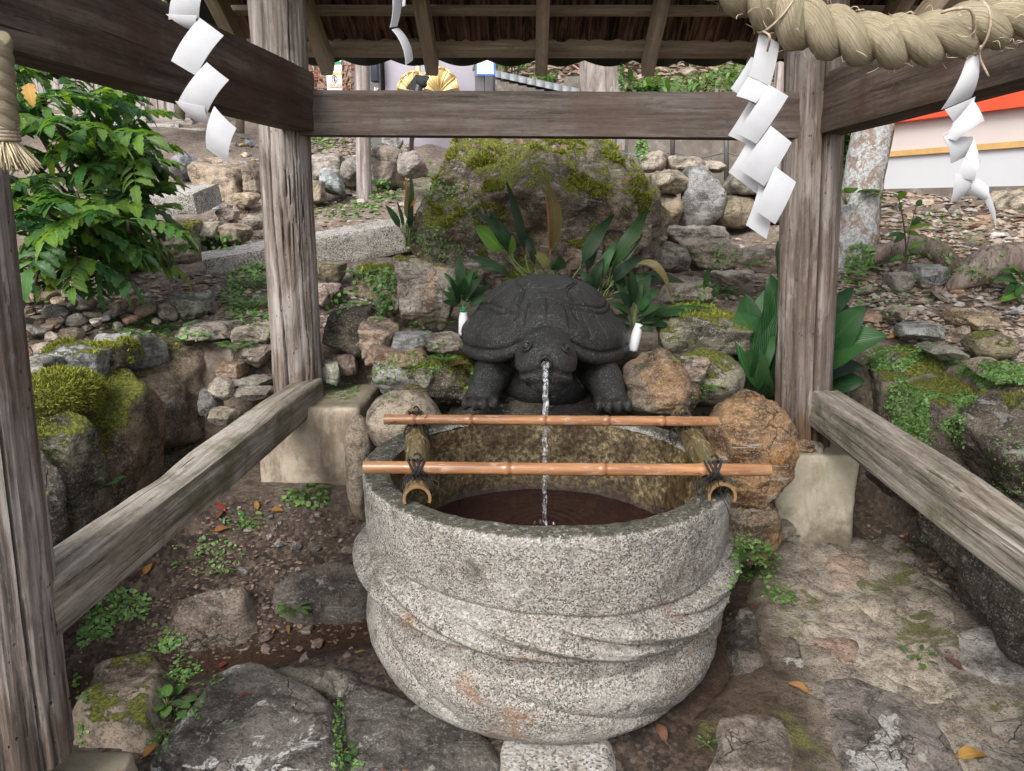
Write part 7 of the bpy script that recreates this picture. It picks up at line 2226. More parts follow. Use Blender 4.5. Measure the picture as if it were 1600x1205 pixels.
# ---- the leafy bush on the left bank
rg = np.random.RandomState(42)
def frond_mesh(seed, n_pairs, L, dead=False):
    r = np.random.RandomState(seed)
    VV, FF, TT, SS, RR = [], [], [], [], []
    n = 0
    t = np.linspace(0, 1, 20)
    curve = np.stack([0.03 * L * np.sin(t * 5 + seed), L * t * (1 - 0.10 * t), -0.30 * L * t ** 2.0], 1)
    v, f = tube(curve, np.linspace(0.004, 0.0014, 20), 5)
    VV.append(v); FF.append(np.array([q for q in f if len(q) == 4])); TT.append(np.zeros(len(v))); SS.append(np.full(len(v), 0.5)); RR.append(np.full(len(v), 0.35)); n += len(v)
    rb = r.uniform(0.0, 0.7)
    for k in range(n_pairs + 1):
        u = 0.22 + 0.78 * k / n_pairs
        i = min(int(u * 19), 18)
        p = curve[i]; d = curve[i + 1] - curve[i]; d /= np.linalg.norm(d)
        for s in ((-1, 1) if k < n_pairs else (0,)):
            ll = L * 0.29 * (0.8 + 0.4 * math.sin(u * 2.6)) * r.uniform(0.85, 1.12)
            sd = np.array([s, 0, 0.0])
            e = p + (d * (0.45 if s else 1.0) + sd * 0.95) * ll * (0.85 if s else 1.0) + np.array([0, 0, -0.30 * ll * r.uniform(0.3, 1.5)])
            V, F, T, S = blade(p, e, ll * 0.50, 0.06, (0.3 * s, 0.2, 1), 0.22, 10, 5, 'broad', teeth=0.20, droop=0.10, wave=0.06, seed=k)
            VV.append(V); FF.append(F + n); TT.append(T); SS.append(S); RR.append(np.full(len(V), rb + r.uniform(0, 0.3))); n += len(V)
    return mesh('leaf', np.concatenate(VV), np.concatenate(FF), MAT['leaf_bush'], True, {'t': np.concatenate(TT), 's': np.concatenate(SS), 'r': np.concatenate(RR)})
FR = [frond_mesh(k, 5 + k % 3, 0.28 + 0.03 * (k % 4)) for k in range(7)]
bush = thing('leafy_bush', 'dense glossy green bush with toothed feathery leaves on the bank', 'bush', ground(170, 430))
bl_ = np.array(bush.location)
# whorls: photo pixel of the crown centre, distance, fronds, size
WH = [(70, 150, 3.35, 11, 1.0), (40, 175, 3.5, 9, 1.0), (95, 190, 3.1, 9, 0.95), (150, 210, 3.2, 9, 0.95), (215, 235, 3.3, 8, 0.95), (80, 320, 2.95, 9, 1.0), (140, 345, 2.95, 9, 1.0), (200, 345, 3.1, 8, 0.95), (150, 165, 3.6, 10, 0.95), (20, 215, 3.3, 9, 1.0), (120, 225, 3.4, 11, 1.0), (200, 205, 3.7, 9, 0.9), (165, 250, 3.3, 10, 1.0), (222, 262, 3.55, 7, 0.9),
      (60, 280, 3.2, 10, 1.0), (120, 300, 3.15, 11, 1.05), (190, 310, 3.3, 10, 1.0), (228, 335, 3.45, 7, 0.85), (40, 340, 3.2, 9, 1.0), (105, 360, 3.05, 10, 1.05), (170, 370, 3.25, 10, 1.0), (205, 378, 3.4, 7, 0.9), (258, 392, 3.5, 5, 0.8), (75, 405, 3.2, 7, 0.9), (140, 415, 3.3, 7, 0.9), (20, 120, 3.6, 8, 1.0), (5, 400, 3.1, 7, 0.9), (-30, 260, 3.3, 9, 1.0), (100, 112, 3.7, 8, 0.9), (165, 132, 3.8, 8, 0.85), (205, 165, 3.8, 7, 0.85), (30, 100, 3.5, 9, 0.9), (0, 170, 3.3, 9, 0.95), (5, 330, 3.1, 9, 0.95), (60, 425, 3.1, 7, 0.85), (120, 395, 3.0, 8, 0.9)]
nfr = 0
m = MB()
root = bl_ + np.array([0.0, 0.15, -0.05])
for wi, (x, y, Y, nf, sz) in enumerate(WH):
    c = at(x, y, Y)
    mid = (root + c) / 2 + np.array([rg.normal(0, 0.08), rg.normal(0, 0.08), 0.08])
    stem_tube(m, [root + rg.normal(0, 0.06, 3) * np.array([1, 1, 0.2]), mid, c - np.array([0, 0, 0.05]), c], (0.014, 0.006), 7, 14)
    a0 = rg.uniform(0, 6.28)
    for k in range(max(4, int(nf * 0.72))):
        az = a0 + k * 2.399
        el = rg.uniform(-0.5, 0.55)
        o = obj('leaf', FR[rg.randint(len(FR))], bush, c - bl_ + rg.normal(0, 0.025, 3), (el, rg.normal(0, 0.25), az), sz * rg.uniform(0.62, 0.92))
        nfr += 1
obj('stems', m.mesh('stems', MAT['stem']), bush, -bl_)
for (x, y, Y) in ((16, 128, 3.2), (45, 130, 3.2), (30, 445, 3.1)):
    c = at(x, y, Y)
    V, F, T, S = blade(c, c + np.array([0.04, -0.05, -0.10]), 0.05, 0.1, (0.2, -1, 0.4), 0.2, 10, 5, 'broad', teeth=0.2)
    o = obj('yellowed_leaf', leafmesh('yellowed_leaf', V, F, T, S, 'leaf_fall', 0.7, bl_), bush)

# ---- plants made of single blades
def blade_plant(label, base_px, Y, leaves, mat='leaf_dark', cat='plant', name='blade_plant', group=None, shape='lance', stalk=0.28):
    b = at(*base_px, Y)
    t = thing(name, label, cat, b, group)
    m = MB()
    for i, lf in enumerate(leaves):
        (x0, y0), (x1, y1), wpx = lf[0], lf[1], lf[2]
        mt = lf[3] if len(lf) > 3 else mat
        dz = lf[4] if len(lf) > 4 else 0.0
        tw = lf[5] if len(lf) > 5 else 0.15 * math.sin(i * 2.1)
        bow = lf[6] if len(lf) > 6 else 0.07 + 0.05 * math.sin(i * 1.7)
        p = at(x0, y0, Y + 0.02 * math.sin(i)); q = at(x1, y1, Y + dz)
        st_ = p + (q - p) * stalk
        sd = np.array([0.5 * math.sin(i * 1.3), -0.75, 0.75])
        V, F, T, S = blade(st_, q, wpx * (1.28 if shape == 'broad' else 1.0) * Y / FPX, bow * 1.5, sd, 0.22, 18, 7, shape, twist=tw, droop=0.04, wave=0.05, seed=i)
        obj('leaf', leafmesh('leaf', V, F, T, S, mt, (i * 0.377) % 1, b), t)
        stem_tube(m, [b + (p - b) * 0.5 - np.array([0, 0, 0.03]), p, st_ + (q - st_) * 0.02], (0.004, 0.0028), 5, 8)
    obj('stalk', m.mesh('stalk', MAT['greenstem']), t, -b)
    return t
blade_plant('clump of dark blade leaves rising behind the turtle shell, one withered and upright', (850, 428), 3.36, [
    ((828, 430), (791, 278), 16, 'leaf_dark', 0.05), ((858, 432), (849, 268), 24, 'leaf_tan', 0.0, 0.3), ((860, 430), (852, 300), 10, 'leaf_orange', -0.02),
    ((798, 404), (742, 350), 36, 'leaf_lime', -0.05), ((806, 410), (766, 330), 18, 'leaf_broad', 0.0), ((812, 424), (738, 322), 15, 'leaf_dark', 0.02), ((796, 408), (800, 366), 16, 'leaf_lime', -0.05),
    ((808, 440), (732, 398), 22, 'leaf_dark', -0.05), ((812, 442), (744, 416), 22, 'leaf_dark', -0.08), ((866, 430), (832, 388), 16, 'leaf_tan', 0.0), ((870, 432), (874, 398), 26, 'leaf_dark', -0.05), ((820, 436), (770, 330), 12, 'leaf_dark', 0.06), ((842, 436), (812, 350), 14, 'leaf_dark', 0.05)], stalk=0.2)
blade_plant('dark arching blade leaves at the side of the turtle, one tan and hooked over', (935, 470), 3.22, [
    ((894, 440), (960, 330), 24, 'leaf_dark', 0.05), ((930, 450), (1014, 318), 26, 'leaf_dark', 0.05), ((912, 446), (930, 360), 18, 'leaf_dark', 0.1),
    ((940, 450), (1004, 364), 28, 'leaf_dark', 0.0), ((934, 456), (968, 372), 22, 'leaf_broad', 0.0), ((946, 456), (1006, 396), 20, 'leaf_dark', -0.05), ((962, 405), (1050, 466), 24, 'leaf_tan', -0.1, 0.2, 0.24),
    ((950, 466), (992, 400), 22, 'leaf_dark', -0.05), ((930, 470), (944, 400), 22, 'leaf_dark', -0.02), ((952, 462), (1028, 430), 22, 'leaf_dark', -0.05), ((944, 470), (1010, 452), 20, 'leaf_dark', -0.08), ((958, 440), (1070, 438), 22, 'leaf_dark', 0.1),
    ((926, 462), (904, 420), 18, 'leaf_dark', 0.0), ((968, 400), (1002, 368), 14, 'leaf_tan', -0.03)], stalk=0.2)
blade_plant('low fan of bright green blade leaves spreading over the broad mossy rock', (1000, 506), 3.0, [
    ((1000, 500), (1112, 478), 13, 'leaf_broad', 0.02), ((1000, 502), (1112, 500), 13, 'leaf_broad', -0.05), ((1004, 500), (1080, 528), 16, 'leaf_broad', -0.1), ((1000, 494), (1064, 484), 16, 'leaf_broad', 0.0), ((1002, 506), (1052, 512), 15, 'leaf_broad', -0.06), ((1006, 498), (1094, 490), 11, 'leaf_dark', 0.0)], stalk=0.1)
big_ = blade_plant('tall bunch of large glossy dark green leaves leaning against the rear post', (1200, 612), 3.02, [
    ((1200, 612), (1152, 480), 60, 'leaf_broad', -0.05, 0.5), ((1202, 620), (1216, 366), 66, 'leaf_dark', 0.06, 0.3), ((1198, 624), (1204, 420), 56, 'leaf_broad', -0.04, 0.15), ((1190, 620), (1166, 452), 50, 'leaf_broad', 0.0, 0.4), ((1192, 616), (1216, 430), 62, 'leaf_broad', 0.02, 0.2), ((1184, 612), (1196, 470), 50, 'leaf_broad', -0.05, -0.3),
    ((1176, 616), (1170, 500), 40, 'leaf_dark', -0.02, 0.4), ((1206, 622), (1222, 480), 60, 'leaf_broad', -0.02, 0.1), ((1170, 610), (1212, 520), 44, 'leaf_broad', -0.1, -0.2), ((1186, 626), (1186, 540), 44, 'leaf_dark', -0.12, 0.2),
    ((1204, 630), (1214, 550), 44, 'leaf_broad', -0.1, -0.2), ((1216, 630), (1192, 560), 36, 'leaf_dark', -0.08, 0.0), ((1170, 604), (1158, 540), 36, 'leaf_dark', 0.0, 0.0)], stalk=0.06, shape='broad')
blade_plant('large green leaves fanning out past the open side of the rear post', (1272, 600), 3.08, [
    ((1280, 562), (1352, 474), 42, 'leaf_broad', -0.1, 0.2), ((1276, 572), (1388, 520), 54, 'leaf_broad', -0.15, 0.3), ((1280, 590), (1352, 572), 34, 'leaf_dark', -0.1, 0.2), ((1280, 610), (1352, 594), 38, 'leaf_broad', -0.12, 0.2), ((1284, 612), (1330, 636), 28, 'leaf_dark', -0.15, 0.0),
    ((1284, 500), (1334, 448), 18, 'leaf_broad', 0.0), ((1280, 520), (1326, 474), 20, 'leaf_dark', 0.0), ((1278, 600), (1318, 612), 34, 'leaf_dark', -0.1)], stalk=0.05, shape='broad')
blade_plant('slender plant with orange and green upright leaves beside the mossy boulder', (634, 380), 4.0, [
    ((634, 372), (602, 318), 12, 'leaf_broad', 0.0), ((634, 372), (640, 262), 9, 'leaf_broad', 0.0), ((638, 370), (634, 272), 9, 'leaf_orange', 0.02), ((640, 372), (638, 288), 14, 'leaf_tan', 0.0), ((644, 350), (653, 304), 10, 'leaf_orange', -0.04), ((640, 372), (644, 318), 10, 'leaf_dark', -0.05), ((634, 374), (620, 312), 7, 'leaf_dark', 0.0)], stalk=0.25)
blade_plant('two young rolled leaves and an orange tip sprouting from the path', (1098, 480), 3.5, [
    ((1096, 476), (1108, 414), 10, 'leaf_broad', 0.0), ((1106, 480), (1122, 440), 10, 'leaf_broad', 0.0), ((1072, 480), (1076, 456), 6, 'leaf_orange', 0.0), ((1104, 478), (1114, 440), 8, 'leaf_dark', 0.0)], stalk=0.35)
# ---- vases with cut sprigs
for (vx, vy0, vy1, Y, lean, lb, lb2, spr) in (
        (724, 488, 524, 2.96, 0.1, 'white cylindrical vase with green wire beside the upright stone', 'dark leafy sprig standing in the vase by the upright stone',
         [((722, 486), (690, 452), 15), ((722, 480), (692, 470), 15), ((722, 488), (702, 430), 14), ((724, 470), (716, 396), 20), ((724, 474), (742, 412), 15), ((724, 478), (756, 428), 18), ((726, 482), (768, 442), 18), ((726, 484), (762, 462), 18), ((722, 470), (694, 424), 14), ((724, 480), (738, 444), 20), ((722, 480), (708, 464), 16), ((724, 470), (700, 448), 15), ((724, 462), (748, 420), 12), ((722, 470), (726, 432), 20)]),
        (988, 505, 548, 2.90, 0.2, 'white porcelain vase leaning by the brown layered rock', 'dark glossy leafy sprig standing in the leaning vase',
         [((990, 500), (952, 470), 18), ((990, 498), (962, 440), 18), ((990, 490), (984, 416), 20), ((992, 490), (1016, 424), 20), ((992, 494), (1030, 448), 20), ((992, 498), (1036, 474), 18), ((992, 502), (1030, 500), 18), ((990, 502), (956, 496), 18), ((990, 506), (966, 520), 15), ((992, 506), (1020, 518), 15), ((990, 490), (968, 454), 20), ((992, 488), (1002, 434), 22), ((992, 490), (1018, 462), 22), ((990, 496), (970, 480), 20), ((992, 498), (1012, 486), 20), ((990, 480), (974, 424), 16)])):
    b = at(vx, vy1, Y)
    h = at(vx, vy0, Y)[2] - b[2]
    vt = thing('vase', lb, 'vase', b, 'white flower vases flanking the turtle')
    pr = [(0.001, 0), (0.0185, 0.0), (0.0200, 0.008), (0.0200, h * 0.55), (0.0185, h * 0.8), (0.0150, h * 0.96), (0.0165, h), (0.013, h), (0.012, h * 0.9), (0.011, h * 0.5)]
    a = np.linspace(0, 2 * np.pi, 28, endpoint=False)
    VV = np.concatenate([np.stack([r * np.cos(a), r * np.sin(a), np.full(28, zz)], 1) for r, zz in pr])
    obj('vase_body', mesh('vase_body', VV, grid_faces(28, len(pr), True), MAT['vase']), vt, rot=(0, lean * (1 if vx > 850 else 0.15), 0))
    if vx < 850:
        a = np.linspace(0, 7 * np.pi, 60)
        v, f = tube(np.stack([0.013 * np.cos(a), 0.013 * np.sin(a), h + 0.003 + 0.022 * a / a[-1]], 1), 0.0018, 5)
        obj('wire_coil', mesh('wire_coil', v, f, MAT['greenwire']), vt)
    st = thing('leafy_sprig', lb2, 'sprig', b + np.array([0, 0, h]), 'cut sprigs in the white vases')
    sb = np.array(st.location)
    m = MB()
    for i, ((x0, y0), (x1, y1), wp) in enumerate(spr):
        q = at(x1, y1, Y - 0.08 + 0.10 * ((i * 0.618) % 1))
        p = at(x0, y0, Y)
        k_ = p + (q - p) * 0.22
        V, F, T, S = blade(k_, q, wp * 0.85 * Y / FPX, 0.06, (0.4 * math.sin(i), -0.8, 0.7), 0.25, 11, 5, 'broad', twist=0.1 * math.sin(i * 2), droop=0.05)
        obj('leaf', leafmesh('leaf', V, F, T, S, 'leaf_dark' if i % 4 else 'leaf_broad', (i * 0.377) % 1, sb), st)
        stem_tube(m, [sb - np.array([0, 0, 0.03]), p, k_], (0.0028, 0.0014), 5, 8)
    obj('twig', m.mesh('twig', MAT['greenstem']), st, -sb)

# ---- what a photo pixel shows, by casting a ray through it
bpy.context.view_layer.update()
DG = bpy.context.evaluated_depsgraph_get()
SKIP = ('leaf', 'paper', 'strand', 'loose', 'stone_litter', 'soil_crumbs', 'stems', 'stalk', 'twig')
def hit(x, y):
    d = ray(x, y)
    d = Vector([float(c) for c in d / np.linalg.norm(d)])
    o = Vector((0, 0, CAMH))
    for _ in range(12):
        ok, loc, nrm, idx, ob, mt = SC.ray_cast(DG, o, d)
        if not ok:
            return None
        if ob.name.startswith(SKIP) or ob.name.split('.')[0] in ('post', 'rail', 'beam'):
            o = loc + d * 0.002
            continue
        return np.array(loc), np.array(nrm)
    return None

# ---- fallen leaves
FL_ = [
    (716, 582, 46, 'leaf_brown', 0.15, 'big curled brown leaf lying on the moss by the turtle leg', 0.9), (434, 799, 20, 'leaf_fall', 0.0, 'yellow leaf on the soil below the tan footing', 0.3), (401, 791, 18, 'leaf_fall', 2.0, 'orange brown leaf lying near the rail on the soil', 0.3),
    (1246, 1078, 36, 'leaf_fall', 2.7, 'curled orange leaf on the wet floor by the dark flagstone', 0.3), (1518, 1186, 58, 'leaf_fall', 0.2, 'long tan orange leaf at the corner of the paving', 0.2), (236, 1174, 30, 'leaf_fall', 1.1, 'ochre leaf between the mossy slab and the dark slab', 0.3),
    (1488, 1040, 30, 'leaf_brown', 2.2, 'dull brown leaf tucked against the pale flagstone', 0.4), (1178, 952, 18, 'leaf_red', 0.5, 'small red maple leaf on the floor beside the basin', 0.2), (424, 990, 20, 'leaf_fall', 1.0, 'yellow leaf resting at the gutter stone', 0.3),
    (565, 1022, 15, 'leaf_fall', 0.3, 'small bright yellow leaf near the basin side', 0.3), (348, 1040, 16, 'leaf_red', 0.9, 'orange red leaf fragment in the gutter', 0.3), (384, 1090, 20, 'leaf_red', 0.1, 'reddish leaf lying on the dark slab', 0.2),
    (232, 890, 22, 'leaf_fall', 1.4, 'yellow leaf half under the sloping rail', 0.4), (344, 806, 20, 'leaf_brown', 1.2, 'curled brown leaf on the soil beside the rail', 0.5), (346, 828, 22, 'leaf_fall', 0.4, 'tan leaf on the soil below the curled brown one', 0.3),
    (344, 795, 24, 'leaf_red', 2.6, 'dark red leaf under the rail edge', 0.3), (1032, 1150, 36, 'leaf_brown', 1.9, 'crumpled dark brown leaf leaning at the basin foot', 0.9), (1398, 528, 22, 'leaf_fall', 0.5, 'yellow leaf on top of the creeping plants', 0.5),
    (40, 436, 22, 'leaf_fall', 1.0, 'yellow leaf on the ground under the bush near the post', 0.3), (116, 444, 26, 'leaf_fall', 0.1, 'orange brown leaf under the middle of the bush', 0.3), (304, 450, 18, 'leaf_brown', 0.6, 'brown leaf on the bank beyond the lichen covered stone', 0.4), (1420, 846, 20, 'leaf_red', 0.4, 'small red leaf in the ditch below the rail', 0.3), (450, 984, 14, 'leaf_fall', 2.0, 'small orange leaf beside the gutter weeds', 0.4)]
for i, (x, y, s, mt, az, lb, tilt) in enumerate(FL_):
    h_ = hit(x, y)
    if h_ is None: continue
    p, nrm = h_
    L = s * p[1] / FPX
    if nrm[2] < 0.2: nrm = np.array([0, -0.3, 0.95])
    nrm = nrm / np.linalg.norm(nrm)
    dr = np.array([math.cos(az), math.sin(az), 0]); dr -= nrm * (dr @ nrm); dr /= np.linalg.norm(dr)
    b = p + nrm * 0.006
    V, F, T, S = blade(b - dr * L / 2, b + dr * L / 2 + nrm * L * 0.25 * tilt, L * 0.46, 0.08 + 0.1 * tilt, nrm, 0.3, 12, 5, 'broad', twist=0.4 * tilt, wave=0.1, seed=i)
    m = MB(); m.add(V, F, t=T, s=S, r=np.full(len(V), (i * 0.377) % 1))
    v, f = tube(np.array([b - dr * L / 2, b - dr * L * 0.72 + nrm * 0.004]), 0.0012, 4, cap=False)
    m.add(v, f, t=np.zeros(len(v)), s=np.full(len(v), 0.5), r=np.full(len(v), 0.2))
    me = m.mesh('fallen_leaf', MAT[mt]); me.transform(Matrix.Translation(-Vector(p)))
    obj('fallen_leaf', me, None, p, label=lb, cat='leaf', group='fallen leaves')

# ---- small weeds one can pick out
def weed(label, x, y, s, n, shape='heart', mat='leaf_weed', name='weed', up=0.5, group='small green weeds', seed=0, wr=0.62):
    h_ = hit(x, y)
    if h_ is None: return
    p, nrm = h_
    r = np.random.RandomState(seed + int(x))
    R0 = s * p[1] / FPX * 0.5
    t = thing(name, label, 'weed', p, group)
    m = MB()
    for k in range(n):
        az = k * 2.399 + r.uniform(0, 0.6)
        q = (0.35 + 0.65 * r.rand())
        c = np.array([math.cos(az) * R0 * q, math.sin(az) * R0 * q * 0.9, R0 * up * (1.25 - q) + R0 * 0.15])
        ll = R0 * r.uniform(0.55, 0.9)
        dr = np.array([math.cos(az), math.sin(az), r.uniform(-0.25, 0.3)])
        V, F, T, S = blade(c, c + dr * ll, ll * wr, 0.06, (0.3 * math.cos(az), 0.3 * math.sin(az), 1), 0.18, 8, 5, shape)
        obj('leaf', leafmesh('leaf', V, F, T, S, mat, r.rand()), t)
        stem_tube(m, [np.zeros(3), c * np.array([0.4, 0.4, 0.9]), c], (0.0016, 0.0009), 4, 6)
    obj('stalk', m.mesh('stalk', MAT['greenstem']), t)
def fern(label, x, y, s, n, az0=0.0, spread=6.28, mat='leaf_weed', seed=0):
    h_ = hit(x, y)
    if h_ is None: return
    p, nrm = h_
    r = np.random.RandomState(seed + int(x))
    t = thing('fern', label, 'fern', p, 'small ferns')
    Ls = s * p[1] / FPX * 0.62
    for k in range(n):
        az = az0 + (k + 0.5) / n * spread + r.normal(0, 0.12)
        dr = np.array([math.cos(az), math.sin(az) * 0.8, 0])
        m = MB()
        tt = np.linspace(0, 1, 14)
        C = np.outer(tt, dr * Ls) + np.outer(np.sin(tt * 2.2) * 0.45 * Ls, [0, 0, 1])
        v, f = tube(C, np.linspace(0.0016, 0.0006, 14), 4, cap=False)
        m.add(v, f, t=np.zeros(len(v)), s=np.full(len(v), .5), r=np.full(len(v), .2))
        sdv = np.array([-dr[1], dr[0], 0])
        rb = r.rand() * 0.6
        for j in range(2, 14):
            w_ = Ls * 0.30 * math.sin(math.pi * (tt[j] * 0.86 + 0.10))
            for sg in (-1, 1):
                V, F, T, S = blade(C[j], C[j] + sdv * sg * w_ + dr * w_ * 0.35 - np.array([0, 0, 0.12 * w_]), w_ * 0.34, 0.05, (0, 0, 1), 0.1, 5, 3, 'broad')
                m.add(V, F, t=T, s=S, r=np.full(len(V), rb + 0.3 * r.rand()))
        obj('frond', m.mesh('frond', MAT[mat]), t)
WD = [('round leaved weed at the base of the tan footing', 480, 778, 60, 14), ('heart leaved sprout on the dark soil near the rail', 292, 880, 34, 5), ('heart leaved sprout in the middle of the dark soil', 336, 898, 44, 6), ('weed with one large heart leaf by the ground cover', 262, 946, 50, 7),
      ('pale weed growing on the soil under the tan footing', 384, 822, 36, 8), ('two leaved seedling near the basin on the soil', 420, 876, 26, 4), ('bright weed tuft on the dark damp stone', 456, 958, 52, 16), ('bushy weed rooted between the slabs', 262, 1110, 70, 16), ('weed growing from the seam of the dark slab', 258, 1150, 40, 9),
      ('bright weed at the lower edge beside the dark slab', 536, 1180, 40, 8), ('pale green rosette on the paving by the flagstone', 1104, 1166, 34, 7), ('green seedling standing alone on the open paving', 1434, 1032, 56, 8), ('tiny sprout at the foot of the pale footing', 1238, 840, 26, 5), ('leafy weed between the basin and the floor', 1160, 868, 60, 14),
      ('weed on the moss at the turtle shoulder', 694, 512, 46, 12), ('sprout with fleshy leaves beside the brown layered rock', 1096, 612, 52, 12), ('small bright sprout on the moss stained boulder', 1066, 566, 30, 8), ('weed between the upright stone and rear post', 552, 432, 44, 9), ('leafy weed at the foot of the lichen tree', 1312, 440, 60, 12), ('weed rosette near the roots of the lichen tree', 1346, 432, 50, 9),
      ('sprout on the path above the broad mossy rock', 1144, 462, 34, 8), ('weed in the gravel heap behind the near post', 84, 478, 46, 8), ('green weed on the edge of the flat slab', 188, 522, 30, 6), ('weed under the dark pink root hollow', 1420, 440, 30, 6), ('small plant by the pale blue triangular stone', 524, 300, 30, 8), ('bunch of green leaves behind the rear post by the tree', 1322, 320, 70, 14), ('weed beside the long weathered stone', 1056, 400, 34, 7), ('low weed at the corner of the flat brown slab', 290, 540, 54, 8), ('weed above the small blue grey stones', 206, 510, 44, 9), ('round weed sprig by the bank edge moss', 250, 520, 40, 9)]
for lb, x, y, s, n in WD:
    weed(lb, x, y, s, n, shape='heart' if (x * 7) % 3 else 'broad', wr=0.7 if (x * 7) % 3 else 0.4)
fern('green fern growing out of the stone stack by the rear post', 368, 552, 60, 7)
fern('dark fern in the shade under the bank wall', 168, 762, 56, 5, mat='leaf_broad')
fern('bright fern on the moss at the foot of the turtle shell', 694, 568, 44, 8)
fern('little fern in the ditch by the paving edge', 1446, 856, 40, 6)
fern('fern beside the granite beam end', 566, 436, 50, 6)
fern('fern at the foot of the upright stone', 612, 494, 60, 7, seed=3)
fern('soft fern on the bank below the granite beam', 400, 450, 60, 8, seed=4)
fern('fern patch by the rear post on the bank', 392, 484, 60, 8, seed=5)
# sapling on the slope and leaves at the frame side
g = ground(1414, 440)
sp_t = thing('sapling', 'thin sapling with few glossy leaves on the slope before the lichen tree', 'sapling', g)
m = MB()
gY = g[1]
stem_tube(m, [g, at(1416, 400, gY), at(1412, 350, gY), at(1404, 310, gY)], (0.006, 0.003), 6, 16)
stem_tube(m, [at(1416, 396, gY), at(1422, 360, gY), at(1432, 320, gY)], (0.004, 0.002), 6, 12)
obj('stem', m.mesh('stem', MAT['stem']), sp_t, -g)
for i, ((x0, y0), (x1, y1), wp) in enumerate([((1404, 318), (1406, 330), 12), ((1404, 312), (1416, 300), 10), ((1404, 312), (1392, 302), 9), ((1414, 366), (1384, 372), 9), ((1414, 366), (1396, 380), 10), ((1416, 360), (1458, 352), 9), ((1418, 366), (1440, 370), 10), ((1418, 390), (1446, 382), 16), ((1418, 390), (1438, 400), 14), ((1414, 404), (1376, 414), 10), ((1414, 402), (1390, 408), 9), ((1432, 322), (1440, 312), 9), ((1424, 352), (1440, 340), 9)]):
    p, q = at(x0, y0, gY), at(x1, y1, gY - 0.05 * math.sin(i * 2))
    V, F, T, S = blade(p, q, wp * gY / FPX, 0.12, (0.3, -0.7, 0.8), 0.2, 9, 5, 'broad')
    obj('leaf', leafmesh('leaf', V, F, T, S, 'leaf_bush', (i * 0.377) % 1, g), sp_t)
g = ground(1590, 470)
edge = thing('edge_shrub', 'small shrub with pointed leaves at the side edge of the slope', 'shrub', g)
for i, ((x0, y0), (x1, y1), wp) in enumerate([((1590, 440), (1552, 438), 14), ((1590, 440), (1570, 458), 14), ((1592, 436), (1580, 416), 14), ((1596, 440), (1600, 420), 16), ((1596, 450), (1562, 472), 18), ((1596, 430), (1560, 424), 10), ((1600, 476), (1590, 470), 14), ((1598, 446), (1586, 462), 16), ((1590, 500), (1550, 506), 9), ((1590, 502), (1554, 516), 9), ((1594, 500), (1574, 490), 9), ((1594, 504), (1584, 520), 9)]):
    p, q = at(x0, y0, g[1]), at(x1, y1, g[1] - 0.1)
    V, F, T, S = blade(p, q, wp * g[1] / FPX, 0.08, (0.2, -0.8, 0.7), 0.2, 9, 5, 'broad')
    obj('leaf', leafmesh('leaf', V, F, T, S, 'leaf_bush', (i * 0.377) % 1, g), edge)

# ---- ground cover nobody could count
def cover(name, spots, lo, hi, seed, label, mat='leaf_weed', shape6=True, lift=0.3):
    """spots: (x, y, rx, ry, n) in photo pixels"""
    r = np.random.RandomState(seed)
    VV, FF, RR, SS = [], [], [], []
    k = 0
    a = np.array([0, 0.9, 1.9, np.pi, -1.9, -0.9])
    ring = np.stack([np.cos(a), np.sin(a) * 0.8, np.zeros(6)], 1)
    for (x, y, rx_, ry_, n) in spots:
        for _ in range(int(n * 1.8)):
            q = np.sqrt(r.rand()); th = r.uniform(0, 6.28)
            h_ = hit(x + rx_ * q * math.cos(th), y + ry_ * q * math.sin(th))
            if h_ is None or h_[0][1] > 14: continue
            p, nrm = h_
            if fbm(p[None] * 7, 3, 5)[0] + r.normal(0, 0.07) < -0.13: continue
            s = (lo * 0.7 + (hi - lo * 0.7) * r.rand() ** 1.6) * p[1] / FPX * 0.5
            nn = nrm * 0.7 + r.normal(0, 0.35, 3) + np.array([0, -0.15, 0.5]); nn /= np.linalg.norm(nn)
            A = frame_to(nn, r.normal(0, 1, 3))
            V = (ring * np.array([1, r.uniform(0.55, 1.1), 1]) * s * (1 + 0.18 * r.normal(0, 1, (6, 1)))) @ A.T
            V[0] -= nn * s * 0.3
            c = p + nrm * s * r.uniform(0.2, 1.6) * lift * 3
            VV.append(np.vstack([V + c, c[None] + nn * s * 0.12]))
            FF.append([[7 * k + i, 7 * k + (i + 1) % 6, 7 * k + 6] for i in range(6)])
            RR.append(np.full(7, r.rand() ** 1.15)); SS.append(np.full(7, 0.5))
            k += 1
    if not k: return
    obj(name, mesh(name, np.concatenate(VV), [q for f in FF for q in f], MAT[mat], True, {'r': np.concatenate(RR), 's': np.concatenate(SS), 't': np.concatenate(SS)}), kind='stuff', label=label)
cover('ground_cover', [(190, 970, 60, 50, 420), (150, 1000, 30, 30, 160), (250, 1000, 40, 20, 120), (320, 870, 60, 30, 60), (380, 810, 40, 20, 30), (480, 780, 40, 16, 60), (130, 1060, 14, 40, 40)], 5.0, 11.5, 61, 'low green creepers on the dark bank under the rail')
cover('ground_cover', [(1180, 880, 40, 36, 240), (1230, 930, 40, 16, 90), (1150, 930, 14, 40, 60), (1160, 850, 20, 20, 60)], 4.3, 9.4, 62, 'low weeds beside the basin foot on the open side')
cover('creeping_leaves', [(1430, 560, 70, 22, 1500), (1480, 600, 60, 40, 1500), (1420, 640, 36, 60, 700), (1560, 585, 60, 20, 900), (1460, 660, 50, 30, 500), (1370, 560, 24, 20, 120), (1460, 690, 50, 30, 160), (1575, 720, 30, 60, 80)], 3.6, 7.2, 63, 'mat of tiny round leaves creeping over the mossy wall', lift=0.2)
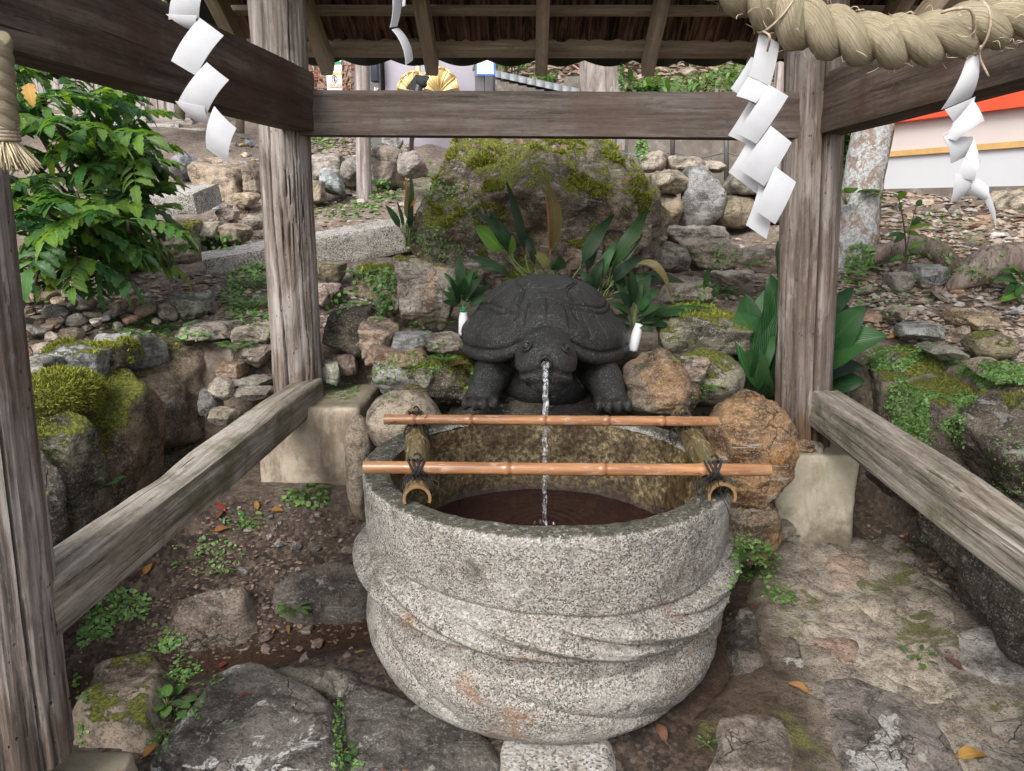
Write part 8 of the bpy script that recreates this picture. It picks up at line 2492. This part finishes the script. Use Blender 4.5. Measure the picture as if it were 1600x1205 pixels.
cover('ground_cover', [(290, 1080, 30, 60, 180), (300, 1060, 50, 14, 120), (530, 1140, 12, 50, 90), (250, 1160, 20, 20, 50), (130, 1150, 10, 20, 20), (540, 1195, 30, 12, 40)], 4.3, 9.4, 64, 'small weeds in the seams between the dark slabs')
cover('ground_cover', [(390, 470, 50, 40, 560), (400, 440, 40, 30, 300), (430, 500, 20, 40, 160), (580, 436, 40, 16, 100), (560, 480, 50, 30, 220), (600, 450, 20, 40, 120), (300, 520, 50, 16, 120), (220, 512, 50, 12, 140), (150, 480, 40, 14, 60), (380, 440, 30, 14, 80), (540, 330, 60, 14, 130), (600, 300, 30, 20, 120), (340, 380, 40, 12, 90), (440, 240, 20, 10, 60), (510, 225, 30, 10, 90), (430, 470, 10, 60, 80)], 4.3, 10.1, 65, 'soft green weeds spreading over the bank behind the rear post')
cover('ground_cover', [(530, 612, 30, 14, 120), (640, 590, 60, 40, 300), (700, 580, 40, 50, 260), (640, 520, 30, 20, 60), (1090, 610, 20, 16, 50)], 2.9, 6.5, 66, 'tiny leaved creepers on the rocks beside the turtle')
cover('ground_cover', [(1480, 380, 100, 50, 240), (1340, 400, 30, 20, 120), (1400, 480, 70, 30, 160), (1330, 450, 30, 14, 100), (1100, 460, 60, 20, 90), (1140, 400, 60, 20, 60), (1540, 420, 50, 20, 60), (1200, 470, 20, 30, 50)], 3.6, 9.4, 67, 'scattered weeds on the stony slope')
cover('creeping_leaves', [(670, 330, 40, 60, 320), (720, 320, 30, 40, 160), (665, 280, 20, 30, 80), (690, 390, 40, 20, 90), (1003, 235, 10, 20, 120), (975, 120, 10, 30, 160), (640, 370, 10, 30, 50)], 2.9, 5.8, 68, 'tiny pale leaves creeping on the mossy boulder and tree')
# ---- hillside greenery beyond
def fluff(name, spots, lo, hi, seed, label, mat='leaf_weed', hgtm=0.4):
    r = np.random.RandomState(seed)
    VV, FF, RR, SS = [], [], [], []
    k = 0
    for (x, y, Y, rx_, ry_, n) in spots:
        for _ in range(n):
            q = r.normal(0, 0.5, 3)
            c = at(x + rx_ * q[0], y + ry_ * q[1], Y + q[2] * hgtm)
            L = r.uniform(lo, hi) * Y / FPX
            d = r.normal(0, 1, 3); d[2] = d[2] * 0.5 - 0.1; d /= np.linalg.norm(d)
            V, F, T, S = blade(c, c + d * L, L * 0.36, 0.1, (0, -0.3, 1), 0.2, 4, 3, 'broad')
            VV.append(V); FF.append(F + k); RR.append(np.full(len(V), r.rand())); SS.append(S); k += len(V)
    obj(name, mesh(name, np.concatenate(VV), np.concatenate(FF), MAT[mat], True, {'r': np.concatenate(RR), 's': np.concatenate(SS), 't': np.concatenate(SS)}), kind='stuff', label=label)
def shrub(label, spots, lo, hi, seed, mat, name='hillside_shrub', cat='shrub', hg=0.4):
    n0_ = set(o.name for o in COL.objects)
    x, y, Y = spots[0][:3]
    t = thing(name, label, cat, at(x, y + spots[0][4], Y))
    fluff('foliage', spots, lo, hi, seed, None, mat, hg)
    for o in COL.objects:
        if o.name not in n0_ and o.name.startswith('foliage'):
            o.parent = t; o.location = -np.array(t.location)
            if 'label' in o: del o['label']
    m = MB()
    for k in range(3):
        p = np.array(t.location) + np.array([0.06 * (k - 1), 0, -0.3])
        stem_tube(m, [p, p + np.array([0.05 * (k - 1), 0, 0.35]), at(x + (k - 1) * spots[0][3] * 0.3, y, Y)], (0.02, 0.008), 6, 10)
    obj('stem', m.mesh('stem', MAT['stem']), t, -np.array(t.location))
shrub('pale green ferny shrub on the hillside above the cross beam', [(1090, 130, 11.5, 70, 14, 300), (1150, 116, 11.5, 40, 20, 260), (1050, 140, 11, 40, 8, 160)], 6, 16, 71, 'leaf_weed')
shrub('light green shrub behind the largest paper streamer', [(1180, 100, 10.5, 30, 30, 260), (1160, 130, 10.5, 30, 14, 180)], 7, 16, 72, 'leaf_weed')
shrub('dark green shrub on the hillside between booth and mossy tree', [(800, 96, 13, 30, 12, 220), (850, 122, 12.5, 18, 10, 160)], 6, 13, 73, 'leaf_bush')
shrub('leafy twigs hanging over the plank fence at the top of the frame', [(235, 10, 7.5, 24, 26, 160), (210, 24, 8.0, 60, 18, 260), (160, -20, 8, 90, 24, 300)], 14, 34, 74, 'leaf_weed', hg=0.5)
shrub('green bush growing between the rear post and lichen tree', [(1318, 215, 5.3, 18, 40, 260), (1316, 290, 5.2, 16, 40, 200), (1322, 330, 4.9, 26, 22, 200)], 14, 34, 75, 'leaf_bush', hg=0.2)
shrub('green foliage beside the red building above the straw rope', [(1415, 10, 8.5, 30, 30, 260), (1480, 4, 9, 30, 16, 120)], 12, 28, 76, 'leaf_bush', hg=0.4)
shrub('tuft of bright grass blades at the foot of the mossy tree', [(1010, 140, 9.6, 30, 10, 160)], 14, 30, 77, 'leaf_weed', hg=0.2)
# hillside woods far behind, so no bare sky shows between the roof and the hill
r = np.random.RandomState(88)
spots = []
for k in range(70):
    X = r.uniform(-26, 26); Y = r.uniform(20, 30)
    spots.append((X, Y, float(hgt(X, Y)[0]) + r.uniform(0.5, 4), r.uniform(1.2, 2.6)))
VV, FF, RR, SS = [], [], [], []
k = 0
for X, Y, Z, s in spots:
    for _ in range(260):
        q = r.normal(0, 0.5, 3) * s
        c = np.array([X, Y, Z]) + q * np.array([1, 1, 0.9])
        L = r.uniform(0.25, 0.6)
        d = r.normal(0, 1, 3); d /= np.linalg.norm(d)
        V, F, T, S = blade(c, c + d * L, L * 0.5, 0.1, (0, -0.3, 1), 0.2, 3, 3, 'broad')
        VV.append(V); FF.append(F + k); RR.append(np.full(len(V), r.rand())); SS.append(S); k += len(V)
obj('far_woods', mesh('far_woods', np.concatenate(VV), np.concatenate(FF), MAT['leaf_bush'], True, {'r': np.concatenate(RR), 's': np.concatenate(SS), 't': np.concatenate(SS)}), kind='stuff', label='dense green woods on the hillside behind everything')
chips('hillside_litter', [(560, 210), (485, 212), (485, 240), (560, 240)], 200, 4, 9, 37, 'brown leaf litter on the hillside behind the rear post', (0.2, 0.9))

# ---- moss tufts on the mossiest stones
def tufts(o, n, h, seed, zmin=0.25, thr=0.0, label=None):
    me = o.data
    r = np.random.RandomState(seed)
    nv, npol = len(me.vertices), len(me.polygons)
    co = np.empty(nv * 3); me.vertices.foreach_get('co', co); co = co.reshape(-1, 3)
    cen = np.empty(npol * 3); me.polygons.foreach_get('center', cen); cen = cen.reshape(-1, 3)
    nr = np.empty(npol * 3); me.polygons.foreach_get('normal', nr); nr = nr.reshape(-1, 3)
    ar = np.empty(npol); me.polygons.foreach_get('area', ar)
    msk = (nr[:, 2] + 0.9 * fbm(cen * 4 + 3, 4, seed) > zmin) * (fbm(cen * 9, 3, seed + 1) > thr)
    pr = ar * msk
    if pr.sum() == 0: return
    idx = r.choice(npol, n, p=pr / pr.sum())
    c = cen[idx] + r.normal(0, 0.006, (n, 3))
    N = nr[idx]
    d = N * 0.8 + r.normal(0, 0.5, (n, 3)); d /= np.linalg.norm(d, axis=1)[:, None]
    s = np.cross(d, r.normal(0, 1, (n, 3))); s /= np.linalg.norm(s, axis=1)[:, None]
    L = h * r.uniform(0.4, 1.2, n)[:, None]
    w_ = L * 0.16
    V = np.stack([c - s * w_ - N * 0.002, c + s * w_ - N * 0.002, c + d * L], 1).reshape(-1, 3)
    base = r.rand(n)
    R_3 = np.clip(np.stack([base * 0.5, base * 0.5, base * 0.6 + 0.4], 1).ravel() , 0, 1)
    F = np.arange(3 * n).reshape(-1, 3)
    obj('moss', mesh('moss', V, F, MAT['moss'], False, {'r': R_3}), o, kind='stuff')
tufts(big, 60000, 0.019, 1, 0.66, 0.14)
for o in COL.objects[:]:
    if o.name.startswith('moss_cushion'):
        tufts(o, 12000, 0.014, 2, -0.4, -0.6)
    elif o.get('label') in ('blue grey stone with a green moss cap on the bank edge', 'dark stone furred with moss between two blue grey stones', 'broad mossy dark rock next to the big leaved plant', 'mossy rock under the drooping bush fronds', 'dark mossy rock under the left foreleg of the turtle', 'mossy earth covered rock below the granite beam end'):
        tufts(o, 3500, 0.012, 3, 0.55, 0.05)
for o in wl.children:
    tufts(o, 1800, 0.012, 4, 0.75, 0.05)
for o in wr.children:
    tufts(o, 1400, 0.012, 5, 0.6, 0.05)
print('fronds', nfr, 'tris', sum(len(o.data.loop_triangles) if False else len(o.data.polygons) for o in COL.objects if o.type == 'MESH'))
